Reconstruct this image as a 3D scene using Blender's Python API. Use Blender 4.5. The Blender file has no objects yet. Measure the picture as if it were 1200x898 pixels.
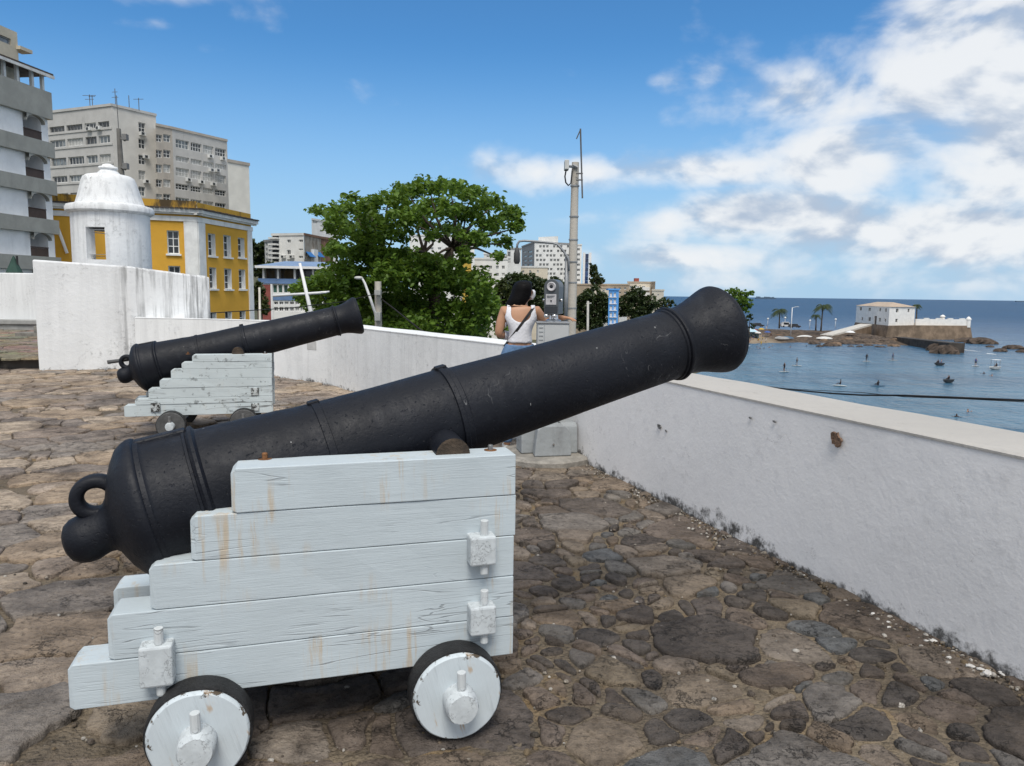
import bpy, bmesh, math, random
import numpy as np
from mathutils import Vector, Matrix, Euler
from mathutils.bvhtree import BVHTree
PI = math.pi
scene = bpy.context.scene
COL = scene.collection
R_ = random.Random(7)

# ------------------------------------------------------------------ camera
F, CX, CY, HC = 873.0, 600.0, 449.0, 1.45
PITCH, ROLL = math.radians(6.8), math.radians(.72)
_f = np.array([0, math.cos(PITCH), -math.sin(PITCH)])
_r0 = np.array([1., 0, 0]); _u0 = np.array([0, math.sin(PITCH), math.cos(PITCH)])
_r = math.cos(ROLL) * _r0 + math.sin(ROLL) * _u0
_u = math.cos(ROLL) * _u0 - math.sin(ROLL) * _r0
EYE = np.array([0, 0, HC])
def ray(x, y): return _f + _r * (x - CX) / F - _u * (y - CY) / F
def aty(x, y, Y):
    d = ray(x, y); return EYE + d * (Y / d[1])
def atz(x, y, z):
    d = ray(x, y); return EYE + d * ((z - HC) / d[2])
def onwall(P1, P2, x, y):
    """sight line met with the vertical plane P1-P2: (distance along it, height)"""
    P1 = np.array(P1[:2]); P2 = np.array(P2[:2]); L = np.linalg.norm(P2 - P1); t = (P2 - P1) / L
    n = np.array([-t[1], t[0]]); d = ray(x, y)
    k = (P1 @ n) / (d[:2] @ n); Q = EYE + d * k
    return (Q[:2] - P1) @ t, Q[2]

cam = bpy.data.cameras.new('camera'); camo = bpy.data.objects.new('camera', cam); COL.objects.link(camo)
cam.sensor_fit = 'HORIZONTAL'; cam.sensor_width = 36; cam.lens = 36 * F / 1200
cam.clip_start = .05; cam.clip_end = 90000
camo.matrix_world = Matrix(((_r[0], _u[0], -_f[0], 0), (_r[1], _u[1], -_f[1], 0), (_r[2], _u[2], -_f[2], HC), (0, 0, 0, 1)))
scene.camera = camo

# ------------------------------------------------------------------ node helpers
class NT:
    def __init__(s, nt): s.nt = nt; s.N = nt.nodes; s.L = nt.links
    def new(s, t, **k):
        n = s.N.new(t)
        for a, v in k.items(): setattr(n, a, v)
        return n
    def put(s, sock, v):
        if v is None: return
        if isinstance(v, bpy.types.NodeSocket): s.L.new(v, sock)
        else:
            if isinstance(v, (tuple, list)) and sock.type == 'RGBA' and len(v) == 3: v = (*v, 1)
            sock.default_value = v
    def math(s, op, a, b=None, c=None, clamp=False):
        n = s.new('ShaderNodeMath', operation=op, use_clamp=clamp)
        s.put(n.inputs[0], a); s.put(n.inputs[1], b)
        if c is not None: s.put(n.inputs[2], c)
        return n.outputs[0]
    def mix(s, f, a, b, mode='MIX'):
        n = s.new('ShaderNodeMix', data_type='RGBA', blend_type=mode)
        s.put(n.inputs[0], f); s.put(n.inputs[6], a); s.put(n.inputs[7], b); return n.outputs[2]
    def ramp(s, v, lo, hi, a=0., b=1., smooth=True):
        n = s.new('ShaderNodeMapRange', interpolation_type='SMOOTHSTEP' if smooth else 'LINEAR')
        s.put(n.inputs[0], v); n.inputs[1].default_value = lo; n.inputs[2].default_value = hi
        n.inputs[3].default_value = a; n.inputs[4].default_value = b; return n.outputs[0]
    def noise(s, vec, scale, detail=4, rough=.55, dist=0., stretch=None, out=0, dims=None):
        if stretch is not None:
            m = s.new('ShaderNodeMapping'); s.put(m.inputs[0], vec); m.inputs[3].default_value = stretch; vec = m.outputs[0]
        n = s.new('ShaderNodeTexNoise'); s.put(n.inputs['Vector'], vec); n.inputs['Scale'].default_value = scale
        n.inputs['Detail'].default_value = detail; n.inputs['Roughness'].default_value = rough; n.inputs['Distortion'].default_value = dist
        return n.outputs[out]
    def voro(s, vec, scale, feature='F1', out='Distance', stretch=None):
        if stretch is not None:
            m = s.new('ShaderNodeMapping'); s.put(m.inputs[0], vec); m.inputs[3].default_value = stretch; vec = m.outputs[0]
        n = s.new('ShaderNodeTexVoronoi', feature=feature); s.put(n.inputs['Vector'], vec); n.inputs['Scale'].default_value = scale
        return n.outputs[out]
    def bump(s, h, strength, dist, normal=None):
        n = s.new('ShaderNodeBump'); s.put(n.inputs['Height'], h); n.inputs['Strength'].default_value = strength
        n.inputs['Distance'].default_value = dist
        if normal is not None: s.put(n.inputs['Normal'], normal)
        return n.outputs[0]
    def xyz(s, v):
        n = s.new('ShaderNodeSeparateXYZ'); s.put(n.inputs[0], v); return n.outputs
def newmat(name):
    m = bpy.data.materials.new(name); m.use_nodes = True; nt = NT(m.node_tree)
    b = nt.N['Principled BSDF']; tc = nt.new('ShaderNodeTexCoord').outputs
    return m, nt, b, tc
def setp(nt, b, **k):
    mp = dict(color='Base Color', rough='Roughness', metal='Metallic', spec='Specular IOR Level', normal='Normal', alpha='Alpha',
              trans='Transmission Weight', sss='Subsurface Weight', sheen='Sheen Weight')
    for a, v in k.items(): nt.put(b.inputs[mp[a]], v)

def plain(name, col, rough=.7, var=.18, scale=3., bump=.0, bscale=40., metal=0., spec=.4, dirt=0.):
    """a colour with soft blotches, a little dirt and a fine relief"""
    m, nt, b, tc = newmat(name); o = tc['Object']
    n1 = nt.noise(o, scale, 5, .6); n2 = nt.noise(o, scale * 7, 3, .6)
    lo = tuple(c * (1 - var) for c in col); hi = tuple(min(1, c * (1 + var)) for c in col)
    c = nt.mix(nt.ramp(n1, .3, .7), lo, hi)
    c = nt.mix(nt.ramp(n2, .3, .75, 0, var), c, tuple(x * .6 for x in col))
    if dirt:
        st = nt.noise(o, 1.2, 6, .65, stretch=(2.2, 2.2, .25))
        c = nt.mix(nt.ramp(st, .52, .78, 0, dirt), c, tuple(x * .3 for x in col))
    setp(nt, b, color=c, rough=rough, metal=metal, spec=spec)
    if bump: setp(nt, b, normal=nt.bump(nt.noise(o, bscale, 5, .6), bump, .02))
    return m

# ------------------------------------------------------------------ mesh builder
class MB:
    def __init__(s): s.v = []; s.f = []; s.m = []
    def add(s, vs, fs, mi=0):
        k = len(s.v); s.v += [tuple(map(float, p)) for p in vs]
        for f in fs: s.f.append(tuple(i + k for i in f)); s.m.append(mi)
        return s
    def hexa(s, p, mi=0):  # 8 points: bottom ring 0-3, top ring 4-7
        return s.add(p, [(3, 2, 1, 0), (4, 5, 6, 7), (0, 1, 5, 4), (1, 2, 6, 5), (2, 3, 7, 6), (3, 0, 4, 7)], mi)
    def box(s, x0, x1, y0, y1, z0, z1, mi=0, M=None):
        p = [(x0, y0, z0), (x1, y0, z0), (x1, y1, z0), (x0, y1, z0), (x0, y0, z1), (x1, y0, z1), (x1, y1, z1), (x0, y1, z1)]
        if M is not None: p = [M @ Vector(q) for q in p]
        return s.hexa(p, mi)
    def prism(s, poly, z0, z1, mi=0):
        n = len(poly); v = [(q[0], q[1], z0) for q in poly] + [(q[0], q[1], z1) for q in poly]
        f = [tuple(range(n - 1, -1, -1)), tuple(range(n, 2 * n))] + [(i, (i + 1) % n, n + (i + 1) % n, n + i) for i in range(n)]
        return s.add(v, f, mi)
    def wallbox(s, P1, P2, u0, u1, o0, o1, z0, z1, mi=0):
        """box on a wall line: u along, o outward (right-hand side of P1->P2), z"""
        P1 = np.array(P1[:2], float); P2 = np.array(P2[:2], float); t = (P2 - P1) / np.linalg.norm(P2 - P1); n = np.array([t[1], -t[0]])
        q = [P1 + t * u + n * o for u, o in ((u0, o0), (u1, o0), (u1, o1), (u0, o1))]
        if o1 > o0: q = q[::-1]
        return s.hexa([(*a, z0) for a in q] + [(*a, z1) for a in q], mi)
    def tube(s, pts, r, n=8, mi=0, caps=True):
        pts = [Vector(p) for p in pts]; N = len(pts); rr = r if hasattr(r, '__len__') else [r] * N
        d0 = (pts[1] - pts[0]).normalized(); up = Vector((0, 0, 1)) if abs(d0.z) < .9 else Vector((1, 0, 0))
        a = d0.cross(up).normalized(); vs = []; fs = []
        for i, p in enumerate(pts):
            d = (pts[min(i + 1, N - 1)] - pts[max(i - 1, 0)]).normalized()
            a = (a - d * a.dot(d)).normalized(); b = d.cross(a)
            for k in range(n):
                t = 2 * PI * k / n; vs.append(p + (a * math.cos(t) + b * math.sin(t)) * rr[i])
        for i in range(N - 1):
            for k in range(n):
                k2 = (k + 1) % n; fs.append((i * n + k, i * n + k2, (i + 1) * n + k2, (i + 1) * n + k))
        if caps: fs.append(tuple(range(n - 1, -1, -1))); fs.append(tuple(range((N - 1) * n, N * n)))
        return s.add(vs, fs, mi)
    def lathe(s, prof, n=24, M=None, mi=0, caps=True, wob=None):
        """profile [(r, z)] turned about z, then moved by M"""
        vs = []; fs = []; N = len(prof)
        for i, (r, z) in enumerate(prof):
            for k in range(n):
                t = 2 * PI * k / n; q = r * (1 + (wob(t, z) if wob else 0))
                p = Vector((q * math.cos(t), q * math.sin(t), z)); vs.append(M @ p if M is not None else p)
        for i in range(N - 1):
            for k in range(n):
                k2 = (k + 1) % n; fs.append((i * n + k, i * n + k2, (i + 1) * n + k2, (i + 1) * n + k))
        if caps: fs.append(tuple(range(n - 1, -1, -1))); fs.append(tuple(range((N - 1) * n, N * n)))
        return s.add(vs, fs, mi)
    def ball(s, c, r, n=10, mi=0, sc=(1, 1, 1)):
        prof = [(r * math.sin(PI * i / (n // 2 + 1)), -r * math.cos(PI * i / (n // 2 + 1))) for i in range(1, n // 2 + 1)]
        M = Matrix.Translation(Vector(c)) @ Matrix.Diagonal((*sc, 1)); return s.lathe(prof, n, M, mi)
    def facade(s, P1, P2, z0, z1, holes, depth=.2, mi=0, rmi=None):
        """wall sheet from P1 to P2 with real openings (u0,u1,z0,z1), each with reveals going in by depth"""
        P1 = np.array(P1[:2], float); P2 = np.array(P2[:2], float); L = np.linalg.norm(P2 - P1); t = (P2 - P1) / L; n = np.array([t[1], -t[0]])
        us = sorted({0., L, *[max(0, min(L, h[i])) for h in holes for i in (0, 1)]}); zs = sorted({z0, z1, *[max(z0, min(z1, h[i])) for h in holes for i in (2, 3)]})
        P = lambda u, z, o=0: (*(P1 + t * u + n * o), z)
        for a, b in zip(us, us[1:]):
            for c, d in zip(zs, zs[1:]):
                um, zm = (a + b) / 2, (c + d) / 2
                if any(h[0] < um < h[1] and h[2] < zm < h[3] for h in holes): continue
                s.add([P(a, c), P(b, c), P(b, d), P(a, d)], [(0, 1, 2, 3)], mi)
        r = mi if rmi is None else rmi
        for (a, b, c, d) in holes:
            A = [P(a, c), P(b, c), P(b, d), P(a, d)]; B = [P(a, c, -depth), P(b, c, -depth), P(b, d, -depth), P(a, d, -depth)]
            s.add(A + B, [(0, 4, 5, 1), (1, 5, 6, 2), (2, 6, 7, 3), (3, 7, 4, 0)], r)
        return s
    def build(s, name, mats, parent=None, origin=None, smooth=False, bevel=0, sharp=None, **props):
        me = bpy.data.meshes.new(name)
        v = s.v if origin is None else [(p[0] - origin[0], p[1] - origin[1], p[2] - origin[2]) for p in s.v]
        me.from_pydata(v, [], s.f)
        for m in (mats if isinstance(mats, (list, tuple)) else [mats]): me.materials.append(m)
        me.polygons.foreach_set('material_index', s.m)
        if smooth: me.polygons.foreach_set('use_smooth', [True] * len(me.polygons))
        me.validate(); me.update()
        if smooth and sharp: me.set_sharp_from_angle(angle=math.radians(sharp))
        o = bpy.data.objects.new(name, me); COL.objects.link(o)
        if parent is not None: o.parent = parent
        elif origin is not None: o.location = origin
        if bevel:
            b = o.modifiers.new('bevel', 'BEVEL'); b.width = bevel; b.segments = 2; b.limit_method = 'ANGLE'; b.angle_limit = math.radians(40)
        for k, val in props.items(): o[k] = val
        return o
def thing(name, label, cat, loc=(0, 0, 0), rz=0, group=None):
    o = bpy.data.objects.new(name, None); COL.objects.link(o); o.location = loc; o.rotation_euler = (0, 0, rz); o.empty_display_size = .1
    o['label'] = label; o['category'] = cat
    if group: o['group'] = group
    return o
def tag(o, label=None, cat=None, group=None, kind=None):
    if label: o['label'] = label
    if cat: o['category'] = cat
    if group: o['group'] = group
    if kind: o['kind'] = kind
    return o
def copy_tree(o, parent=None):
    c = o.copy(); COL.objects.link(c)
    if parent is not None: c.parent = parent
    for ch in list(o.children): copy_tree(ch, c)
    return c

# ------------------------------------------------------------------ materials
def streak_mask(nt, o): return 1.0
def mat_plaster(name, col, grime=.5, base_z=None, streak=0., peel=0., bump=.5, warm=(.55, .5, .42)):
    """limewashed masonry: uneven coats, hairline cracks, mould at the foot, run-down streaks, peeled patches"""
    m, nt, b, tc = newmat(name); o = tc['Object']; z = nt.xyz(o)[2]
    n1 = nt.noise(o, .9, 6, .6); n2 = nt.noise(o, 7, 6, .65); n3 = nt.noise(o, 45, 4, .6)
    c = nt.mix(nt.ramp(n1, .3, .7), tuple(x * .9 for x in col), col)
    c = nt.mix(nt.ramp(n2, .45, .8, 0, .35), c, tuple(x * w for x, w in zip(col, (.84, .84, .86))))
    ed = nt.voro(nt.mix(.35, o, nt.noise(o, 2.2, 7, .7, out=1)), 1.5, 'DISTANCE_TO_EDGE')
    crack = nt.math('MULTIPLY', nt.ramp(ed, .0, .004, 1, 0), nt.ramp(nt.noise(o, 2.6, 5, .65), .53, .62))
    c = nt.mix(nt.math('MULTIPLY', crack, .4), c, tuple(x * .35 for x in col))
    if grime:
        sp = nt.noise(o, 14, 8, .72); g = nt.ramp(sp, .50, .74); g2 = nt.ramp(nt.noise(o, 1.3, 5, .65), .46, .68)
        c = nt.mix(nt.math('MULTIPLY', nt.math('MULTIPLY', g, g2), grime), c, (.16, .16, .15))
    if base_z is not None:
        hgt = nt.math('SUBTRACT', z, base_z); nn = nt.noise(o, 9, 8, .75); nl = nt.noise(o, 1.1, 3, .5)
        reach = nt.math('MULTIPLY', nt.ramp(nl, .3, .75, .3, 1.), .23)
        k = nt.math('SUBTRACT', nt.math('DIVIDE', hgt, reach), nt.ramp(nn, .25, .75, -.6, 1.0, False))
        k = nt.ramp(k, -.35, .3, 1, 0); c = nt.mix(nt.math('MULTIPLY', k, .93), c, (.035, .033, .03))
    if streak:
        st = nt.noise(o, 3.2, 7, .7, stretch=(2.4, 2.4, .12)); g2 = nt.math('MULTIPLY', nt.ramp(nt.noise(o, .7, 3, .6), .26, .5), streak_mask(nt, o))
        c = nt.mix(nt.math('MULTIPLY', nt.math('MULTIPLY', nt.ramp(st, .45, .62), g2), streak), c, (.1, .1, .1))
    if peel:
        pn = nt.noise(o, 5, 6, .7); pm = nt.ramp(nt.math('MULTIPLY', pn, nt.ramp(nt.noise(o, .8, 2), .3, .7, .75, 1.05)), .60, .62)
        c = nt.mix(nt.math('MULTIPLY', pm, peel), c, warm)
    h = nt.math('ADD', nt.math('MULTIPLY', n2, .7), nt.math('MULTIPLY', n3, .25)); h = nt.math('SUBTRACT', h, nt.math('MULTIPLY', crack, .5))
    setp(nt, b, color=c, rough=.85, spec=.25, normal=nt.bump(h, bump, .03))
    return m

def mat_iron():
    m, nt, b, tc = newmat('black_painted_iron'); o = tc['Object']
    n1 = nt.noise(o, 2.2, 5, .6); n2 = nt.noise(o, 16, 6, .7); n3 = nt.noise(o, 90, 4, .6)
    c = nt.mix(nt.ramp(n1, .3, .7), (.0040, .0050, .0088), (.0084, .0100, .0155))
    mot = nt.noise(o, 7, 8, .75, .4); c = nt.mix(nt.ramp(mot, .5, .72, 0, .7), c, (.0185, .0205, .0270)); pit = nt.ramp(nt.noise(o, 70, 3, .6), .62, .72, 0, 1)
    c = nt.mix(nt.ramp(n2, .55, .8, 0, .35), c, (.022, .024, .029))
    sv = nt.voro(nt.mix(.25, o, nt.noise(o, 6, 4, .6, out=1)), 2.6, 'DISTANCE_TO_EDGE')
    sc = nt.math('MULTIPLY', nt.ramp(sv, 0, .006, 1, 0), nt.ramp(nt.noise(o, 3.5, 4, .6), .61, .67))
    fl = nt.ramp(nt.noise(o, 55, 3, .5), .74, .78); fl = nt.math('MULTIPLY', fl, nt.ramp(nt.noise(o, 4, 2), .5, .6))
    c = nt.mix(nt.math('MAXIMUM', nt.math('MULTIPLY', sc, .6), fl), c, (.3, .3, .3))
    setp(nt, b, color=c, rough=nt.ramp(n2, .3, .8, .46, .68), spec=.27,
         normal=nt.bump(nt.math('SUBTRACT', nt.math('ADD', nt.math('MULTIPLY', n2, .6), nt.math('MULTIPLY', n3, .35)), nt.math('MULTIPLY', pit, .5)), .5, .009))
    return m
def mat_wood(name, col, axis=(.6, 9, 9), rust=.6, dark=.0, crack=.8):
    """painted timber: grain along x, drying cracks, rust runs"""
    m, nt, b, tc = newmat(name); o = tc['Object']
    g = nt.noise(o, 3.2, 6, .62, stretch=axis); g2 = nt.noise(o, 26, 4, .6, stretch=axis); n1 = nt.noise(o, 2.5, 5, .6)
    c = nt.mix(nt.ramp(n1, .3, .72), tuple(x * .9 for x in col), col)
    c = nt.mix(nt.ramp(g2, .45, .8, 0, .3), c, tuple(x * .78 for x in col))
    cv = nt.noise(o, 2.3, 3, .5, dist=.4, stretch=(.45, 5.2, 5.2)); ck = nt.math('ABSOLUTE', nt.math('SUBTRACT', cv, .5))
    ck = nt.math('MULTIPLY', nt.ramp(ck, .002, .009, 1, 0), nt.ramp(nt.noise(o, 2.1, 4, .6), .47, .56))
    c = nt.mix(nt.math('MULTIPLY', ck, crack), c, (.11, .11, .11))
    cw = nt.noise(o, 3.1, 3, .5, dist=.2, stretch=(.12, 4.5, 4.5)); c2 = nt.math('MULTIPLY', nt.ramp(nt.math('ABSOLUTE', nt.math('SUBTRACT', cw, .5)), .001, .006, 1, 0), nt.ramp(nt.noise(o, 1.3, 5, .65), .40, .55)); c = nt.mix(nt.math('MULTIPLY', c2, crack * .75), c, (.16, .17, .18))
    if rust:
        rs = nt.noise(o, 9, 5, .7, stretch=(3.2, 3.2, .22)); rm = nt.ramp(nt.noise(o, 2.6, 3, .6), .46, .62)
        c = nt.mix(nt.math('MULTIPLY', nt.math('MULTIPLY', nt.ramp(rs, .5, .66), rm), rust), c, (.5, .33, .14))
    if dark:
        lo_ = .56 if dark < .9 else .47
        dn = nt.ramp(nt.noise(o, 11 if dark < .9 else 16, 7, .75), lo_, lo_ + .07); c = nt.mix(nt.math('MULTIPLY', dn, dark), c, (.03, .028, .025))
    h = nt.math('SUBTRACT', nt.math('ADD', nt.math('MULTIPLY', g, .35), nt.math('MULTIPLY', g2, .22)), nt.math('MULTIPLY', nt.math('MAXIMUM', ck, c2), .6))
    setp(nt, b, color=c, rough=.55, spec=.3, normal=nt.bump(h, .4, .010))
    return m
def mat_endgrain(name, col):
    m, nt, b, tc = newmat(name); o = tc['Object']
    n = nt.noise(o, 30, 5, .65); v = nt.voro(nt.mix(.15, o, nt.noise(o, 14, 5, .7, out=1)), 22, 'DISTANCE_TO_EDGE')
    ck = nt.math('MULTIPLY', nt.ramp(v, .0, .035, 1, 0), nt.ramp(nt.noise(o, 18, 4, .6), .40, .54))
    c = nt.mix(nt.ramp(n, .3, .7), tuple(x * .84 for x in col), col); c = nt.mix(nt.math('MULTIPLY', ck, .55), c, (.12, .12, .12))
    setp(nt, b, color=c, rough=.65, spec=.25, normal=nt.bump(nt.math('SUBTRACT', nt.math('MULTIPLY', n, .4), ck), .45, .008)); return m
def mat_wheelface(col, wear=1.):
    """painted wooden disc, chipped to bare wood along the rim (y is the axle, so radius in x-z)"""
    m, nt, b, tc = newmat('wheel_disc_paint'); o = tc['Object']; x, y, z = nt.xyz(o)
    rad = nt.math('SQRT', nt.math('ADD', nt.math('MULTIPLY', x, x), nt.math('MULTIPLY', z, z)))
    n = nt.noise(o, 22, 6, .7); n1 = nt.noise(o, 5, 4, .6)
    c = nt.mix(nt.ramp(n1, .3, .7), tuple(q * .9 for q in col), col)
    e = nt.ramp(nt.math('ADD', rad, nt.ramp(n, .3, .72, -.036, .030, False)), .143, .148)
    c = nt.mix(e, c, (.09, .07, .05))
    gr = nt.noise(o, 8, 4, .6, stretch=(7, 7, .5)); c = nt.mix(nt.ramp(gr, .56, .72, 0, .35), c, tuple(q * .62 for q in col))
    rs = nt.math('MULTIPLY', nt.ramp(nt.noise(o, 9, 5, .7, stretch=(3, 3, .5)), .56, .66), nt.ramp(nt.noise(o, 8, 2), .5, .6))
    c = nt.mix(nt.math('MULTIPLY', rs, .7), c, (.42, .24, .08))
    setp(nt, b, color=c, rough=.6, spec=.3, normal=nt.bump(nt.math('SUBTRACT', gr, nt.math('MULTIPLY', e, .6)), .5, .006)); return m
def mat_glass(name, col=(.03, .035, .04), rough=.12):
    m, nt, b, tc = newmat(name); n = nt.noise(tc['Object'], .7, 3, .6)
    c = nt.mix(nt.ramp(n, .4, .6), tuple(x * .55 for x in col), tuple(x * 1.5 for x in col)); setp(nt, b, color=c, rough=rough, spec=.6); return m
def mat_leaf(name, a, b_, trans=.25):
    m, nt, b, tc = newmat(name)
    g = nt.new('ShaderNodeNewGeometry').outputs['Random Per Island']; n = nt.noise(tc['Object'], .55, 3, .6)
    c = nt.mix(g, a, b_); c = nt.mix(nt.ramp(n, .35, .7, 0, .5), c, tuple(x * 1.25 for x in b_))
    setp(nt, b, color=c, rough=.45, spec=.35)
    t = nt.new('ShaderNodeBsdfTranslucent'); nt.put(t.inputs[0], nt.mix(.5, c, (.16, .22, .02)))
    mx = nt.new('ShaderNodeMixShader'); mx.inputs[0].default_value = trans
    nt.L.new(b.outputs[0], mx.inputs[1]); nt.L.new(t.outputs[0], mx.inputs[2]); nt.L.new(mx.outputs[0], nt.N['Material Output'].inputs[0]); return m
def mat_stain(name, col, stain, thr=.5, amt=.9, vert=True):
    m, nt, b, tc = newmat(name); o = tc['Object']
    st = nt.noise(o, 1.1, 7, .72, stretch=(1.3, 1.3, .35) if vert else None)
    c = nt.mix(nt.ramp(nt.noise(o, .8, 4), .3, .7), tuple(x * .88 for x in col), col)
    c = nt.mix(nt.ramp(st, thr, thr + .16, 0, amt), c, stain); setp(nt, b, color=c, rough=.85, spec=.2, normal=nt.bump(nt.noise(o, 12, 5, .6), .3, .03)); return m

IRON = mat_iron()
WOOD = mat_wood('white_painted_timber', (.53, .595, .63), rust=.55, crack=.42)
WOOD_OLD = mat_wood('chipped_white_timber', (.56, .62, .635), dark=.55, rust=.1)
TENON_OLD = mat_wood('flaking_tenon_paint', (.5, .53, .53), dark=1., rust=0, axis=(9, 9, 2))
ENDG = mat_endgrain('split_end_grain_paint', (.57, .61, .63))
DISC = mat_wheelface((.58, .64, .675))
DISC_DARK = plain('grey_worn_disc', (.085, .085, .085), .7, .35, 9, .3, 60)
TYRE = plain('black_tyre_paint', (.016, .016, .017), .6, .5, 14, .5, 90)
PEG = mat_wood('white_peg_paint', (.6, .63, .64), axis=(9, 9, .6), rust=0, crack=.5)
RUST = plain('rusty_iron', (.2, .09, .035), .8, .45, 30, .4, 120)
STEEL = plain('dull_steel', (.25, .25, .25), .45, .2, 30, metal=.7)
RAWIRON = plain('worn_trunnion_end', (.062, .043, .028), .7, .55, 18, .5, 80)

# ------------------------------------------------------------------ cannons
def beam(mb, x0, x1, y0, y1, z0, z1, rr, ch=.016):
    """timber whose left end is chamfered, with slightly wandering faces"""
    j = lambda a: rr.uniform(-a, a)
    n = 7; vs = []; fs = []
    for i in range(n):
        t = i / (n - 1); x = x0 + (x1 - x0) * t
        e = ch if i == 0 else 0
        w = [j(.0022) for _ in range(4)]
        vs += [(x, y0 + e * .5 + w[0], z0 + e * .3), (x, y1 - e * .5 + w[1], z0 + e * .3), (x, y1 - e * .5 + w[2], z1 - e), (x, y0 + e * .5 + w[3], z1 - e)]
        if i == 1 and ch:
            for k in range(4): vs[-4 + k] = (x0 + ch, *vs[-4 + k][1:])
    for i in range(n - 1):
        for k in range(4): k2 = (k + 1) % 4; fs.append((4 * i + k, 4 * i + 4 + k, 4 * i + 4 + k2, 4 * i + k2))
    fs += [(0, 1, 2, 3), (4 * n - 1, 4 * n - 2, 4 * n - 3, 4 * n - 4)]
    mb.add(vs, fs)
YAX = Matrix.Rotation(-PI / 2, 4, 'X')   # lathe axis z -> y
def cannon(label, O, th, zs, lefts, wheels, anchor, yaw, el, sc, tenons, old=False, seed=1, rs=1., stretch=1.):
    rr = random.Random(seed)
    d = np.array([math.cos(th), math.sin(th)]); n = np.array([-math.sin(th), math.cos(th)])
    base = np.array(O) - d * .68 + n * .365
    root = thing('cannon', label, 'cannon', (base[0], base[1], 0), th, 'black cannons on the fort terrace')
    X = lambda s: s + .68
    Yn = lambda q: q - .365
    W = WOOD_OLD if old else WOOD
    for y0, y1, near in ((0, .128, True), (.602, .73, False)):
        mb = MB()
        for i in range(len(lefts)):
            dy = rr.uniform(-.004, .004)
            s0 = -lefts[i] - (0 if near else rr.uniform(-.01, .01))
            beam(mb, X(s0), X(rr.uniform(-.004, .003)), Yn(y0 + dy), Yn(y1 + dy), zs[i + 1] + .0012, zs[i] - .0008, rr)
        ck = mb.build('cheek', W, root, bevel=.0028)
        ysgn = -1 if near else 1; yo = Yn(y0) if near else Yn(y1)
        for (s, z, w, hgt) in tenons:
            bm = MB(); p = .055 if not old else .012; ya, yb = sorted((yo - ysgn * .01, yo + ysgn * p))
            bm.box(X(s) - w / 2, X(s) + w / 2, ya, yb, z - hgt / 2, z + hgt / 2)
            tn = bm.build('tenon', ENDG if not old else TENON_OLD, ck, bevel=.007 if not old else .003)
            if old: continue
            pg = MB(); yc = yo + ysgn * .03
            pg.tube([(X(s) + .008, yc, z - hgt / 2 - .035), (X(s) + .008, yc, z + hgt / 2 + .05)], .0135, 12)
            pg.build('peg', PEG if not old else DISC_DARK, ck, bevel=.002)
        for s, q, steel in ((-.80, .115, False), (-.066, .085, True)):
            bm = MB(); c = (X(s), Yn(q if near else .73 - q), zs[0])
            bm.lathe([(.022, -.004), (.022, .0012)], 16, Matrix.Translation(c), 0); bm.lathe([(.009, .0), (.009, .016), (.0075, .019)], 8, Matrix.Translation(c), 1)
            bm.build('bolt', [RUST, STEEL if steel else RUST], ck)
    # bed, transom and axles between the cheeks
    mb = MB(); mb.box(X(-1.08), X(-.3), Yn(.20), Yn(.53), .30, .40); mb.build('stool_bed', W, root, bevel=.006)
    mb = MB(); mb.box(X(-.20), X(-.10), Yn(.126), Yn(.604), .24, .62); mb.build('transom', W, root, bevel=.005)
    mb = MB(); bq = [(X(-.98), .40), (X(-.55), .40), (X(-.98), .58)]
    mb.hexa([(X(-1.0), Yn(.27), .40), (X(-.6), Yn(.27), .40), (X(-.6), Yn(.46), .40), (X(-1.0), Yn(.46), .40),
             (X(-1.0), Yn(.27), .49), (X(-.6), Yn(.27), .44), (X(-.6), Yn(.46), .44), (X(-1.0), Yn(.46), .49)]); mb.build('quoin', W, root, bevel=.004)
    for (s, zc, r) in wheels:
        mb = MB(); mb.box(X(s) - .05, X(s) + .05, Yn(-.005), Yn(.735), zc - .045, zs[-1] + .012); mb.build('axle', W, root, bevel=.004)
        for side in (-1, 1):
            yo = Yn(-.112) if side < 0 else Yn(.842)
            M = YAX if side > 0 else Matrix.Rotation(PI / 2, 4, 'X')
            ph = rr.uniform(0, 6)
            wb = lambda t, z, ph=ph: .006 * math.sin(3 * t + ph) + .003 * math.sin(7 * t + 2 * ph) + .002 * math.sin(17 * t + ph)
            wm = MB(); rf = r - .007
            wm.lathe([(.0, -.1), (rf * .98, -.1), (rf, -.09), (rf, -.012), (rf * .985, -.004), (rf * .955, 0), (rf * .6, 0.001), (.0, 0.001)], 72, M, caps=False, wob=wb)
            w = wm.build('wheel', DISC if not old else DISC_DARK, root, smooth=True, sharp=35); w.location = (X(s), yo, zc)
            w.rotation_euler = (0, rr.uniform(-.3, .3), 0)
            tm = MB(); tm.lathe([(rf * .9, -.097), (r * .99, -.097), (r, -.09), (r + .001, -.03), (r - .001, -.018), (rf * .985, -.016)], 72, M, caps=False, wob=wb)
            tm.build('tyre', TYRE, w, smooth=True, sharp=35)
            hm = MB(); wh = lambda t, z: .02 * math.sin(5 * t + 1) + .015 * math.sin(2 * t)
            hr = .053 if not old else .042
            hm.lathe([(hr, -.01), (hr * 1.02, .03), (hr * .98, .066), (hr * .88, .078), (hr * .4, .080), (.004, .0795)], 20, M, wob=wh)
            hb = hm.build('hub', ENDG, w, smooth=True, sharp=30); hb.rotation_euler = (0, -w.rotation_euler.y, 0)
            lm = MB(); yl = side * .045; lm.tube([(.002, yl, hr * .2), (.0, yl, hr + .058)], .0145, 12)
            lp = lm.build('linchpin', PEG if not old else STEEL, w, bevel=.002); lp.rotation_euler = (0, -w.rotation_euler.y, 0)
    # barrel: turned about its own axis (x of the barrel frame)
    a_s, a_n, a_z = anchor
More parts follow.
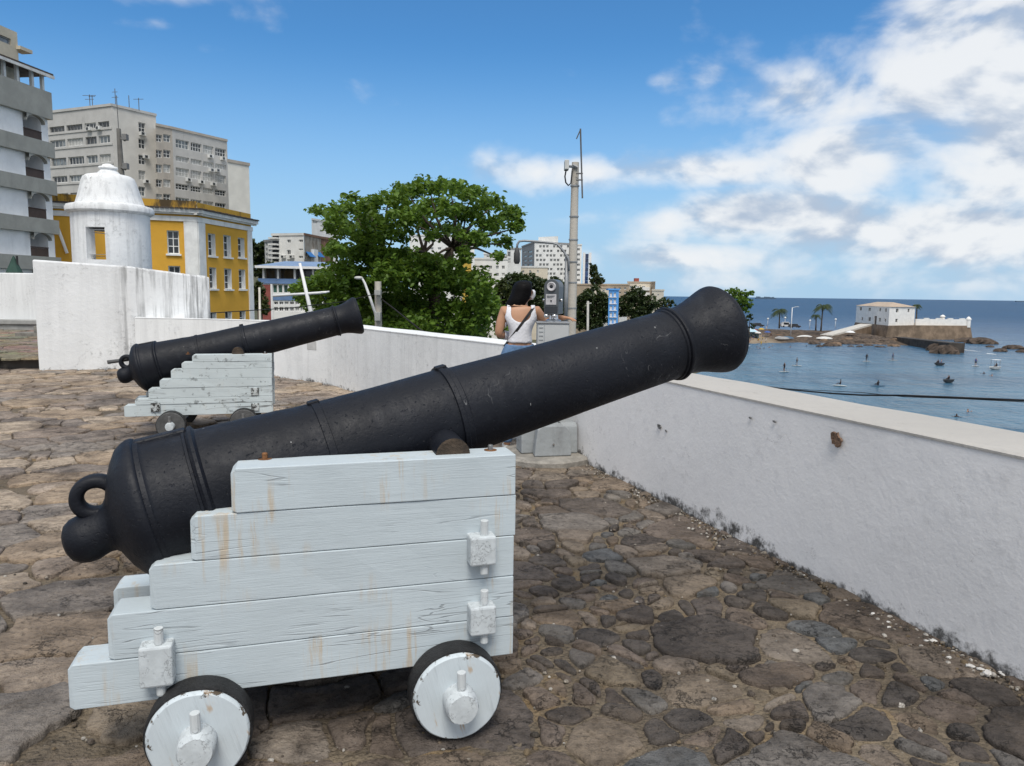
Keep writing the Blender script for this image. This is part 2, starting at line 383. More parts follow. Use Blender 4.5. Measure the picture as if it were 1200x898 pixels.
    bar = MB()
    prof = [(.004, -1.262), (.036, -1.258), (.058, -1.247), (.071, -1.228), (.077, -1.203), (.077, -1.179), (.074, -1.156), (.074, -1.140), (.079, -1.124), (.092, -1.112),
            (.120, -1.100), (.155, -1.085), (.187, -1.065), (.210, -1.044), (.222, -1.026), (.226, -1.018), (.230, -1.008), (.230, -.994), (.226, -.988), (.221, -.986), (.220, -.972), (.216, -.968), (.213, -.96),
            (.211, -.92), (.207, -.846), (.211, -.844), (.212, -.836), (.208, -.833), (.209, -.830), (.216, -.824), (.216, -.814), (.209, -.809), (.201, -.805),
            (.190, -.6), (.184, -.428), (.188, -.426), (.188, -.402), (.183, -.400),
            (.176, -.2), (.173, .040), (.181, .042), (.182, .058), (.178, .061), (.178, .078), (.173, .081), (.167, .084),
            (.160, .3), (.154, .6), (.149, .9), (.147, 1.022), (.152, 1.026), (.153, 1.034), (.150, 1.037), (.158, 1.041), (.160, 1.049), (.157, 1.056), (.148, 1.06), (.145, 1.066),
            (.145, 1.09), (.147, 1.12), (.153, 1.15), (.160, 1.18), (.170, 1.21), (.180, 1.24), (.187, 1.262), (.191, 1.278), (.1915, 1.287), (.189, 1.292), (.186, 1.2925), (.1865, 1.299), (.184, 1.302), (.180, 1.3025), (.1795, 1.309), (.176, 1.312), (.10, 1.314), (.068, 1.313), (.064, 1.30), (.062, 1.0), (.004, .98)]
    MX = Matrix.Rotation(PI / 2, 4, 'Y')
    dense = []
    for (r0, z0), (r1, z1) in zip(prof, prof[1:]):
        k = max(1, int(abs(z1 - z0) / .05))
        for i in range(k): t = i / k; dense.append((r0 + (r1 - r0) * t, z0 + (z1 - z0) * t))
    dense.append(prof[-1]); dense = [(r_, z_ * (stretch if z_ > 0 else 1)) for r_, z_ in dense]
    k0 = len(bar.v); bar.lathe(dense, 96, MX, wob=lambda t, z: .004 * math.sin(2 * t + 5 * z) + .003 * math.sin(5 * t + 9 * z))
    for i in range(k0, len(bar.v)):                       # the cascabel knob hangs a little below the bore line
        x_, y_, z_ = bar.v[i]
        if x_ < -1.05: bar.v[i] = (x_, y_, z_ - .030 * min(1, (-1.05 - x_) / .13))
        elif x_ < -.5: bar.v[i] = (x_, y_ * 1.02, z_ * 1.02)
    b = bar.build('barrel', IRON, root, smooth=True, sharp=40)
    b.location = (X(a_s), Yn(a_n), a_z); b.rotation_euler = Euler((0, -el, yaw), 'XYZ'); b.scale = (sc, sc * rs, sc * rs)
    # breeching loop: a thick band lying in the plane of the axis
    lp = MB(); N = 40; K = 10; vs = []; fs = []
    for i in range(N):
        t = 2 * PI * i / N; ct, st = math.cos(t), math.sin(t)
        for k in range(K):
            q = 2 * PI * k / K; wx = .0205 * math.copysign(abs(math.cos(q)) ** .6, math.cos(q)); wy = .033 * math.copysign(abs(math.sin(q)) ** .6, math.sin(q))
            R0 = .052 + wx; vs.append((-1.134 + R0 * 1.05 * ct, wy, .088 + R0 * st))
    for i in range(N):
        for k in range(K): i2 = (i + 1) % N; k2 = (k + 1) % K; fs.append((i * K + k, i * K + k2, i2 * K + k2, i2 * K + k))
    lp.add(vs, fs); lp.build('breeching_loop', IRON, b, smooth=True)
    tr = MB()
    tr.tube([(-.02, -.3185, -.062), (-.02, .3185, -.062)], .058, 28)
    tr.m[-2:] = [1, 1]
    tno = tr.build('trunnion', [IRON, RAWIRON], b, smooth=True, sharp=40)
    tno.rotation_euler = (0, 0, -yaw)
    vf = MB(); vf.hexa([(-.985, -.034, .19), (-.83, -.03, .19), (-.83, .03, .19), (-.985, .034, .19), (-.985, -.026, .2285), (-.83, -.024, .2225), (-.83, .024, .2225), (-.985, .026, .2285)])
    vf.build('vent_pan', IRON, b, bevel=.006)
    if not old:
        for px in (.06, -.414):
            vl = MB(); R0 = .181 if px > 0 else .1875
            vl.box(px - .022, px + .018, -.02, .02, R0 - .008, R0 + .005); vl.build('sight_block', IRON, b, bevel=.004)
    else:
        sm = MB(); sm.tube([(-1.33, .075, .125), (-1.20, .07, .112), (-1.04, .06, .10)], [.019, .018, .017], 10); sm.build('iron_bar', DISC_DARK, b, smooth=True, sharp=40)
        vl = MB(); vl.box(.042, .08, -.02, .02, .17, .188); vl.build('sight_block', IRON, b, bevel=.004)
    return root

cannon('large black cannon on a white stepped carriage with white wheels, nearest to the viewer', (.0162, 2.44), math.radians(16.27),
       [.92, .7806, .639, .498, .3555, .2162], [.895, 1.0137, 1.1318, 1.2504, 1.3616],
       [(-.217, .152, .152), (-.999, .136, .152)], (-.2, .365, .990), math.radians(7.2), math.radians(14.1), 1.0,
       [(-.122, .612, .088, .098), (-.120, .372, .088, .098), (-1.114, .345, .092, .125)], seed=3, stretch=1.015)
cannon('smaller looking black cannon on a chipped carriage with dark wheels, farther back by the wall', (-2.452, 7.56), math.radians(16),
       [.815, .742, .672, .575, .487, .385, .325, .21], [.75, .85, .95, 1.055, 1.16, 1.285, 1.385],
       [(-.28, .135, .138), (-.955, .127, .138)], (-.32, .365, .894), math.radians(0), math.radians(14), .97,
       [(-.17, .435, .075, .075), (-.17, .275, .075, .075), (-1.1, .30, .085, .085)], old=True, seed=8, rs=1.10)

# ------------------------------------------------------------------ terrace paving
def mat_stone():
    m, nt, b, tc = newmat('paving_stone'); o = tc['Object']
    a = nt.new('ShaderNodeAttribute', attribute_name='tone').outputs['Color']
    n1 = nt.noise(o, 5, 6, .65); n2 = nt.noise(o, 38, 6, .7); n3 = nt.noise(o, 160, 3, .6)
    st = nt.noise(o, 9, 6, .7, dist=.6, stretch=(1, 2.6, 1))
    c = nt.mix(nt.ramp(n1, .28, .72), nt.mix(1, a, (.62, .60, .58), 'MULTIPLY'), nt.mix(1, a, (1.5, 1.46, 1.40), 'MULTIPLY'))
    c = nt.mix(nt.ramp(n2, .46, .72, 0, .8), c, nt.mix(1, a, (.36, .34, .32), 'MULTIPLY'))
    c = nt.mix(nt.ramp(st, .56, .72, 0, .55), c, nt.mix(1, a, (1.75, 1.7, 1.6), 'MULTIPLY'))
    dust = nt.ramp(nt.noise(o, 2.3, 5, .65), .52, .75, 0, .5); c = nt.mix(dust, c, (.17, .125, .085))
    damp = nt.ramp(nt.noise(o, .85, 6, .7, .6), .50, .62, 0, .62); c = nt.mix(damp, c, nt.mix(1, c, (.33, .31, .30), 'MULTIPLY'))
    lay = nt.voro(nt.mix(.3, o, nt.noise(o, 5, 6, .7, out=1)), 7, 'DISTANCE_TO_EDGE', stretch=(1, 1.7, 1)); lk = nt.math('MULTIPLY', nt.ramp(lay, 0, .03, 1, 0), nt.ramp(nt.noise(o, 3.3, 3), .48, .58)); c = nt.mix(nt.math('MULTIPLY', lk, .4), c, (.022, .02, .018))
    lich = nt.ramp(nt.noise(o, 60, 4, .6), .69, .73, 0, .55); c = nt.mix(lich, c, (.33, .31, .28))
    h = nt.math('ADD', nt.math('MULTIPLY', n1, .8), nt.math('ADD', nt.math('MULTIPLY', n2, .45), nt.math('ADD', nt.math('MULTIPLY', st, .5), nt.math('MULTIPLY', n3, .16)))); h = nt.math('SUBTRACT', h, nt.math('MULTIPLY', lk, .7))
    setp(nt, b, color=c, rough=nt.ramp(n2, .3, .7, .62, .85), spec=.3, normal=nt.bump(h, 1., .036)); return m
def mat_mortar():
    m, nt, b, tc = newmat('sandy_mortar'); o = tc['Object']
    n1 = nt.noise(o, 1.3, 5, .6); n2 = nt.noise(o, 16, 7, .72); n3 = nt.noise(o, 110, 4, .6); v = nt.voro(o, 62, 'F1')
    c = nt.mix(nt.ramp(n1, .3, .7), (.14, .115, .09), (.29, .232, .162))
    c = nt.mix(nt.ramp(nt.noise(o, 3.1, 4, .6), .53, .68, 0, .7), c, (.34, .235, .12))
    c = nt.mix(nt.ramp(n2, .45, .75, 0, .75), c, (.03, .026, .022))
    damp = nt.ramp(nt.noise(o, .85, 6, .7, .6), .50, .62, 0, .4); c = nt.mix(damp, c, nt.mix(1, c, (.42, .40, .39), 'MULTIPLY'))
    c = nt.mix(nt.math('MULTIPLY', nt.ramp(v, .1, .35, .8, 0), nt.ramp(nt.noise(o, 30, 3), .54, .66)), c, (.33, .29, .24))
    h = nt.math('ADD', nt.math('MULTIPLY', n2, 1.), nt.math('ADD', nt.math('MULTIPLY', n3, .4), nt.math('MULTIPLY', v, -.5)))
    setp(nt, b, color=c, rough=.9, spec=.2, normal=nt.bump(h, 1., .03)); return m
STONE, MORTAR = mat_stone(), mat_mortar()
WA, WB = 2.96, -.364            # foot of the sea parapet: x = WA + WB*y

def warp(x, y):
    return (x + .045 * math.sin(5.3 * y + 1.3 * math.sin(3.1 * x)) + .018 * math.sin(17 * y + 9 * x), y + .045 * math.sin(4.7 * x + 1.1 * math.sin(3.7 * y) + 2) + .016 * math.sin(19 * x - 7 * y))
def stones(x0, x1, y0, y1, inside, sizes, seed, pal, cell=.32):
    """irregular flagstones: cells of a weighted Voronoi diagram of packed discs of very different sizes"""
    rr = random.Random(seed); grid = {}; S = []
    RM = sizes[0][1]
    def near(x, y, rad):
        a, b_ = int((x - rad) // cell), int((x + rad) // cell); c, d_ = int((y - rad) // cell), int((y + rad) // cell)
        for i in range(a, b_ + 1):
            for j in range(c, d_ + 1):
                yield from grid.get((i, j), ())
    for rmin, rmax, tries, ymax in sizes:
        for _ in range(tries):
            x, y = rr.uniform(x0, x1), rr.uniform(y0, min(y1, ymax)); r = rr.uniform(rmin, rmax)
            if not inside(x, y): continue
            if x < -.5 and seed == 11 and ((rmax < .115 and rr.random() < .78) or (rmax < .05)): continue        # broad flags pave the left side
            if x > -.5 and seed == 11 and rmax > .33: continue
            if any((S[k][0] - x) ** 2 + ((S[k][1] - y) * 1.5) ** 2 < (S[k][2] + r) ** 2 * .92 for k in near(x, y, r + RM)): continue
            grid.setdefault((int(x // cell), int(y // cell)), []).append(len(S)); S.append((x, y, r))
    V = []; Fc = []; T = []
    for i, (x, y, r) in enumerate(S):
        ns = sorted(((S[k][0] - x) ** 2 + (S[k][1] - y) ** 2, k) for k in near(x, y, r + RM + .5) if k != i)
        R0 = r * 2.4 + .08
        poly = [(R0 * math.cos(t * PI / 4), R0 * math.sin(t * PI / 4)) for t in range(8)]; mx = R0
        for d2, k in ns:
            dx, dy = S[k][0] - x, S[k][1] - y; d = math.sqrt(d2)
            off = (d2 + (r * r - S[k][2] ** 2) * .8) / (2 * d)
            if off > mx:
                if d > 2 * mx + RM: break
                continue
            nx, ny = dx / d, dy / d; out = []; L = len(poly)
            for a in range(L):
                p, q = poly[a], poly[(a + 1) % L]; sp, sq = p[0] * nx + p[1] * ny - off, q[0] * nx + q[1] * ny - off
                if sp <= 0: out.append(p)
                if (sp < 0) != (sq < 0) and sp != sq:
                    t = sp / (sp - sq); out.append((p[0] + (q[0] - p[0]) * t, p[1] + (q[1] - p[1]) * t))
            poly = out
            if len(poly) < 3: break
            mx = max(math.hypot(*p) for p in poly)
        if len(poly) < 3: continue
        cx = sum(p[0] for p in poly) / len(poly); cy = sum(p[1] for p in poly) / len(poly)
        dist = max(1.2, math.hypot(x, y)); gap = rr.uniform(.0015, .007) + (.006 if r < .06 else 0)
        step = max(.014, .0065 * dist)
        pts = []
        L = len(poly)
        for a in range(L):                                   # resample, cutting the corners
            p, q = poly[a], poly[(a + 1) % L]; l = math.hypot(q[0] - p[0], q[1] - p[1]); k = max(1, int(l / step))
            for s in range(k): t = (s + .5) / k; pts.append((p[0] + (q[0] - p[0]) * t, p[1] + (q[1] - p[1]) * t))
        if len(pts) < 5: continue
        rounds = 3 if r < .06 else 1 if r < .11 else 0
        for _ in range(rounds):
            pts = [((pts[a - 1][0] + 2 * pts[a][0] + pts[(a + 1) % len(pts)][0]) / 4, (pts[a - 1][1] + 2 * pts[a][1] + pts[(a + 1) % len(pts)][1]) / 4) for a in range(len(pts))]
        f1, f2, f3 = rr.uniform(0, 9), rr.uniform(0, 9), rr.uniform(0, 9); P = []
        for px, py in pts:
            a = math.atan2(py - cy, px - cx); l = math.hypot(px - cx, py - cy)
            k = 1 + .03 * math.sin(2 * a + f1) + .03 * math.sin(5 * a + f2) + .025 * math.sin(11 * a + f3) + .022 * math.sin(23 * a + f1) + rr.uniform(-.035, .035)
            l2 = max(.2 * l, (l - gap) * min(k, 1.0)); P.append((l2 * math.cos(a), l2 * math.sin(a)))
        h = rr.uniform(-.005, .013) if r > .09 else rr.uniform(-.006, .010); dome = .0012 if r > .09 else rr.uniform(.001, .008)
        tx, ty = rr.gauss(0, .012), rr.gauss(0, .012); n = len(P); k0 = len(V); e = min(.009, r * .2)
        zz = lambda px, py, q: h + tx * px + ty * py + q
        rings = [(1.0, 0, -.035), (1.0, 0, -.007), (1., e * .45, -.0015), (1., e, .001), (.62, e, dome * .75), (.3, e * .5, dome)]
        for sc, ins, q in rings:
            for px, py in P:
                l = math.hypot(px, py); m_ = max(.05, (l - ins) / l) * sc if l > 1e-6 else 0
                w = rr.uniform(-.0022, .0022) if sc < 1 else rr.uniform(-.0012, .0012)
                V.append((*warp(x + cx + px * m_, y + cy + py * m_), zz(px * m_, py * m_, q + w)))
        V.append((*warp(x + cx, y + cy), zz(0, 0, dome)))
        for g in range(5):
            for a in range(n): b_ = (a + 1) % n; Fc.append((k0 + g * n + a, k0 + g * n + b_, k0 + (g + 1) * n + b_, k0 + (g + 1) * n + a))
        for a in range(n): Fc.append((k0 + 5 * n + a, k0 + 5 * n + (a + 1) % n, k0 + 6 * n))
        T += [pal(rr, x, y, r)] * (6 * n + 1)
    return V, Fc, T
def tone(rr, x, y, r):
    w = min(1, max(0, (math.hypot(x - 1.3, (y - 3.2) * .9) - 1.0) / 3.6)) * (1 if x < -.4 else .6)      # worn paler slabs lie to the left and far side
    d = rr.choice([(.150, .122, .104), (.185, .148, .121), (.118, .100, .090), (.205, .17, .14), (.090, .077, .068), (.15, .140, .132), (.195, .152, .114), (.130, .104, .086), (.095, .080, .071), (.112, .093, .081), (.082, .070, .063), (.21, .18, .152), (.19, .155, .12), (.17, .156, .145)])
    l = rr.choice([(.36, .295, .24), (.30, .245, .205), (.42, .345, .27), (.235, .2, .175), (.34, .265, .195), (.26, .23, .205)])
    if r < .09 and rr.random() < .25: d = rr.choice([(.18, .148, .11), (.14, .132, .124), (.082, .072, .066)])
    if rr.random() < .05: d = (.12, .125, .13)
    return tuple(a + (b_ - a) * w for a, b_ in zip(d, l)) + (1,)
def paving_obj(name, data, kind='structure'):
    V, Fc, T = data
    mb = MB(); mb.v = V; mb.f = Fc; mb.m = [0] * len(Fc)
    me = bpy.data.meshes.new(name); me.from_pydata(V, [], Fc); me.materials.append(STONE)
    at = me.color_attributes.new('tone', 'FLOAT_COLOR', 'POINT'); at.data.foreach_set('color', np.array(T, dtype=np.float32).ravel())
    me.polygons.foreach_set('use_smooth', [True] * len(me.polygons)); me.update()
    o = bpy.data.objects.new(name, me); COL.objects.link(o); o['kind'] = kind; return o
def ins_main(x, y):
    if x > WA + WB * y + .06: return False
    if y > 13.3: return x < -6.5 and y < 13.35
    return True
p = paving_obj('terrace_paving', stones(-12, 2.9, .4, 13.4, lambda x, y: ins_main(x, y) and abs(x) < y * 1.05 + 1.6,
        [(.22, .36, 420, 99), (.19, .30, 330, 99), (.11, .18, 1500, 99), (.06, .10, 3200, 99), (.036, .055, 4600, 9.5), (.020, .034, 4200, 5.2)], 11, tone))
# the bedding the stones lie in
def sheet(name, xs, ys, zf, mat_, kind='structure', smooth=True):
    X, Y = np.meshgrid(xs, ys); Z = zf(X, Y); nx, ny = len(xs), len(ys)
    v = np.stack([X.ravel(), Y.ravel(), Z.ravel()], 1); i = np.arange(nx * ny).reshape(ny, nx)
    f = np.stack([i[:-1, :-1], i[:-1, 1:], i[1:, 1:], i[1:, :-1]], -1).reshape(-1, 4)
    me = bpy.data.meshes.new(name); me.from_pydata(v.tolist(), [], f.tolist()); me.materials.append(mat_)
    if smooth: me.polygons.foreach_set('use_smooth', [True] * len(me.polygons))
    me.update(); o = bpy.data.objects.new(name, me); COL.objects.link(o); o['kind'] = kind; return o
rng = np.random.default_rng(3)
def wav(X, Y):
    lf = np.clip((1.2 - X) / 3 + (Y - 4) / 6, 0, 1)
    z = -.0085 - .011 * np.maximum(lf, np.clip((Y - 2.6) / 1.6, 0, 1)) + .0035 * np.sin(X * 9.1 + 2 * np.sin(Y * 3.3)) * np.cos(Y * 8.3 + 1.7 * np.sin(X * 4.1)) + .002 * np.sin(X * 31 + Y * 17) * np.sin(Y * 29 - X * 11)
    return z + rng.normal(0, .0016, X.shape)
sheet('terrace_bedding', np.linspace(-12, 3.2, 420), np.concatenate([np.linspace(-3, 1, 20)[:-1], np.linspace(1, 5, 220)[:-1], np.linspace(5, 14, 160)]), wav, MORTAR)
# loose pebbles and grit
def pebbles():
    rr = random.Random(5); V = []; Fc = []; T = []
    for _ in range(3600):
        y = 1.3 + 5.5 * rr.random() ** 1.4; x = rr.uniform(-2.6, 2.6)
        foot = rr.random() < .35
        if foot: y = rr.uniform(2.0, 6.5); x = WA + WB * y - abs(rr.gauss(0, .07)) - .01
        if x > WA + WB * y - .005: continue
        s = rr.uniform(.003, .009) * (1.7 if rr.random() < .1 else 1); k = len(V); n = 6; z0 = -.006 + rr.uniform(0, .006) + (.004 if foot else 0)
        a0 = rr.uniform(0, 6); ax, ay = rr.uniform(.7, 1.4), rr.uniform(.7, 1.2)
        for rad, zz in ((1, -.4), (.95, .35), (.5, .8)):
            for i in range(n): t = a0 + 2 * PI * i / n; V.append((x + s * ax * rad * math.cos(t), y + s * ay * rad * math.sin(t), z0 + s * zz * .8))
        for g in range(2):
            for i in range(n): j = (i + 1) % n; Fc.append((k + g * n + i, k + g * n + j, k + g * n + n + j, k + g * n + n + i))
        Fc.append(tuple(k + 2 * n + i for i in range(n)))
        c = rr.choice([(.35, .32, .28), (.16, .13, .1), (.5, .48, .45), (.08, .07, .06), (.22, .17, .11), (.12, .1, .085)]); T += [(*c, 1)] * (3 * n)
    return V, Fc, T
paving_obj('grit', pebbles(), 'stuff')
rr = random.Random(31)
CHUNK = plain('fallen_plaster', (.62, .60, .57), .9, .2, 30, .6, 60)
for i in range(14):
    y = rr.uniform(2.3, 4.6) if i > 5 else rr.uniform(2.75, 3.15); x = WA + WB * y - abs(rr.gauss(.05, .05)); s = rr.uniform(.004, .010) * (1.7 if i < 3 else 1); mb = MB(); n = 9; vs = []
    for g, (q, z) in enumerate(((1, -.3), (1.05, .2), (.7, .55))):
        for k in range(n): a = 2 * PI * k / n; m_ = q * s * (1 + rr.uniform(-.25, .25)); vs.append((m_ * 1.6 * math.cos(a), m_ * math.sin(a), z * s + rr.uniform(-.1, .1) * s))
    mb.add(vs, [(g * n + k, g * n + (k + 1) % n, (g + 1) * n + (k + 1) % n, (g + 1) * n + k) for g in range(2) for k in range(n)] + [tuple(2 * n + k for k in range(n))])
    o = mb.build('plaster_chunk', CHUNK); o.location = (x, y, .004); o.rotation_euler = (0, 0, rr.uniform(0, 6)); tag(o, 'crumb of fallen white plaster at the foot of the sea parapet', 'rubble', 'fallen plaster along the parapet')
# raised court beyond the step on the far left
STEP_X, STEP_Y = -8.5, 13.45
pv = stones(-24, -8.0, 13.4, 24, lambda x, y: x < -8.4 or y > 14, [(.2, .3, 1800, 99), (.1, .16, 2600, 99)], 17, lambda rr, x, y, r: (*[c * rr.uniform(.8, 1.1) for c in (.27, .22, .175)], 1))
up = paving_obj('upper_court_paving', pv); up.location.z = .2
sheet('upper_court_bedding', np.linspace(-26, -7.6, 60), np.linspace(13.47, 26, 60), lambda X, Y: X * 0 + .192, MORTAR)

# ------------------------------------------------------------------ parapets and fort walls
P_SEA = mat_plaster('limewash_sea_parapet', (.85, .835, .83), grime=.2, base_z=0., bump=.22, peel=.0)
P_WALL = mat_plaster('limewash_wall', (.80, .81, .81), grime=.6, base_z=-.03, bump=.3, streak=.10)
def streak_mask(nt, o): return nt.ramp(nt.xyz(o)[0], 1.25, 1.6, .06, .8)      # the streaks gather on the right-hand stretch
P_TALL = mat_plaster('streaked_limewash', (.79, .80, .805), grime=.8, base_z=-.03, bump=.5, streak=.95, peel=.0)
def streak_mask(nt, o): return 1.0
P_DOME = mat_plaster('weathered_limewash', (.79, .80, .805), grime=.9, bump=.6, streak=.22)
CAP = mat_plaster('worn_beige_coping', (.47, .445, .41), grime=.45, bump=.5)
BARE = plain('bare_plaster_patch', (.20, .125, .085), .9, .45, 22, .9, 60)
def wander(i, a=1.): return a * (.006 * math.sin(i * 1.3) + .004 * math.sin(i * 3.1 + 1))
def wall_run(name, label, inner, thick, ztop, zbot, mats, cap=True, capz=None, sub=.35, cap_over=.0):
    """a masonry run along an inner foot line; coping is a part of its own"""
    pts = []
    for a, b_ in zip(inner, inner[1:]):
        a, b_ = np.array(a, float), np.array(b_, float); k = max(1, int(np.linalg.norm(b_ - a) / sub))
        pts += [a + (b_ - a) * i / k for i in range(k)]
    pts.append(np.array(inner[-1], float)); n = len(pts)
    dirs = [pts[min(i + 1, n - 1)] - pts[max(i - 1, 0)] for i in range(n)]; nor = [np.array([-d[1], d[0]]) / np.linalg.norm(d) for d in dirs]
    root = thing(name, label, 'wall', (*pts[0], 0))
    mb = MB(); vs = []
    R0_ = 5; rows = [zbot, -.01, .25, .5, ztop - .008]
    for i, (p, nn) in enumerate(zip(pts, nor)):
        for r_, z in enumerate(rows): o = -wander(i + r_ * 2.7) if r_ < R0_ - 1 else wander(i, .5) + .009; vs.append((*(p + nn * o), z))
    R = len(rows); fs = [(i * R + r_, (i + 1) * R + r_, (i + 1) * R + r_ + 1, i * R + r_ + 1) for i in range(n - 1) for r_ in range(R - 1)]
    mb.add(vs, [f[::-1] for f in fs])
    vo = []; [vo.extend([(*(p + nn * thick), zbot), (*(p + nn * thick), ztop - .03)]) for p, nn in zip(pts, nor)]
    mb.add(vo, [(2 * i, 2 * i + 2, 2 * i + 3, 2 * i + 1) for i in range(n - 1)])
    for q in (0, n - 1):
        p, nn = pts[q], nor[q]; mb.add([(*p, zbot), (*(p + nn * thick), zbot), (*(p + nn * thick), ztop - .03), (*p, ztop - .03)], [(0, 1, 2, 3)])
    w = mb.build('masonry', mats[0], root, origin=(*pts[0], 0), smooth=True, sharp=40)
    cp = MB(); vs = []; co = capz if capz is not None else ztop
    for i, (p, nn) in enumerate(zip(pts, nor)):
        j = wander(i, .5)
        for o, z in ((.004 + j, ztop - .016), (.004 + j, ztop - .006), (.022 + j, ztop + wander(i * 2, .4)), (thick - .015, co + wander(i, .5)), (thick + .006, co - .02), (thick + .004, co - .05)):
            vs.append((*(p + nn * o), z))
    fs = [(i * 6 + k, (i + 1) * 6 + k, (i + 1) * 6 + k + 1, i * 6 + k + 1) for i in range(n - 1) for k in range(5)]
    cp.add(vs, [f[::-1] for f in fs]); cp.add([vs[k] for k in range(6)], [(0, 1, 2, 3, 4, 5)]); cp.add([vs[(n - 1) * 6 + k] for k in range(6)], [(5, 4, 3, 2, 1, 0)])
    cp.build('coping', mats[1], root, origin=(*pts[0], 0), smooth=True, sharp=35)
    return root, pts
corner = (.40, (.40 - WA) / WB)
SEA, _ = wall_run('sea_parapet', 'low white parapet along the sea side with a beige coping, right of the cannon', [(3.3, (3.3 - WA) / WB), corner][::-1], .60, .865, -14, (P_SEA, CAP), capz=.845)
LEFT_IN = [(-6.8, 13.42), (-5.4, 13.2), (-4.1, 12.7), (-2.85, 11.6), (-2.0, 10.3), (-.09, 7.5), corner]
BAST, _ = wall_run('bastion_parapet', 'curving white parapet of the bastion behind the rear cannon', LEFT_IN, .6, .955, -14, (P_WALL, P_WALL), capz=.93)
# bare patches and a small cover plate on the parapets
def patch(parent, P1, P2, px, py, rx, rz, seed, mat_, name='bare_patch', off=.006):
    u, z = onwall(P1, P2, px, py); rr = random.Random(seed)
    P1 = np.array(P1[:2]); t = np.array(P2[:2]) - P1; t = t / np.linalg.norm(t); n = np.array([t[1], -t[0]])
    if n @ P1 > 0: n = -n
    mb = MB(); N = 26; f1, f2 = rr.uniform(0, 6), rr.uniform(0, 6)
    rim = [1 + .22 * math.sin(2 * k * 2 * PI / N + f1) + .16 * math.sin(5 * k * 2 * PI / N + f2) + rr.uniform(-.12, .12) for k in range(N)]
    vs = []
    for sc, o in ((1.0, off * .2), (.93, off), (.5, off * .8)):
        for k in range(N):
            a = 2 * PI * k / N; uu = u + rx * rim[k] * sc * math.cos(a); zz = z + rz * rim[k] * sc * math.sin(a)
            q = P1 + t * uu + n * (o + .0); vs.append((*q, zz))
    vs.append((*(P1 + t * u + n * off * .7), z)); fs = []
    for g in range(2):
        for k in range(N): fs.append((g * N + k, g * N + (k + 1) % N, (g + 1) * N + (k + 1) % N, (g + 1) * N + k))
    for k in range(N): fs.append((2 * N + k, 2 * N + (k + 1) % N, 3 * N))
    mb.add(vs, fs); o = mb.build(name, mat_, None, origin=None); o.parent = parent; o.matrix_parent_inverse = Matrix.Translation(-Vector(parent.location)); return o
S1, S2 = (WA + WB * 1.0, 1.0), (WA + WB * 7, 7)
patch(SEA, S1, S2, 981, 515, .030, .042, 1, BARE, off=.012)
GREYP = plain('grey_scar', (.2, .2, .2), .9, .4, 30, .6, 60)
for i, (px, py, a, b_) in enumerate([(773, 500, .025, .014), (781, 505, .008, .009), (880, 490, .012, .006), (908, 494, .012, .006)]): patch(SEA, S1, S2, px, py, a, b_, 20 + i, GREYP, 'scar', .008)
cp = MB(); L1, L2 = (-2.85, 11.6), (-4.1, 12.7)
u0, zc = onwall(L1, L2, 365, 405)
cp.wallbox(L1, L2, u0 - .13, u0 + .13, .0, .012, zc - .07, zc + .07); cp.wallbox(L1, L2, u0 - .10, u0 + .10, .012, .02, zc - .045, zc + .045)
o = cp.build('cover_plate', plain('offwhite_metal', (.5, .5, .49), .5), None, bevel=.002); tag(o, 'small whitish cover plate on the bastion parapet, under the rear cannon muzzle', 'cover plate')

# tall wall with sloping top left of the bastion, its step and the court behind
def slope_wall(name, label, pts, tops, thick, zbot, mt, cap_h=0):
    root = thing(name, label, 'wall', (*pts[0], 0)); mb = MB(); n = len(pts); vs = []
    nor = []
    for i in range(n): d = np.array(pts[min(i + 1, n - 1)], float) - np.array(pts[max(i - 1, 0)], float); nor.append(np.array([-d[1], d[0]]) / np.linalg.norm(d))
    for p, nn, z in zip(pts, nor, tops):
        p = np.array(p, float); q = p + nn * thick; vs += [(*p, zbot), (*p, z), (*q, z), (*q, zbot)]
    fs = []
    for i in range(n - 1):
        for k in range(3): fs.append((4 * i + k, 4 * i + k + 1, 4 * i + 4 + k + 1, 4 * i + 4 + k))
    fs += [(3, 2, 1, 0), (4 * n - 4, 4 * n - 3, 4 * n - 2, 4 * n - 1)]
    mb.add(vs, [f[::-1] for f in fs]); mb.build('masonry', mt, root, origin=(*pts[0], 0), bevel=.03)
    return root
slope_wall('bastion_wall', 'tall white wall with a sloping top and black streaks in front of the sentry box',
           [(-8.44, 13.2), (-6.88, 13.47), (-5.72, 14.15)], [1.95, 1.86, 1.70], .7, -.05, P_TALL)
mb = MB(); mb.hexa([(-26, 13.44, -.05), (-8.46, 13.44, -.05), (-8.46, 13.7, -.05), (-26, 13.7, -.05), (-26, 13.46, .188), (-8.46, 13.46, .188), (-8.46, 13.7, .188), (-26, 13.7, .188)])
tag(mb.build('stone_step', mat_stain('mossy_step_stone', (.13, .115, .1), (.03, .03, .028), .45, .8, False), bevel=.02), 'dark mossy stone step up to the court on the far left', 'step')
wl = thing('court_wall', 'low white wall at the back of the upper court, far left', 'wall', (-14, 22.9, .2))
mb = MB(); mb.box(-28, -9.5, 22.75, 23.2, .15, 1.9); mb.build('masonry', P_WALL, wl, origin=(-14, 22.9, .2), bevel=.03)
mb = MB(); mb.box(-28, -9.5, 22.4, 22.745, .15, .36); mb.box(-28, -9.5, 22.34, 22.745, .362, .50); mb.build('ledge', plain('grey_concrete_ledge', (.32, .32, .31), .8, .2, 4, .3), wl, origin=(-14, 22.9, .2), bevel=.02)
P = atz(38, 394, .2); mb = MB(); mb.box(P[0] - .3, P[0] + .5, P[1] - .25, P[1] + .35, .19, .30); mb.box(P[0] + .1, P[0] + .5, P[1] - .1, P[1] + .3, .302, .47)
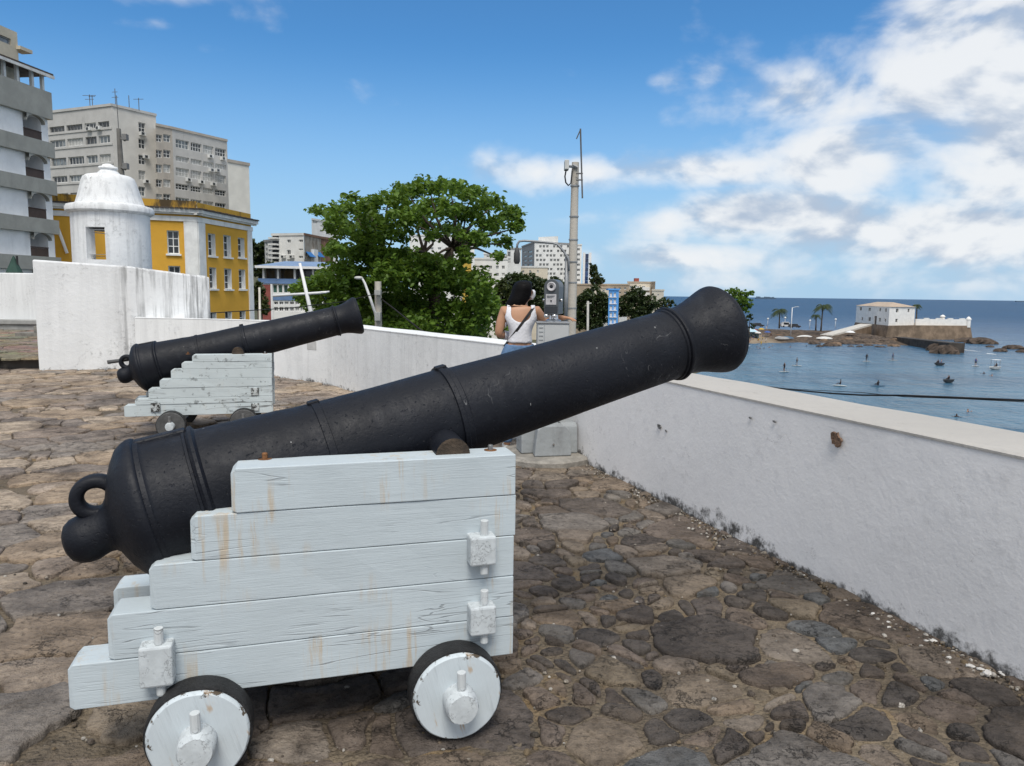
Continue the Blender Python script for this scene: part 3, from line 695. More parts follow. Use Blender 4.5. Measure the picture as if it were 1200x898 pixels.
tag(mb.build('stone_block', plain('grey_block', (.2, .19, .17), .9, .3, 8, .4), bevel=.015), 'low grey stepped stone block in the upper court by the tall white wall', 'stone block')

# sentry box
SC = aty(132, 300, 15.3); SX, SY = SC[0], SC[1]
def zat(y, Y=15.3, x=128): return aty(x, y, Y)[2]
sent = thing('sentry_box', 'round white domed sentry box with a window opening, above the tall wall', 'sentry box', (SX, SY, 0))
zc = zat(249); Rb = .715
def pierced(mb, R, Ri, z0, z1, holes, n=96):
    """round wall with real openings: holes = (angle0, angle1, z0, z1)"""
    an = sorted({*[2 * PI * k / n for k in range(n)], *[h[i] % (2 * PI) for h in holes for i in (0, 1)]}); zs = sorted({z0, z1, *[h[i] for h in holes for i in (2, 3)]})
    pt = lambda r, a, z: (SX + r * math.cos(a), SY + r * math.sin(a), z)
    inh = lambda a, z: any((h[0] % (2 * PI)) < a < (h[1] % (2 * PI)) and h[2] < z < h[3] for h in holes)
    for i, a in enumerate(an):
        b_ = an[(i + 1) % len(an)] + (2 * PI if i == len(an) - 1 else 0)
        for c, d in zip(zs, zs[1:]):
            if inh((a + b_) / 2 % (2 * PI), (c + d) / 2): continue
            mb.add([pt(R, a, c), pt(R, b_, c), pt(R, b_, d), pt(R, a, d)], [(0, 1, 2, 3)]); mb.add([pt(Ri, a, c), pt(Ri, b_, c), pt(Ri, b_, d), pt(Ri, a, d)], [(3, 2, 1, 0)])
    for a0, a1, c, d in holes:
        for a in (a0, a1): mb.add([pt(R, a, c), pt(R, a, d), pt(Ri, a, d), pt(Ri, a, c)], [(0, 1, 2, 3)])
        ks = [a0 + (a1 - a0) * k / 6 for k in range(7)]
        for p, q in zip(ks, ks[1:]):
            for z in (c, d): mb.add([pt(R, p, z), pt(R, q, z), pt(Ri, q, z), pt(Ri, p, z)], [(0, 1, 2, 3)])
mb = MB(); view = math.atan2(-SY, -SX)             # direction from the box to the viewer
ang = lambda off: (view + off) % (2 * PI)
zw0, zw1 = zat(306), zat(269.5)
pierced(mb, Rb, Rb - .24, 0, zc, [(ang(-.66), ang(-.16), zw0, zw1), (ang(.95), ang(1.22), zat(300), zat(272)), (ang(PI + .1), ang(PI + .75), zw0 - .6, zw1)])
body = mb.build('body', P_DOME, sent, origin=(SX, SY, 0))
mb = MB(); mb.lathe([(Rb - .02, zc - .05), (Rb + .04, zc - .045), (Rb + .085, zc - .01), (Rb + .09, zc + .06), (Rb + .06, zc + .11), (Rb - .06, zc + .14)], 72, Matrix.Translation((SX, SY, 0)), caps=False)
mb.build('cornice', P_DOME, sent, origin=(SX, SY, 0), smooth=True, sharp=40)
zt = zat(211); dm = [(Rb - .04, zc + .125)]
for px, y in ((93, 228), (98, 218), (103, 212), (107.5, 208.5), (111, 207), (114, 205)): dm.append(((128 - px) / 873 * 15.3, zat(y)))
dm[1] = ((128 - 90) / 873 * 15.3, zat(236)); dm.insert(2, ((128 - 94.5) / 873 * 15.3, zat(222)))
dm = [(Rb - .06, zc + .125), (.62, zat(239)), (.578, zat(231)), (.53, zat(221)), (.49, zat(213)), (.465, zat(209)), (.41, zat(206.8)), (.31, zat(205.4)), (.21, zat(204.6)), (.0, zat(204.5))]
mb = MB(); mb.lathe(dm, 72, Matrix.Translation((SX, SY, 0)), caps=False, wob=lambda t, z: .008 * math.sin(3 * t + z * 4)); mb.build('dome', P_DOME, sent, origin=(SX, SY, 0), smooth=True, sharp=50)
mb = MB(); mb.lathe([(.215, zat(205.2)), (.205, zat(203)), (.165, zat(201)), (.145, zat(199)), (.185, zat(197.8)), (.175, zat(196)), (.115, zat(195.2)), (.10, zat(193.6)), (.05, zat(192.4)), (0.003, zat(192))], 32, Matrix.Translation((SX, SY, 0)), caps=False, wob=lambda t, z: .05 * math.sin(4 * t + 9 * z))
mb.build('finial', P_DOME, sent, origin=(SX, SY, 0), smooth=True, sharp=60)

# closed green parasol on the court, far left
P = aty(17, 320, 26); gp = thing('parasol', 'closed dark green parasol behind the low court wall, far left', 'parasol', (P[0], P[1], .2))
mb = MB(); mb.lathe([(.22, aty(17, 326, 26)[2]), (.26, aty(17, 320, 26)[2]), (.02, aty(17, 300, 26)[2])], 10, Matrix.Translation((P[0], P[1], 0)), wob=lambda t, z: .18 * math.sin(5 * t)); mb.build('canopy', plain('green_canvas', (.03, .07, .055), .8), gp, origin=(P[0], P[1], .2))
mb = MB(); mb.tube([(P[0] + .12, P[1], .2), (P[0] + .12, P[1], aty(21, 300, 26)[2])], .035, 8); mb.build('pole', plain('dark_pole', (.03, .03, .03), .6), gp, origin=(P[0], P[1], .2))

# ------------------------------------------------------------------ buildings
GROUND = -9.0
G_DARK = mat_glass('dark_window_glass'); G_MID = mat_glass('greyish_window_glass', (.13, .15, .16), .2); G_GREEN = mat_glass('green_window_glass', (.05, .12, .10), .2)
CURT = plain('pale_curtain_behind_glass', (.42, .42, .40), .5, .2, 2)
FRAME = plain('white_window_frame', (.66, .66, .64), .6); FRAME_G = plain('grey_window_frame', (.3, .3, .29), .6)
def win(parent, P1, P2, h, depth, frame=FRAME, glass=G_DARK, nu=2, nv=1, sill=True, origin=None, fw=.05, name='window', split=False):
    """one window in an opening: frame, mullions, glass, sill"""
    u0, u1, z0, z1 = h; mb = MB(); d = depth; w = lambda a, b_, c, e, o0, o1, m=0: mb.wallbox(P1, P2, a, b_, o0, o1, c, e, m)
    w(u0, u0 + fw, z0, z1, -d, -d + .06); w(u1 - fw, u1, z0, z1, -d, -d + .06); w(u0 + fw, u1 - fw, z0, z0 + fw, -d, -d + .06); w(u0 + fw, u1 - fw, z1 - fw, z1, -d, -d + .06)
    for k in range(1, nu): u = u0 + (u1 - u0) * k / nu; w(u - fw * .4, u + fw * .4, z0 + fw, z1 - fw, -d, -d + .05)
    for k in range(1, nv): z = z0 + (z1 - z0) * k / nv; w(u0 + fw, u1 - fw, z - fw * .4, z + fw * .4, -d, -d + .047)
    if sill: w(u0 - .08, u1 + .08, z0 - .09, z0 - .003, .0, .10)
    if not split:
        w(u0 + fw * .5, u1 - fw * .5, z0 + fw * .5, z1 - fw * .5, -d + .012, -d + .02, 1)
        return mb.build(name, [frame, glass], parent, origin=origin)
    f = mb.build(name, frame, parent, origin=origin); g = MB(); g.wallbox(P1, P2, u0 + fw * .5, u1 - fw * .5, -d + .012, -d + .02, z0 + fw * .5, z1 - fw * .5); p_ = g.build('pane', glass, f, origin=origin); return f
def pxrect(P1, P2, x0, y0, x1, y1):
    a, zb = onwall(P1, P2, x0, y1); b_, zt_ = onwall(P1, P2, x1, y0); a2, zt2 = onwall(P1, P2, x0, y0); b2, zb2 = onwall(P1, P2, x1, y1)
    u0, u1 = sorted(((a + a2) / 2, (b_ + b2) / 2)); return (u0, u1, (zb + zb2) / 2, (zt_ + zt2) / 2)
def closed(mb, front, back, z0, z1, mi=0, roof=True, rz=None):
    """the blind sides: front = [P..] left to right as seen, back = far corners right to left"""
    ring = [*front[-1:], *back, *front[:1]]
    for a, b_ in zip(ring, ring[1:]): mb.add([(*a[:2], z0), (*b_[:2], z0), (*b_[:2], z1), (*a[:2], z1)], [(0, 1, 2, 3)], mi)
    if roof:
        poly = [tuple(p[:2]) for p in front] + [tuple(p[:2]) for p in back]; zr = z1 if rz is None else rz
        mb.add([(*p, zr) for p in poly], [tuple(range(len(poly)))], mi)
def pt2(P): return (float(P[0]), float(P[1]))
def away(P, k, dx=0): P = np.array(P[:2]); u = P / np.linalg.norm(P); return (float(P[0] + u[0] * k + dx), float(P[1] + u[1] * k))

# yellow corner building
YEL = mat_stain('ochre_stucco', (.70, .385, .055), (.5, .27, .045), .62, .5); YEL_ST = mat_stain('stained_ochre_attic', (.50, .29, .045), (.045, .038, .03), .44, .93)
WTRIM = plain('white_stucco_trim', (.78, .78, .76), .8, .1, 2, dirt=.35); TILE = mat_stain('blackened_tile_edge', (.09, .075, .065), (.03, .03, .03), .5, .7, False)
YC = aty(230, 236, 38); zt = YC[2]; YR = atz(293.7, 250, zt); YL = atz(20, 224.5, zt)
A, B, C = pt2(YL), pt2(YC), pt2(YR)
yb = thing('yellow_building', 'ochre yellow corner building with white pilasters and a blackened attic, behind the sentry box', 'building', (*B, GROUND)); og = (*B, GROUND)
zcor = onwall(B, C, 238, 252)[1]
LW = [pxrect(A, B, 196, 272, 210, 298), pxrect(A, B, 197, 312.5, 210, 332)]
def shift(h, du): return (h[0] + du, h[1] + du, h[2], h[3])
RW = [pxrect(B, C, *q) for q in [(244, 274, 252.5, 300), (262, 276, 270.7, 301.5), (279, 279, 286.5, 302), (245.6, 313.6, 253.6, 338.6), (263, 315, 271.5, 339), (280, 316, 287.5, 339), (246, 366, 254, 391), (264, 365, 272, 390), (281, 364.5, 288, 389)]]
r1 = RW[0]; LWs = [(h[0], h[1], r[2], r[3]) for h in LW[:1] for r in (RW[0], RW[3], RW[6])]; LWs += [shift(h, -1.9) for h in LWs[:3]] + [shift(h, -5.6) for h in LWs[:3]]
mb = MB(); mb.facade(A, B, GROUND, zcor, LWs, .28, 0, 1); mb.facade(B, C, GROUND, zcor, RW, .28, 0, 1); closed(mb, [A, B, C], [away(C, 9), away(A, 9)], GROUND, zcor)
mb.build('wall', [YEL, WTRIM], yb, origin=og)
for P1, P2, hs in ((A, B, LWs), (B, C, RW)):
    for h in hs: win(yb, P1, P2, h, .25, WTRIM, G_DARK, 2, 3, True, og, .05, split=True)
def strip(parent, name, P1, P2, u0, u1, z0, z1, o, m, origin): mb = MB(); mb.wallbox(P1, P2, u0, u1, .0, o, z0, z1); return mb.build(name, m, parent, origin=origin)
LAB, LBC = math.dist(A, B), math.dist(B, C)
strip(yb, 'pilaster', A, B, LAB - .62, LAB - .0, GROUND, zcor - .42, .06, WTRIM, og); strip(yb, 'pilaster', B, C, .0, .62, GROUND, zcor - .42, .065, WTRIM, og); strip(yb, 'pilaster', B, C, LBC - .5, LBC, GROUND, zcor - .42, .06, WTRIM, og)
mb = MB(); 
for (P1, P2, l0, l1) in ((A, B, 0, LAB + .05), (B, C, -.05, LBC + .08)): mb.wallbox(P1, P2, l0, l1, .0, .07, zcor - .41, zcor - .17)
mb.build('frieze_band', WTRIM, yb, origin=og)
mb = MB()
for (P1, P2, l0, l1) in ((A, B, 0, LAB + .3), (B, C, -.3, LBC + .3)): mb.wallbox(P1, P2, l0, l1, .0, .30, zcor + .0, zcor + .17); mb.wallbox(P1, P2, l0, l1, .0, .19, zcor - .08, zcor - .003)
mb.build('cornice', WTRIM, yb, origin=og)
mb = MB()
for (P1, P2, l0, l1) in ((A, B, 0, LAB + .4), (B, C, -.4, LBC + .4)):
    n = int((l1 - l0) / .22)
    for k in range(n): mb.wallbox(P1, P2, l0 + k * .22, l0 + k * .22 + .19, -.1, .40 + .03 * ((k * 7) % 3), zcor + .173, zcor + .235)
mb.build('roof_tiles', TILE, yb, origin=og)
mb = MB(); mb.facade(A, B, zcor + .17, zt, []); closed(mb, [A, B], [away(B, .5), away(A, .5)], zcor + .17, zt); mb.build('attic', YEL_ST, yb, origin=og)
mb = MB(); B2 = (B[0] + .02, B[1] + .02); mb.facade(B2, C, zcor + .17, zt - .05, []); closed(mb, [B2, C], [away(C, .5), away(B2, .5)], zcor + .17, zt - .05); mb.build('attic', mat_stain('ochre_attic', (.52, .31, .05), (.12, .08, .03), .52, .8), yb, origin=og)
D1 = pxrect(A, B, 71, 268, 80, 297)
mb = MB(); mb.tube([(*(np.array(A) + (np.array(B) - np.array(A)) / LAB * D1[0] + np.array([0, -.15])), D1[3]), (*(np.array(A) + (np.array(B) - np.array(A)) / LAB * D1[1] + np.array([0, -.15])), D1[2])], .07, 8); mb.build('downpipe', WTRIM, yb, origin=og)

# grey apartment tower
TG = mat_stain('grey_concrete_render', (.50, .49, .47), (.33, .325, .31), .55, .6); TPL = mat_stain('pale_concrete_render', (.62, .595, .55), (.5, .485, .45), .58, .5); TTA = mat_stain('taupe_concrete', (.43, .39, .34), (.32, .29, .26), .5, .6)
PANEL = plain('white_spandrel_panel', (.5, .5, .48), .7, .2, 1)
rw = random.Random(21)
def rwin(): return rw.choices([G_DARK, G_MID, CURT], [.5, .28, .22])[0]
Tc = aty(130.5, 122, 92); zt = Tc[2]; Tl = atz(0, 137.5, zt); Tr = atz(182.5, 134, zt)
A, B, C = pt2(Tl), pt2(Tc), pt2(Tr); og = (*B, GROUND)
tw = thing('apartment_tower', 'tall grey apartment tower with ribbon windows and aerials on its roof, far left', 'building', og)
hl = []; rows = [(142.5, 149.5), (159, 168), (181, 190.5), (203, 211), (224, 233), (246, 255), (268, 277), (290, 299)]
cols = [(6, 16), (22, 32), (36, 49.5), (52.5, 57), (58.5, 76), (78.5, 97), (100, 113), (115.5, 128.6)]
zr_ = []
for y0, y1 in rows: q = pxrect(A, B, 115, y0, 128, y1); zr_.append((q[2], q[3]))
for z0, z1 in zr_:
    for x0, x1 in cols: u0 = onwall(A, B, x0, 160)[0]; u1 = onwall(A, B, x1, 160)[0]; hl.append((u0, u1, z0, z1))
hr = []
for y0, y1 in [(144, 156), (163, 174.5), (182, 193), (200, 211), (219, 230), (238, 249)]: hr.append(pxrect(B, C, 162.5, y0, 170.5, y1))
mb = MB(); mb.facade(A, B, GROUND, zt, hl, .25, 0); mb.facade(B, C, GROUND, zt, hr, .25, 1); closed(mb, [A, B, C], [away(C, 16), away(A, 16)], GROUND, zt, 1)
mb.build('wall', [TG, TPL], tw, origin=og)
for h in hl: win(tw, A, B, h, .22, rw.choice([FRAME, FRAME, FRAME_G]), rwin(), max(2, int((h[1] - h[0]) / .55)), 1, False, og, .09)
for h in hr: win(tw, B, C, h, .22, FRAME, rwin(), 2, 2, False, og, .08)
LT = math.dist(A, B)
for z0, z1 in zr_: strip(tw, 'floor_band', A, B, .0, LT - .1, z0 - .28, z0 - .06, .09, TG, og)
def ac(parent, P1, P2, u, z, og): mb = MB(); mb.wallbox(P1, P2, u - .34, u + .34, .0, .4, z - .21, z + .21); mb.wallbox(P1, P2, u - .26, u + .1, .4, .42, z - .15, z + .15, 1); return mb.build('air_conditioner', [FRAME, G_DARK], parent, origin=og)
for x, y in ((106, 151.5), (117.5, 150.5), (116, 240), (85, 236)): u, z = onwall(A, B, x, y); ac(tw, A, B, u, z, og)
for x, y in ((166, 157), (170, 184), (171, 213)): u, z = onwall(B, C, x, y); ac(tw, B, C, u, z, og)
mb = MB()
for (P1, P2, L) in ((A, B, math.dist(A, B)), (B, C, math.dist(B, C))): mb.wallbox(P1, P2, 0, L + .05, .0, .12, zt - .25, zt + .05)
mb.build('parapet_edge', TG, tw, origin=og)
AER = plain('aerial_metal', (.12, .12, .12), .5)
def aerial(x, y0, y1, Y, bars, label, name='aerial'):
    P = aty(x, y1, Y); Q = aty(x, y0, Y); mb = MB(); mb.tube([tuple(P), (P[0], P[1], Q[2])], .045, 5); H = Q[2] - P[2]
    for f, w in bars: mb.tube([(P[0] - w * .7, P[1], P[2] + H * f), (P[0] + w * .7, P[1] - .1, P[2] + H * f)], .03, 4)
    return mb
for x, y0, y1, bars in [(105.5, 111, 124, [(.92, 1.2), (.6, .8)]), (108.5, 112, 124, [(.9, .6)]), (135.5, 104, 123.5, [(.8, .5), (.5, .6)]), (151.5, 112, 126, []), (163, 115, 129, [(.9, .9)])]:
    m_ = aerial(x, y0, y1 + 1, 94, bars, ''); m_.build('aerial', AER, tw, origin=og)
mb = MB(); q = aty(185, 140, 93); mb.box(q[0] - .5, q[0] + .25, q[1] + 1.5, q[1] + 4, q[2] - 2, aty(185, 132, 93)[2]); pass
P = aty(141, 215, 60.); tp = thing('telecom_pole', 'dark concrete telecom pole with small antennas, right above the sentry box dome', 'pole', (P[0], 60., GROUND)); og2 = tuple(tp.location); s60 = 60 / 873
TPM = plain('dark_pole_concrete', (.16, .155, .145), .9, .2, 2); m_ = MB(); q0, q1 = aty(143, 215, 60.), aty(139, 151, 60.); m_.tube([(q0[0] + .3, 60., GROUND), tuple(q0), tuple(q1)], [.3, 3.4 * s60, 2.3 * s60], 12); m_.build('shaft', TPM, tp, origin=og2, smooth=True, sharp=40)
m_ = MB(); m_.tube([tuple(q1), tuple(aty(136.3, 112, 60.))], .03, 6); m_.build('whip_antenna', AER, tp, origin=og2)
for x, y in ((146.8, 161), (147.5, 195)):
    m_ = MB(); a, b_ = aty(x - 2.4, y + 3.4, 59.8), aty(x + 2.4, y - 3.4, 59.8); m_.box(a[0], b_[0], 59.6, 60.0, a[2], b_[2]); m_.tube([tuple(aty(x - 6, y + 1, 59.8)), tuple(aty(x, y + 4.5, 59.8))], .05, 6); m_.build('panel_antenna', GREYP, tp, origin=og2)
# taupe wing with four columns of windows
Wa = aty(182, 145, 94.0); zt = Wa[2]; Wb = atz(201.5, 149, zt); Wc = atz(266, 164, zt); A, B, C = pt2(Wa), pt2(Wb), pt2(Wc); og = (*B, GROUND)
wg = thing('apartment_block', 'taupe and grey apartment block joined behind the tall grey tower', 'building', og)
hA = []; hB = []
for y0, y1 in [(158, 166.5), (176, 185), (193, 202.5), (210.5, 219.5), (227.5, 236.5), (245, 254)]:
    for x0, x1 in ((183, 190), (191.5, 200)): hA.append(pxrect(A, B, x0, y0, x1, y1))
for y0, y1 in [(164.5, 174.5), (184, 190.5), (197.5, 207.5), (216, 223), (232, 241), (250, 258)]:
    z = pxrect(B, C, 206, y0, 222, y1)
    for x0, x1 in ((206, 221.5), (223.5, 236), (238, 250), (252, 264.5)): q = pxrect(B, C, x0, y0, x1, y1); hB.append((q[0], q[1], z[2], z[3]))
mb = MB(); mb.facade(A, B, GROUND, zt, hA, .25, 1); mb.facade(B, C, GROUND, zt, hB, .25, 0); closed(mb, [A, B, C], [away(C, 14), away(A, 14)], GROUND, zt); mb.build('wall', [TG, TTA], wg, origin=og)
for h in hA: win(wg, A, B, h, .22, FRAME, rwin(), 2, 2, False, og, .08)
for i, h in enumerate(hB): win(wg, B, C, h, .22, FRAME, CURT if (i // 4) in (1, 2) and rw.random() < .75 else rwin(), 4, 2 if i // 4 != 1 else 1, False, og, .08)
for x, y in ((245.5, 183.5), (260.5, 186), (220, 211), (235, 213.5), (249, 216), (247, 199.5), (254, 200)): u, z = onwall(B, C, x, y); ac(wg, B, C, u, z, og)
mb = MB(); mb.wallbox(A, B, 0, math.dist(A, B), 0, .12, zt - .25, zt + .05); mb.wallbox(B, C, 0, math.dist(B, C), 0, .12, zt - .25, zt + .05); mb.build('parapet_edge', TTA, wg, origin=og)
# blank white gable house
Wa = aty(266.5, 187, 90); zt = Wa[2]; Wb = atz(291.7, 191.7, zt); A, B = pt2(Wa), pt2(Wb); og = (*A, GROUND)
wt = thing('white_building', 'blank creamy white building end with a stained top, right of the apartment block', 'building', og)
mb = MB(); mb.facade(A, B, GROUND, zt, []); closed(mb, [A, B], [away(B, 12), away(A, 12)], GROUND, zt); mb.build('wall', mat_stain('creamy_white_render', (.74, .71, .64), (.5, .47, .42), .62, .6), wt, origin=og)
mb = MB(); L = math.dist(A, B); mb.wallbox(A, B, -.05, L + .08, .0, .1, zt - .3, zt + .06); mb.build('parapet_edge', TTA, wt, origin=og)

# balcony apartment building at the left edge
GB = plain('grey_green_balcony_band', (.33, .33, .30), .8, .1, 1.5, dirt=.25); WP = plain('white_panel_wall', (.86, .86, .86), .7, .06, 1.5, dirt=.15); BEI = plain('beige_penthouse', (.56, .50, .39), .8, .1, 1, dirt=.2)
BRN = plain('dark_brown_railing', (.07, .045, .035), .6)
Rt = aty(53.6, 107.5, 33); zt = Rt[2]; Lf = atz(0, 88.5, zt); B = np.array(pt2(Rt)); A = np.array(pt2(Lf)); t = (A - B) / np.linalg.norm(A - B); A = B + t * 12; A, B = pt2(A), pt2(B); og = (*B, GROUND)
lb = thing('balcony_apartments', 'white and grey green apartment building with arched balconies, at the left edge', 'building', og); L = 12.
zz = lambda y, x=50: onwall(A, B, x, y)[1]
bands = [(107.5, 139), (166.5, 184), (211, 227.5), (257, 273.5), (301, 316.5)]     # band top / bottom at the right end
bz = [(zz(b_), zz(a)) for a, b_ in bands]; hfl = bz[2][1] - bz[3][1]
bz += [(bz[-1][0] - hfl * k, bz[-1][1] - hfl * k) for k in (1, 2)]
ur = lambda x, y=150: onwall(A, B, x, y)[0]
ubal0, ubal1 = ur(27), ur(48.2)
gal = [(ubal0, ubal1, b_[1], a[0]) for a, b_ in zip(bz, bz[1:])]
mb = MB(); mb.facade(A, B, GROUND, bz[0][0], gal, .8, 0, 0); closed(mb, [A, B], [away(B, 12), away(A, 12)], GROUND, zt); 
for h in gal: mb.wallbox(A, B, h[0], h[1], -.9, -.8, h[2], h[3])
mb.build('wall', WP, lb, origin=og)
for z0, z1 in bz: strip(lb, 'balcony_band', A, B, 0, L + .06, z0, z1, .22, GB, og)
for i, h in enumerate(gal):
    mb = MB(); n = 12; um = (h[0] + h[1]) / 2; w = (h[1] - h[0]) / 2; ah = .3          # arch spandrel hanging under each band
    for k in range(n):
        a0, a1 = PI * k / n, PI * (k + 1) / n; ua, ub_ = um - w * math.cos(a0), um - w * math.cos(a1); za, zb = h[3] - ah + ah * math.sin(a0) * .98, h[3] - ah + ah * math.sin(a1) * .98
        P = lambda u, z, o: (*(np.array(A) + (np.array(B) - np.array(A)) / L * u + np.array([(B[1] - A[1]), -(B[0] - A[0])]) / L * o), z)
        mb.add([P(ua, za, .02), P(ub_, zb, .02), P(ub_, h[3], .02), P(ua, h[3], .02), P(ua, za, .2), P(ub_, zb, .2), P(ub_, h[3], .2), P(ua, h[3], .2)], [(0, 1, 2, 3), (7, 6, 5, 4), (0, 4, 5, 1)])
    mb.build('balcony_arch', GB, lb, origin=og)
    mb = MB(); rh = (h[3] - h[2]) * .36; mb.wallbox(A, B, h[0], h[1], -.06, .0, h[2], h[2] + rh)
    mb.wallbox(A, B, h[0], h[1], -.08, .02, h[2] + rh + .01, h[2] + rh + .05); mb.build('balcony_railing', BRN, lb, origin=og)
    mb = MB(); mb.wallbox(A, B, h[0] + .02, h[0] + .02 + .25 * (h[1] - h[0]), -.7, -.65, h[2], h[3] - .3); mb.build('balcony_door', G_DARK, lb, origin=og)
pa, pb = ur(-60, 60), ur(36.5, 60)
q0, q1 = onwall(A, B, 36, 104)[1], onwall(A, B, 35, 37.5)[1]
mb = MB(); wh = pxrect(A, B, 2, 57 - 6, 30, 71 - 18); za, zb = onwall(A, B, 30, 46)[1], onwall(A, B, 30, 53.5)[1]
mb2 = (pa + .5, ur(30, 50), zb, za)
bp = away(B, 0); S = np.array(A) + (np.array(B) - np.array(A)) / L * pa; E_ = np.array(A) + (np.array(B) - np.array(A)) / L * pb; nn = np.array([(B[1] - A[1]), -(B[0] - A[0])]) / L
S, E_ = tuple(S - nn * .6), tuple(E_ - nn * .6); lS = math.dist(S, E_)
hh = (.4, lS - .35, zb, za); mb.facade(S, E_, zt - .2, q1, [hh], .15); closed(mb, [S, E_], [away(E_, 6), away(S, 6)], zt - .2, q1); mb.wallbox(S, E_, lS - .1, lS + .55, -.3, .2, onwall(A, B, 36, 58)[1], onwall(A, B, 36, 54)[1]); mb.build('penthouse', BEI, lb, origin=og)
win(lb, S, E_, hh, .12, FRAME_G, mat_glass('pale_blue_glass', (.2, .25, .3), .08), 5, 1, False, og)  # penthouse panes paler and bluer than the other windows
zc0 = onwall(A, B, 54, 89)[1]; mb = MB()
ue = ur(56.5, 89)
for k in range(int(L / .25)): u = ue - .25 * k; mb.wallbox(A, B, u - .22, u, -2.2, .25, zc0 + .0, zc0 + .09)
mb.build('awning_roof', TILE, lb, origin=og); mb = MB(); mb.wallbox(A, B, 0, ue, .24, .30, zc0 - .12, zc0 - .003); mb.build('awning_fascia', FRAME, lb, origin=og)
for x in (6, 21, 38, 50): u = ur(x, 95); mb = MB(); mb.wallbox(A, B, u - .06, u + .06, -.1, .02, zt + .003, zc0 - .005); mb.build('awning_post', FRAME, lb, origin=og)

# ------------------------------------------------------------------ sea and land
SEA_Z = -13.5
def mat_sea():
    m, nt, b, tc = newmat('sea_water'); g = nt.new('ShaderNodeNewGeometry').outputs['Position']
    dist = nt.new('ShaderNodeVectorMath', operation='LENGTH'); nt.put(dist.inputs[0], g); dl = dist.outputs['Value']
    n1 = nt.noise(g, .55, 5, .62, .4, stretch=(1., 1.35, 1)); n2 = nt.noise(g, .09, 4, .6, .5, stretch=(.8, 1.6, 1)); n3 = nt.noise(g, .018, 4, .6, .3, stretch=(.6, 2.2, 1))
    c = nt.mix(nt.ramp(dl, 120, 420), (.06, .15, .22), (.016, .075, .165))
    c = nt.mix(nt.ramp(n3, .4, .65, 0, .5), c, (.008, .04, .085)); c = nt.mix(nt.ramp(n1, .56, .70, 0, .25), c, (.10, .17, .22))
    n4 = nt.noise(g, .33, 4, .65, .3, stretch=(1.2, .38, 1)); c = nt.mix(nt.ramp(n4, .50, .70, 0, .4), c, (.004, .024, .05)); c = nt.mix(nt.ramp(n4, .47, .30, 0, .55), c, (.12, .21, .28))
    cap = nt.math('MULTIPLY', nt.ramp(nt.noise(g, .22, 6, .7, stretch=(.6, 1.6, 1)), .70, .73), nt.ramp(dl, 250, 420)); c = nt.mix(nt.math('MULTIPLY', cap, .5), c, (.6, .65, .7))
    h = nt.math('ADD', nt.math('ADD', nt.math('MULTIPLY', n1, .5), nt.math('MULTIPLY', n4, .9)), nt.math('MULTIPLY', n2, 1.6))
    setp(nt, b, color=c, rough=nt.ramp(dl, 60, 900, .2, .5), spec=.34, normal=nt.bump(h, 1., .9)); return m
SEAM = mat_sea()
n = 96; rad = [0, 60, 120, 250, 500, 1000, 2500, 7000, 20000, 60000]; vs = [(0, 0, SEA_Z)]; fs = []
for r in rad[1:]: vs += [(r * math.cos(2 * PI * k / n), r * math.sin(2 * PI * k / n), SEA_Z) for k in range(n)]
for k in range(n): fs.append((0, 1 + k, 1 + (k + 1) % n))
for i in range(len(rad) - 2):
    for k in range(n): a, b_ = 1 + i * n + k, 1 + i * n + (k + 1) % n; fs.append((a, a + n, b_ + n, b_))
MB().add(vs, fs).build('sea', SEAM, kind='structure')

def mat_shore():
    m, nt, b, tc = newmat('sand_and_shore_rubble'); o = tc['Object']; n = nt.noise(o, .3, 6, .7); n2 = nt.noise(o, 1.1, 5, .7)
    c = nt.mix(nt.ramp(n, .3, .7), (.20, .155, .11), (.33, .265, .19))
    rub = nt.mix(nt.ramp(n2, .4, .62), (.045, .035, .028), (.17, .125, .09))
    c = nt.mix(nt.ramp(nt.math('ADD', nt.xyz(o)[0], nt.math('MULTIPLY', n, 14)), 93, 99), c, rub)
    setp(nt, b, color=c, rough=.9, spec=.2, normal=nt.bump(n2, .8, .5)); return m
SAND = mat_shore(); EARTH = mat_stain('scrubby_town_ground', (.10, .10, .065), (.05, .06, .03), .45, .8, False)
ROCK = plain('dark_shore_rock', (.075, .055, .042), .85, .5, .6, 1., 3.5); ROCK_T = plain('brown_shore_rock', (.17, .115, .075), .85, .45, .5, 1., 3)
COAST = [(-60, 5), (0, 6), (24, 8), (60, 13), (110, 24), (150, 35), (200, 50), (236, 64)]   # (Y, X of the waterline)
def coast_x(Y): return np.interp(Y, [c[0] for c in COAST], [c[1] for c in COAST])
def land(X, Y):
    d = coast_x(Y) - X - 3 * np.sin(Y * .07)
    z = SEA_Z + np.clip(d * .22, -3, 3.2) + np.clip((d - 14) * .12, 0, 1.6)
    hill = np.clip((Y - 70) / 150, 0, 1) * np.clip((d - 40) / 90, 0, 1); z += hill * 16
    z = np.where(Y > 236, np.minimum(z, SEA_Z + np.clip((300 - Y) * .2, -3, 30)), z)
    return z + .25 * np.sin(X * .31) * np.cos(Y * .23)
sheet('town_ground', np.linspace(-420, 90, 180), np.linspace(-60, 420, 170), land, EARTH)
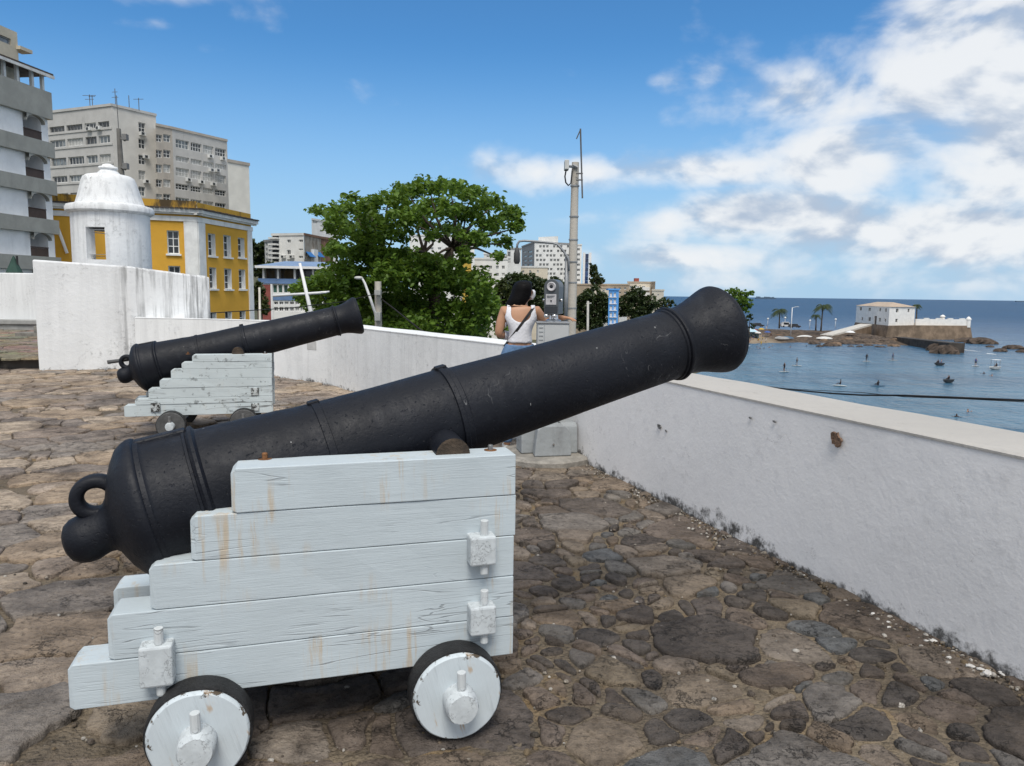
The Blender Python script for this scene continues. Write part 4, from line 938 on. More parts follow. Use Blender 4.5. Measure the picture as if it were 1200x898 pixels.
# beach tongue and promenade at the foot of the sea fort
def tongue(X, Y):
    # high ground along Y~275, sloping to the water on the near side
    front = 243 + 6 * np.sin(X * .08) + np.clip((X - 88) * .10, 0, 6); back = 312 - np.clip((X - 85) * .35, 0, 18)
    z = SEA_Z + np.clip((Y - front) * .085, -2.5, 2.3); z = np.minimum(z, SEA_Z + np.clip((back - Y) * .4, -2.5, 2.3))
    z = np.minimum(z, SEA_Z + np.clip((136 - X) * .3, -2.5, 2.3)); return z + .12 * np.sin(X * .9) * np.cos(Y * .7)
sheet('beach', np.linspace(40, 142, 140), np.linspace(232, 318, 110), tongue, SAND)
SURF = plain('surf_foam', (.72, .76, .78), .8, .12, .3, .5, 2)
def seaz(x, y): return atz(x, y, SEA_Z)
def foam(pts, w, seed, kindname='surf'):
    rr = random.Random(seed); mb = MB(); n = len(pts)          # torn patches of foam strewn along the breaking line
    for (xa, ya), (xb, yb_) in zip(pts, pts[1:]):
        for _ in range(5):
            t = rr.random(); c = seaz(xa + (xb - xa) * t, ya + (yb_ - ya) * t + rr.gauss(0, .45) * w); k = 9; rx, ry = rr.uniform(.5, 2.6) * (c[1] / 270), rr.uniform(2.0, 6.5) * w; o_ = rr.uniform(.02, .09); ph = rr.uniform(0, 6)
            mb.add([(c[0] + rx * (1 + .35 * math.sin(3 * 2 * PI * i / k + ph)) * math.cos(2 * PI * i / k), c[1] + ry * (1 + .3 * math.sin(2 * 2 * PI * i / k + ph)) * math.sin(2 * PI * i / k), SEA_Z + o_) for i in range(k)], [tuple(range(k))]); return mb.build(kindname, SURF, kind='stuff')
foam([(872 + 6 * i, 404.5 + .9 * math.sin(i * 1.1) - .08 * i) for i in range(22)], .75, 1)
foam([(1118 + 6 * i, 408.0 + 1.2 * math.sin(i * 1.3) + .25 * i) for i in range(16)], 1.5, 2)
foam([(1140 + 6 * i, 398.5 + .8 * math.sin(i * 1.7)) for i in range(5)], 1.6, 3); foam([(1160 + 6 * i, 414.5 + .9 * math.sin(i * 1.9)) for i in range(8)], .9, 4)

def rock(x, y, w, hgt, mt, seed, label, z0=SEA_Z, ground=False, grp='shore rocks round the sea fort', dep=.7):
    """a boulder mass w, hgt in picture pixels of this distance"""
    P = atz(x, y, z0)
    if ground: P = atz(x, y, z0 + 1.0); z0 = max(z0, float(tongue(np.array(P[0]), np.array(P[1]))) - .15)
    s = P[1] / 873; rr = random.Random(seed); mb = MB(); n = 22; vs = []; fs = []
    rings = [(1.1, -.4), (1., .0), (.93, .35), (.75, .7), (.5, .92), (.2, 1.0)]
    ph = [rr.uniform(0, 6) for _ in range(4)]
    for g, (q, zz) in enumerate(rings):
        for k in range(n):
            a = 2 * PI * k / n; m_ = q * (1 + .16 * math.sin(2 * a + ph[0]) + .13 * math.sin(5 * a + ph[1] + g) + .09 * math.sin(9 * a + ph[2] + 2 * g) + rr.uniform(-.06, .06))
            vs.append((P[0] + m_ * w * s * math.cos(a), P[1] + m_ * w * s * dep * math.sin(a), z0 + hgt * s * (zz + rr.uniform(-.1, .1))))
    for g in range(len(rings) - 1):
        for k in range(n): fs.append((g * n + k, g * n + (k + 1) % n, (g + 1) * n + (k + 1) % n, (g + 1) * n + k))
    fs.append(tuple((len(rings) - 1) * n + k for k in range(n)))
    o = mb.add(vs, fs).build('rock', mt, origin=(P[0], P[1], z0)); return tag(o, label, 'rock', grp)
GRP = 'low shore rocks along the beach below the sea fort'
for i, (x, y, w, hh) in enumerate([(1108, 414.5, 14, 10), (1096, 411, 9, 8)]): rock(x, y, w, hh, ROCK, 40 + i, ['large dark boulder at the tip of the stone jetty', 'dark boulder next to the tip boulder of the jetty'][i], grp='boulders at the jetty tip')
for i, (x, y, w, hh) in enumerate([(1150, 403, 16, 7), (1135, 401, 14, 5), (1172, 412, 9, 3.5), (1188, 409, 12, 4.5), (1199, 413, 9, 3), (1160, 407, 5, 2)]):
    rock(x, y, w, hh, ROCK, 50 + i, ['dark rock mass behind the right end of the sea fort', 'low brown rock hugging the right end of the sea fort', 'flat dark rock in the foam right of the jetty', 'long dark rock in the surf at the right edge', 'rock cut by the right edge of the picture', 'smallest dark rock in the foam beyond the jetty'][i], grp='rocks in the surf right of the sea fort')
rr = random.Random(4)
for i in range(32):
    rock(952 + 3.2 * i + rr.uniform(-2, 2), 400.5 + rr.uniform(-4.5, 2.6), rr.uniform(3.5, 9), rr.uniform(1.2, 2.8), rr.choice([ROCK, ROCK, ROCK_T]), 70 + i, 'low brown rock on the shore between the ramp and the jetty', grp=GRP, ground=True)

# ------------------------------------------------------------------ sea fort
FW = mat_stain('fort_limewash', (.84, .82, .78), (.35, .33, .3), .66, .5); FSTONE = plain('brown_fort_masonry', (.20, .145, .10), .9, .35, .35, .8, 1.5, dirt=.6); FROOF = plain('pale_terracotta_roof', (.46, .36, .27), .85, .15, .6, .3, 6)
def zY(y, x, Y): return aty(x, y, Y)[2]
Y1 = 274.; Bc = aty(1041, 381.7, Y1); zb = Bc[2]; B = pt2(Bc); A = pt2(atz(1002.5, 377.8, zb)); C = pt2(atz(1071, 381.2, zb)); og = (*B, SEA_Z)
fo = thing('sea_fort', 'small white fort house on a brown stone bastion at the waterside', 'fort', og)
ze = zY(359.8, 1041, Y1)
hA = [pxrect(A, B, *q) for q in [(1007.5, 360, 1009.8, 364), (1018, 360.8, 1020.2, 364.6), (1030.5, 361, 1032.3, 365), (1037, 361.5, 1039, 365.6), (1009.5, 372, 1011.4, 375.6), (1017.7, 372, 1020.3, 376.4), (1030, 372.8, 1032, 377.2), (1036.6, 373.8, 1038.2, 377.5), (1024.3, 370.5, 1027.2, 381)]]
hB = [pxrect(B, C, *q) for q in [(1050, 362, 1053, 366.3), (1063.8, 362, 1066, 366), (1049.3, 373.8, 1052, 377.8)]]
mb = MB(); mb.facade(A, B, zb, ze, hA, .5); mb.facade(B, C, zb, ze, hB, .5); closed(mb, [A, B, C], [(C[0] + (A[0] - B[0]), C[1] + (A[1] - B[1]))], zb, ze, 0); mb.build('wall', FW, fo, origin=og)
for i, h in enumerate(hA[:-1] + hB): 
    P1, P2 = (A, B) if i < len(hA) - 1 else (B, C); win(fo, P1, P2, h, .4, FRAME_G, G_DARK, 1, 2, False, og, .08)
h = hA[-1]; mb = MB(); mb.wallbox(A, B, h[0], h[1], -.45, -.4, h[2], h[3]); mb.build('door', BRN, fo, origin=og)
D_ = (C[0] + (A[0] - B[0]), C[1] + (A[1] - B[1])); ov = .5
cen = np.mean([A, B, C, D_], 0); ex = [tuple(np.array(p) + (np.array(p) - cen) / np.linalg.norm(np.array(p) - cen) * ov) for p in (A, B, C, D_)]
zr = zY(354.3, 1040, Y1 + 6); rid = [tuple(cen + (np.array(ex[k]) + np.array(ex[(k + 3) % 4]) - 2 * cen) * .22) for k in (0,)] ; m1 = (np.array(ex[0]) + np.array(ex[3])) / 2; m2 = (np.array(ex[1]) + np.array(ex[2])) / 2
r1, r2 = m1 + (m2 - m1) * .28, m1 + (m2 - m1) * .72
mb = MB(); e = [(*p, ze + .02) for p in ex]; mb.add(e + [(*r1, zr), (*r2, zr)], [(0, 1, 5, 4), (1, 2, 5), (2, 3, 4, 5), (3, 0, 4), (3, 2, 1, 0)]); mb.build('roof', FROOF, fo, origin=og)
# bastion: stone skirt, white parapet, turrets
E1 = pt2(atz(1136.5, 381.8, zb)); E1 = tuple(np.array(C) + (np.array(E1) - np.array(C)) * 1.0)
zp = zb + .0; foot = SEA_Z - .5
def skirt(pts, z0, z1, bat):
    mb = MB(); n = len(pts); vs = []
    for i, p in enumerate(pts):
        d = np.array(pts[min(i + 1, n - 1)]) - np.array(pts[max(i - 1, 0)]); nn = np.array([d[1], -d[0]]) / np.linalg.norm(d); vs += [(*(np.array(p) + nn * bat), z0), (*(np.array(p) + nn * .1), z1)]
    mb.add(vs, [(2 * i, 2 * i + 2, 2 * i + 3, 2 * i + 1) for i in range(n - 1)]); mb.add([(*p, z1 - .003) for p in pts], [tuple(range(n))]); return mb
Wl = pt2(atz(1010, 381, zb)); far1 = away(E1, 22); far0 = away(A, 16)
sk = skirt([far0, A, (B[0] - .3, B[1] - .9), (C[0] + 2, C[1] - 2.5), E1, far1], foot, zb, 1.3); sk.build('bastion', FSTONE, fo, origin=og)
zpt = zY(373.6, 1104, math.hypot(*E1) * .98)
mb = MB(); P1, P2 = (C[0] + .3, C[1] - .8), E1; Lp = math.dist(P1, P2); mb.wallbox(P1, P2, 0, Lp, -.8, 0, zb, zb + 2.35); mb.wallbox(E1, far1, .0, 20, -.8, 0, zb, zb + 2.3)
for k in range(4): u = Lp * (.16 + .22 * k); mb.wallbox(P1, P2, u, u + 1.8, -.78, .015, zb + 2.353, zb + 2.75)
mb.build('parapet', FW, fo, origin=og)
for x, y0, y1, yy in ((1104, 368.8, 376, 10), (1134.6, 370.8, 382, 0)):
    P = aty(x, 380, E1[1] + yy); s = P[1] / 873; zt_, zb_ = aty(x, y0, P[1])[2], aty(x, y1, P[1])[2]; hh = zt_ - zb_
    mb = MB(); mb.lathe([(.8, zb_ - .6), (.8, zb_ + hh * .62), (.98, zb_ + hh * .64), (.98, zb_ + hh * .7), (.75, zb_ + hh * .8), (.4, zb_ + hh * .92), (.12, zb_ + hh * .96), (.1, zb_ + hh)], 16, Matrix.Translation((P[0], P[1], 0))); mb.build('turret', FW, fo, origin=og, smooth=True, sharp=40)
# white access ramp
p0, p1 = atz(968, 392.5, SEA_Z + 1.9), np.array([*pt2(atz(1015, 380, zb)), zb + .05]); dv = (p1 - p0)[:2]; nn = np.array([dv[1], -dv[0]]) / np.linalg.norm(dv) * 2.2
rp = thing('access_ramp', 'long pale ramp climbing from the promenade to the fort door', 'ramp', (p0[0], p0[1], SEA_Z)); mb = MB()
q = [p0[:2] + nn, p1[:2] + nn, p1[:2] - nn, p0[:2] - nn]; zt_ = [p0[2], p1[2], p1[2], p0[2]]
mb.hexa([(*q[i], zt_[i] - .6) for i in range(4)] + [(*q[i], zt_[i] + .02) for i in range(4)]); mb.build('deck', plain('pale_ramp_concrete', (.55, .52, .47), .8), rp, origin=(p0[0], p0[1], SEA_Z))
mb = MB(); mb.hexa([(*q[0], SEA_Z), (*q[1], SEA_Z), (*q[2], SEA_Z), (*q[3], SEA_Z)] + [(*q[i] * .999, zt_[i] - .605) for i in range(4)]); mb.build('retaining_wall', FSTONE, rp, origin=(p0[0], p0[1], SEA_Z))
# jetty: dark wall running out from the bastion
j0, j1 = seaz(1046, 401.5), seaz(1112, 413.5); zt0, zt1 = aty(1046, 394.8, j0[1])[2], aty(1100, 402.0, j1[1])[2]; dv = (j1 - j0)[:2]; nn = np.array([-dv[1], dv[0]]) / np.linalg.norm(dv) * 4
mb = MB(); mb.hexa([(*(j0[:2]), SEA_Z - 1), (*(j1[:2]), SEA_Z - 1), (*(j1[:2] + nn), SEA_Z - 1), (*(j0[:2] + nn), SEA_Z - 1), (*j0[:2], zt0), (*j1[:2], zt1), (*(j1[:2] + nn), zt1), (*(j0[:2] + nn), zt0)])
tag(mb.build('jetty', plain('dark_jetty_stone', (.06, .05, .042), .9, .4, .5, .9, 2, dirt=.5), origin=(*j0[:2], SEA_Z)), 'dark stone jetty slanting out in front of the fort', 'jetty')

# ------------------------------------------------------------------ things on the beach and on the water
BARK = plain('palm_trunk', (.12, .095, .07), .9, .3, 3, .5, 8); LEAF_P = mat_leaf('palm_frond', (.025, .042, .014), (.05, .07, .02), .15)
def palm(x, yb, yc, rpx, Y, label, seed):
    B_ = aty(x, yb, Y); s = Y / 873; zc_ = aty(x, yc, Y)[2]; rr = random.Random(seed); t = thing('palm_tree', label, 'palm tree', tuple(B_), group='palms on the promenade')
    mb = MB(); H = zc_ - B_[2]; lean = rr.uniform(-.3, .3)
    mb.tube([(0, 0, -.5), (lean * .3, 0, H * .4), (lean, 0, H)], [.34, .24, .2], 8); mb.build('trunk', BARK, t, smooth=True)
    mb = MB(); R = rpx * s
    for k in range(24):
        a = 2 * PI * k / 24 + rr.uniform(-.15, .15); up = rr.uniform(-.15, 1.0); pts = []
        for i in range(8): u = i / 7; pts.append(Vector((lean + math.cos(a) * R * u * (1 - .22 * max(0, up)), math.sin(a) * R * u, H + R * (up * u * .95 - (.95 + .3 * up) * u * u * .8))))
        for i in range(7):
            d = (pts[i + 1] - pts[i]).normalized(); sd = d.cross(Vector((0, 0, 1))).normalized()
            for sg in (-1, 1):
                for q_ in range(3):
                    o_ = pts[i] + (pts[i + 1] - pts[i]) * (q_ / 3); w = R * .26 * math.sin(PI * (.12 + .85 * i / 7)); e_ = o_ + sd * sg * w + d * w * .7 - Vector((0, 0, w * .55))
                    mb.add([o_, o_ + d * .16 * R / 3, e_], [(0, 1, 2)])
    mb.build('crown', LEAF_P, t)
    return t
palm(913.2, 383.5, 364, 11, 278, 'shorter thick palm on the promenade, left of the tall white lamp mast', 1); palm(962, 387, 359, 12.5, 268, 'tallest palm on the promenade, left of the fort ramp', 2); palm(956, 386, 370, 7, 290, 'small palm just behind the tallest palm', 4)
palm(1073.6, 378, 358, 6.5, 284, 'palm rising behind the white fort house', 3)
WHITE = plain('white_paint', (.72, .72, .72), .5, .05); LAMPG = plain('milky_globe', (.8, .8, .78), .3, .03)
def post(x, yb, yt, Y, r, label, cat='lamp post', globe=False, arm=False, name='lamp_post', grp=None, mt=None):
    B_ = aty(x, yb, Y); T_ = aty(x, yt, Y); H = T_[2] - B_[2]; t = thing(name, label, cat, tuple(B_), group=grp); mb = MB(); mb.tube([(0, 0, -.3), (0, 0, H)], [r, r * .75], 8); mb.build('pole', mt or WHITE, t, smooth=True)
    if globe: g = MB(); g.ball((0, 0, H + .25), .38, 10); g.build('globe', LAMPG, t, smooth=True)
    if arm: g = MB(); g.tube([(0, 0, H - .1), (1.3, 0, H + .25)], .07, 6); g.build('arm', mt or WHITE, t); g = MB(); g.box(1.1, 2.2, -.2, .2, H + .22, H + .36); g.build('lamp_head', WHITE, t)
    return t
post(926.7, 392, 360.5, 262, .17, 'tallest white lamp mast on the beach promenade', arm=True, grp='promenade lamps')
for x, yb, yt, l in ((919.6, 383, 373.3, 'globe lamp post beside the shorter thick palm'), (948.7, 385, 376.6, 'globe lamp post between the two promenade palms'), (978.7, 384.5, 375.2, 'globe lamp post behind the fort ramp'), (899.5, 382, 374.5, 'thin lamp post at the left end of the promenade')): post(x, yb, yt, 282, .09, l, globe=True, grp='promenade lamps')
CARC = {'w': plain('white_car_paint', (.7, .7, .7), .3, .03), 'd': plain('dark_car_paint', (.05, .05, .055), .3, .05), 'r': plain('red_car_paint', (.35, .03, .03), .3, .05)}
def car(x, y, Y, k, label, van=False):
    P = aty(x, y, Y); t = thing('parked_car', label, 'car', (P[0], P[1], P[2]), rz=.1, group='cars parked on the promenade'); mb = MB(); H = 1.9 if van else 1.45
    pr = [(-2.1, .3), (2.1, .3), (2.15, .75), (1.2, .85), (.75, H), (-1.5, H), (-2.1, .9)]
    mb.add([(a, -.85, b_) for a, b_ in pr] + [(a, .85, b_) for a, b_ in pr], [tuple(range(7)), tuple(range(13, 6, -1))] + [(i, i + 7, (i + 1) % 7 + 7, (i + 1) % 7) for i in range(7)]); mb.build('body', CARC[k], t, bevel=.08)
    mb = MB(); mb.box(-1.35, .7, -.88, .88, .95, H - .12); mb.build('window', G_DARK, t)
    for a in (-1.3, 1.3):
        for b_ in (-.75, .75): w = MB(); w.tube([(a, b_ - .1, .33), (a, b_ + .1, .33)], .33, 12); w.build('wheel', TYRE, t)
car(888, 383.2, 272, 'd', 'dark parked car with a red and white load at the left end of the promenade'); car(921, 383.5, 278, 'w', 'white van parked by the tall lamp mast', True); car(931, 384.2, 276, 'd', 'dark car parked right of the white van')
# tents, upturned boats
def gz(x, y): return atz(x, y, SEA_Z + 1.0)
P = gz(880, 396); tn = thing('beach_tent', 'pale blue beach tent on the sand by the muzzle of the front cannon', 'tent', tuple(P)); mb = MB(); mb.add([(-2.2, -1.6, 0), (2.2, -1.6, 0), (2.2, 1.6, 0), (-2.2, 1.6, 0), (-2.2, -1.6, 2.1), (2.2, -1.6, 2.1), (2.2, 1.6, 2.1), (-2.2, 1.6, 2.1), (0, 0, 3.6)], [(4, 5, 8), (5, 6, 8), (6, 7, 8), (7, 4, 8), (3, 7, 4, 0), (1, 5, 6, 2), (2, 6, 7, 3)])
mb.build('canopy', plain('pale_blue_canvas', (.42, .58, .66), .8, .1, 1), tn)
def hull(L, W, H, mb, mi=0, flip=False):
    n = 9; vs = []; fs = []
    for i in range(n):
        u = i / (n - 1) * 2 - 1; w = W * (1 - abs(u) ** 2.6) ** .7 if abs(u) < 1 else .02
        for q in range(5): a = PI * q / 4; vs.append((u * L, w * math.cos(a), (1 if flip else -1) * H * math.sin(a) * (.35 + .65 * (1 - u * u)) + (0 if flip else H)))
    for i in range(n - 1):
        for q in range(4): fs.append((i * 5 + q, i * 5 + 5 + q, i * 5 + 6 + q, i * 5 + 1 + q))
        fs.append((i * 5 + 4, i * 5 + 9, i * 5 + 5, i * 5))
    mb.add(vs, fs, mi)
BO = [plain('boat_white', (.62, .62, .6), .5), plain('boat_dark', (.05, .055, .06), .6), plain('boat_blue', (.07, .13, .2), .5), plain('boat_brown', (.16, .09, .05), .6), plain('boat_grey', (.3, .3, .3), .6)]
rr = random.Random(12)
bl = [(943, 395.5, 0, 3.2, 'long white upturned boat on the shore, left of the fort ramp foot'), (966, 397.2, 0, 2.7, 'white upturned boat under the foot of the fort ramp')]
for i in range(13): bl.append((913 + (i % 5) * 4.6 + rr.uniform(-1, 1), 391 + (i // 5) * 3.2 + rr.uniform(-.6, .6), rr.choice([1, 2, 3, 4, 4]), rr.uniform(1.6, 2.4), 'small boat beached in the crowd of boats below the tall lamp mast'))
for x, y, k, L, lab in bl:
    P = gz(x, y); mb = MB(); hull(L, .9, .8, mb, flip=True); o = mb.build('boat', BO[k]); o.location = P; o.rotation_euler = (0, 0, rr.uniform(-.6, .6)); tag(o, lab, 'boat', 'boats beached by the promenade')
P = gz(996, 396); um = thing('beach_umbrella', 'white beach umbrella on the rocks under the ramp', 'umbrella', tuple(P)); mb = MB(); mb.lathe([(1.7, 1.9), (1.0, 2.35), (.02, 2.6)], 12, caps=False); mb.build('canopy', WHITE, um); mb = MB(); mb.tube([(0, 0, 0), (0, 0, 2.5)], .04, 6); mb.build('pole', STEEL, um)
SKIN = [plain('skin_brown', (.19, .095, .055), .6, .1), plain('skin_tan', (.36, .20, .13), .6, .1), plain('skin_dark', (.07, .04, .028), .6, .1)]
CLO = [plain('cloth_dark', (.02, .022, .03), .8), plain('cloth_red', (.4, .04, .04), .8), plain('cloth_blue', (.05, .1, .3), .8), plain('cloth_pale', (.6, .58, .55), .8), plain('cloth_yellow', (.55, .36, .05), .8)]
def figure(pose, seed, skin, top, bottom):
    """small far figure: one continuous skinned body with bands of skin, top and shorts"""
    rr = random.Random(seed)
    J = {'pel': (0, 0, .92), 'sp': (0, .01, 1.15), 'ch': (0, 0, 1.36), 'ne': (0, 0, 1.5), 'hd': (0, .02, 1.62), 'ht': (0, .02, 1.74),
         'sl': (-.2, 0, 1.4), 'el': (-.28, .04, 1.14), 'wl': (-.2, .2, 1.0), 'sr': (.2, 0, 1.4), 'er': (.27, .04, 1.14), 'wr': (.16, .22, 1.0),
         'hl': (-.1, 0, .86), 'kl': (-.12, .03, .48), 'al': (-.12, 0, .08), 'fl': (-.13, .16, .03), 'hr': (.1, 0, .86), 'kr': (.12, .03, .48), 'ar': (.12, 0, .08), 'fr': (.13, .16, .03)}
    if pose == 'paddle': J['wl'] = (.12, .3, 1.25); J['wr'] = (.2, .28, .85); J['kl'] = (-.14, .08, .48); J['kr'] = (.14, .08, .48)
    if pose == 'sit':
        for k in J: J[k] = (J[k][0], J[k][1], J[k][2] - .78)
        J['kl'] = (-.15, .42, .28); J['kr'] = (.15, .42, .28); J['al'] = (-.14, .62, .05); J['ar'] = (.14, .62, .05); J['fl'] = (-.14, .78, .06); J['fr'] = (.14, .78, .06); J['hl'] = (-.1, .02, .12); J['hr'] = (.1, .02, .12)
    if pose == 'swim':
        for k in J: J[k] = (J[k][0], J[k][1], J[k][2] - 1.42)
        J['wl'] = (-.45, .35, .05); J['wr'] = (.45, .3, .02); J['el'] = (-.35, .15, -.1); J['er'] = (.35, .12, -.12)
    E_ = [('pel', 'sp'), ('sp', 'ch'), ('ch', 'ne'), ('ne', 'hd'), ('hd', 'ht'), ('ch', 'sl'), ('sl', 'el'), ('el', 'wl'), ('ch', 'sr'), ('sr', 'er'), ('er', 'wr'), ('pel', 'hl'), ('hl', 'kl'), ('kl', 'al'), ('al', 'fl'), ('pel', 'hr'), ('hr', 'kr'), ('kr', 'ar'), ('ar', 'fr')]
    Rd = dict(pel=.15, sp=.13, ch=.15, ne=.055, hd=.095, ht=.06, sl=.065, sr=.065, el=.045, er=.045, wl=.035, wr=.035, hl=.1, hr=.1, kl=.065, kr=.065, al=.042, ar=.042, fl=.035, fr=.035)
    return skinbody(J, E_, Rd, 'pel', 1)
def skinbody(J, E_, Rd, root, sub):
    ks = list(J); me = bpy.data.meshes.new('sk'); me.from_pydata([J[k] for k in ks], [(ks.index(a), ks.index(b_)) for a, b_ in E_], []); o = bpy.data.objects.new('sk', me); COL.objects.link(o)
    m = o.modifiers.new('skin', 'SKIN'); m.use_smooth_shade = True
    sv = me.skin_vertices[0].data
    for i, k in enumerate(ks):
        r = Rd[k]; sv[i].radius = r if hasattr(r, '__len__') else (r, r); sv[i].use_root = (k == root)
    s = o.modifiers.new('sub', 'SUBSURF'); s.levels = sub; s.render_levels = sub
    dg = bpy.context.evaluated_depsgraph_get(); r = bpy.data.meshes.new_from_object(o.evaluated_get(dg)); bpy.data.objects.remove(o); bpy.data.meshes.remove(me); return r
FIG = {}
def person(pose, P, rz, label, grp, skin=0, top=0, bottom=0, seed=0, sc=1.):
    if pose not in FIG: FIG[pose] = figure(pose, 1, None, None, None)
    me = FIG[pose].copy(); me.materials.clear()
    for m_ in (SKIN[skin], CLO[top], CLO[bottom], HAIRM): me.materials.append(m_)
    off = {'paddle': 0, 'stand': 0, 'sit': -.78, 'swim': -1.42}[pose]
    for p in me.polygons:
        z = p.center.z - off; x_ = abs(p.center.x)
        p.material_index = 3 if (z > 1.66 or (z > 1.56 and p.center.y < -.02)) else 1 if (1.02 < z < 1.42 and x_ < .22) else 2 if (.62 < z < 1.0 and x_ < .3 and pose != 'swim') else 0
        if pose == 'sit' and z < 1.0: p.material_index = 2 if p.center.y < .35 else 0
    o = bpy.data.objects.new('person', me); COL.objects.link(o); o.location = P; o.rotation_euler = (0, 0, rz); o.scale = (sc,) * 3; return tag(o, label, 'person', grp)
HAIRM = plain('dark_hair', (.012, .01, .009), .55, .2, 30, .3, 60)
BRD = plain('board_pale', (.66, .66, .62), .4); PADW = plain('paddle_dark', (.04, .04, .04), .5)
def board(P, rz, label, L=1.15, mt=None):
    mb = MB(); hull(L, .42, .14, mb); o = mb.build('paddle_board', mt or BRD); o.location = (P[0], P[1], SEA_Z - .03); o.rotation_euler = (0, 0, rz); return tag(o, label, 'paddle board', 'paddle boards on the bay')
def paddler(x, y, rz, lab_, k, skin=0, top=0):
    P = seaz(x, y); board(P, rz, 'pale board under the ' + lab_); q = (P[0], P[1], SEA_Z + .11)
    person('paddle', q, rz + PI / 2, lab_, 'stand-up paddlers on the bay', skin, top, 0, k, 1.05)
    pd = thing('paddle', 'paddle held by the ' + lab_, 'paddle', (q[0], q[1], SEA_Z), rz); mb = MB(); mb.tube([(.05, -.32, 1.45), (.3, -.45, -.2)], .02, 6); mb.build('shaft', PADW, pd); mb = MB(); mb.hexa([(.24, -.5, -.45), (.4, -.5, -.45), (.4, -.47, -.45), (.24, -.47, -.45), (.25, -.46, 0), (.36, -.46, 0), (.36, -.43, 0), (.25, -.43, 0)]); mb.build('blade', PADW, pd)
paddler(919, 436, .2, 'standing paddler nearest the cannon muzzle', 1); paddler(933.5, 429, 2.8, 'standing paddler just behind the one nearest the muzzle', 2, 0, 0)
paddler(1015.5, 424, .3, 'standing paddler straight out from the fort ramp', 3, 2, 0); paddler(1046, 422.8, 2.9, 'standing paddler leaning, in front of the fort corner', 4, 0, 2)
paddler(1143.2, 429.5, .4, 'standing paddler left of the small white boat', 5, 1, 2)
def boatp(x, y, L, W, k, label, riders, rz=0., canopy=False):
    P = seaz(x, y); t = thing('boat', label, 'boat', (P[0], P[1], SEA_Z - .15), rz, 'small boats on the bay'); mb = MB(); hull(L, W, .75, mb); mb.build('hull', BO[k], t)
    if canopy:
        for sx in (-1, 1):
            for sy in (-1, 1): m_ = MB(); m_.tube([(sx * L * .45, sy * W * .7, .6), (sx * L * .45, sy * W * .7, 2.2)], .04, 6); m_.build('canopy_post', STEEL, t)
        m_ = MB(); m_.box(-L * .55, L * .55, -W * .85, W * .85, 2.2, 2.3); m_.build('canopy', WHITE, t)
    for i, (dx, lab_) in enumerate(riders): person('sit', (P[0] + dx * math.cos(rz), P[1] + dx * math.sin(rz), SEA_Z + .45), rz + i, lab_, 'people riding small boats', i % 3, i % 2 * 2, 0, i)
boatp(1101, 428.5, 1.2, .55, 1, 'small dark dinghy with two riders, in front of the jetty boulders', [(-.4, 'rider at the left end of the dark dinghy'), (.4, 'rider at the right end of the dark dinghy')])
boatp(1111.5, 448.5, 1.25, .6, 1, 'dark inflatable with one rider, nearest boat on the bay', [(0, 'rider in the nearest dark inflatable')], .3)
boatp(1166, 433, 1.5, .7, 0, 'small white boat with a canopy near the right edge', [(.3, 'passenger under the canopy of the small white boat')], .2, True)
P = seaz(984, 452.5); board(P, 2.6, 'white windsurf board lying tilted on the bay'); P = seaz(985, 451.5); person('sit', (P[0], P[1], SEA_Z + .1), 1.2, 'person sitting on the white windsurf board', 'people sitting on boards', 2, 0, 0)
P = seaz(1029, 452.5); board(P, .2, 'thin board under the crouched swimmer', 1.5, BO[2]); person('sit', (P[0], P[1], SEA_Z + .1), .4, 'dark figure crouched on a thin board in mid bay', 'people sitting on boards', 2, 0, 0)
for i, (x, y, lab_) in enumerate([(1153, 438, 'swimmer left of the small white boat'), (1162.5, 440.5, 'swimmer in front of the small white boat'), (1121, 488.5, 'dark haired swimmer nearest the parapet'), (1134, 482.5, 'tan swimmer right of the nearest dark haired swimmer'),
    (887, 407, 'swimmer off the beach next to the muzzle'), (890.5, 408.5, 'second swimmer off the beach from the muzzle'), (895.5, 408.8, 'third swimmer off the beach from the muzzle'), (901.5, 407.5, 'fourth swimmer off the beach from the muzzle'), (905, 405.8, 'fifth swimmer off the beach from the muzzle'), (926, 407, 'lone swimmer below the tall lamp mast'), (945, 406, 'lone swimmer below the long white upturned boat')]):
    P = seaz(x, y); person('swim', (P[0], P[1], SEA_Z + .05), i * 1.3, lab_, 'swimmers in the bay', [0, 1, 2, 1][i % 4], 0, 0, i, 1.15)
rr = random.Random(9)
for i in range(22):
    x = rr.uniform(878, 906); y = rr.uniform(391, 401.5) if i < 15 else rr.uniform(384, 387); x = x if i < 15 else rr.uniform(893, 935); P = atz(x, y, SEA_Z + (.9 if i < 15 else 2.2)); z_ = float(tongue(np.array(P[0]), np.array(P[1])))
    person('stand' if i % 3 else 'sit', (P[0], P[1], z_), rr.uniform(0, 6), 'bather among the crowd on the sand near the pale blue tent' if i < 15 else 'person walking on the promenade between the palms', 'bathers on the beach' if i < 15 else 'people on the promenade', i % 3, rr.randrange(5), rr.randrange(5), i)
for i, (x, y, c) in enumerate([(884, 393, 1), (892, 391.5, 4), (899, 395.5, 2), (888, 396.5, 3)]):
    P = gz(x, y); um = thing('beach_umbrella', ['red', 'yellow', 'blue', 'pale'][i] + ' beach umbrella on the sand near the pale blue tent', 'umbrella', tuple(P)); mb = MB(); mb.lathe([(1.2, 1.75), (.7, 2.15), (.02, 2.3)], 10, caps=False); mb.build('canopy', CLO[c], um); mb = MB(); mb.tube([(0, 0, 0), (0, 0, 2.2)], .03, 6); mb.build('pole', STEEL, um)
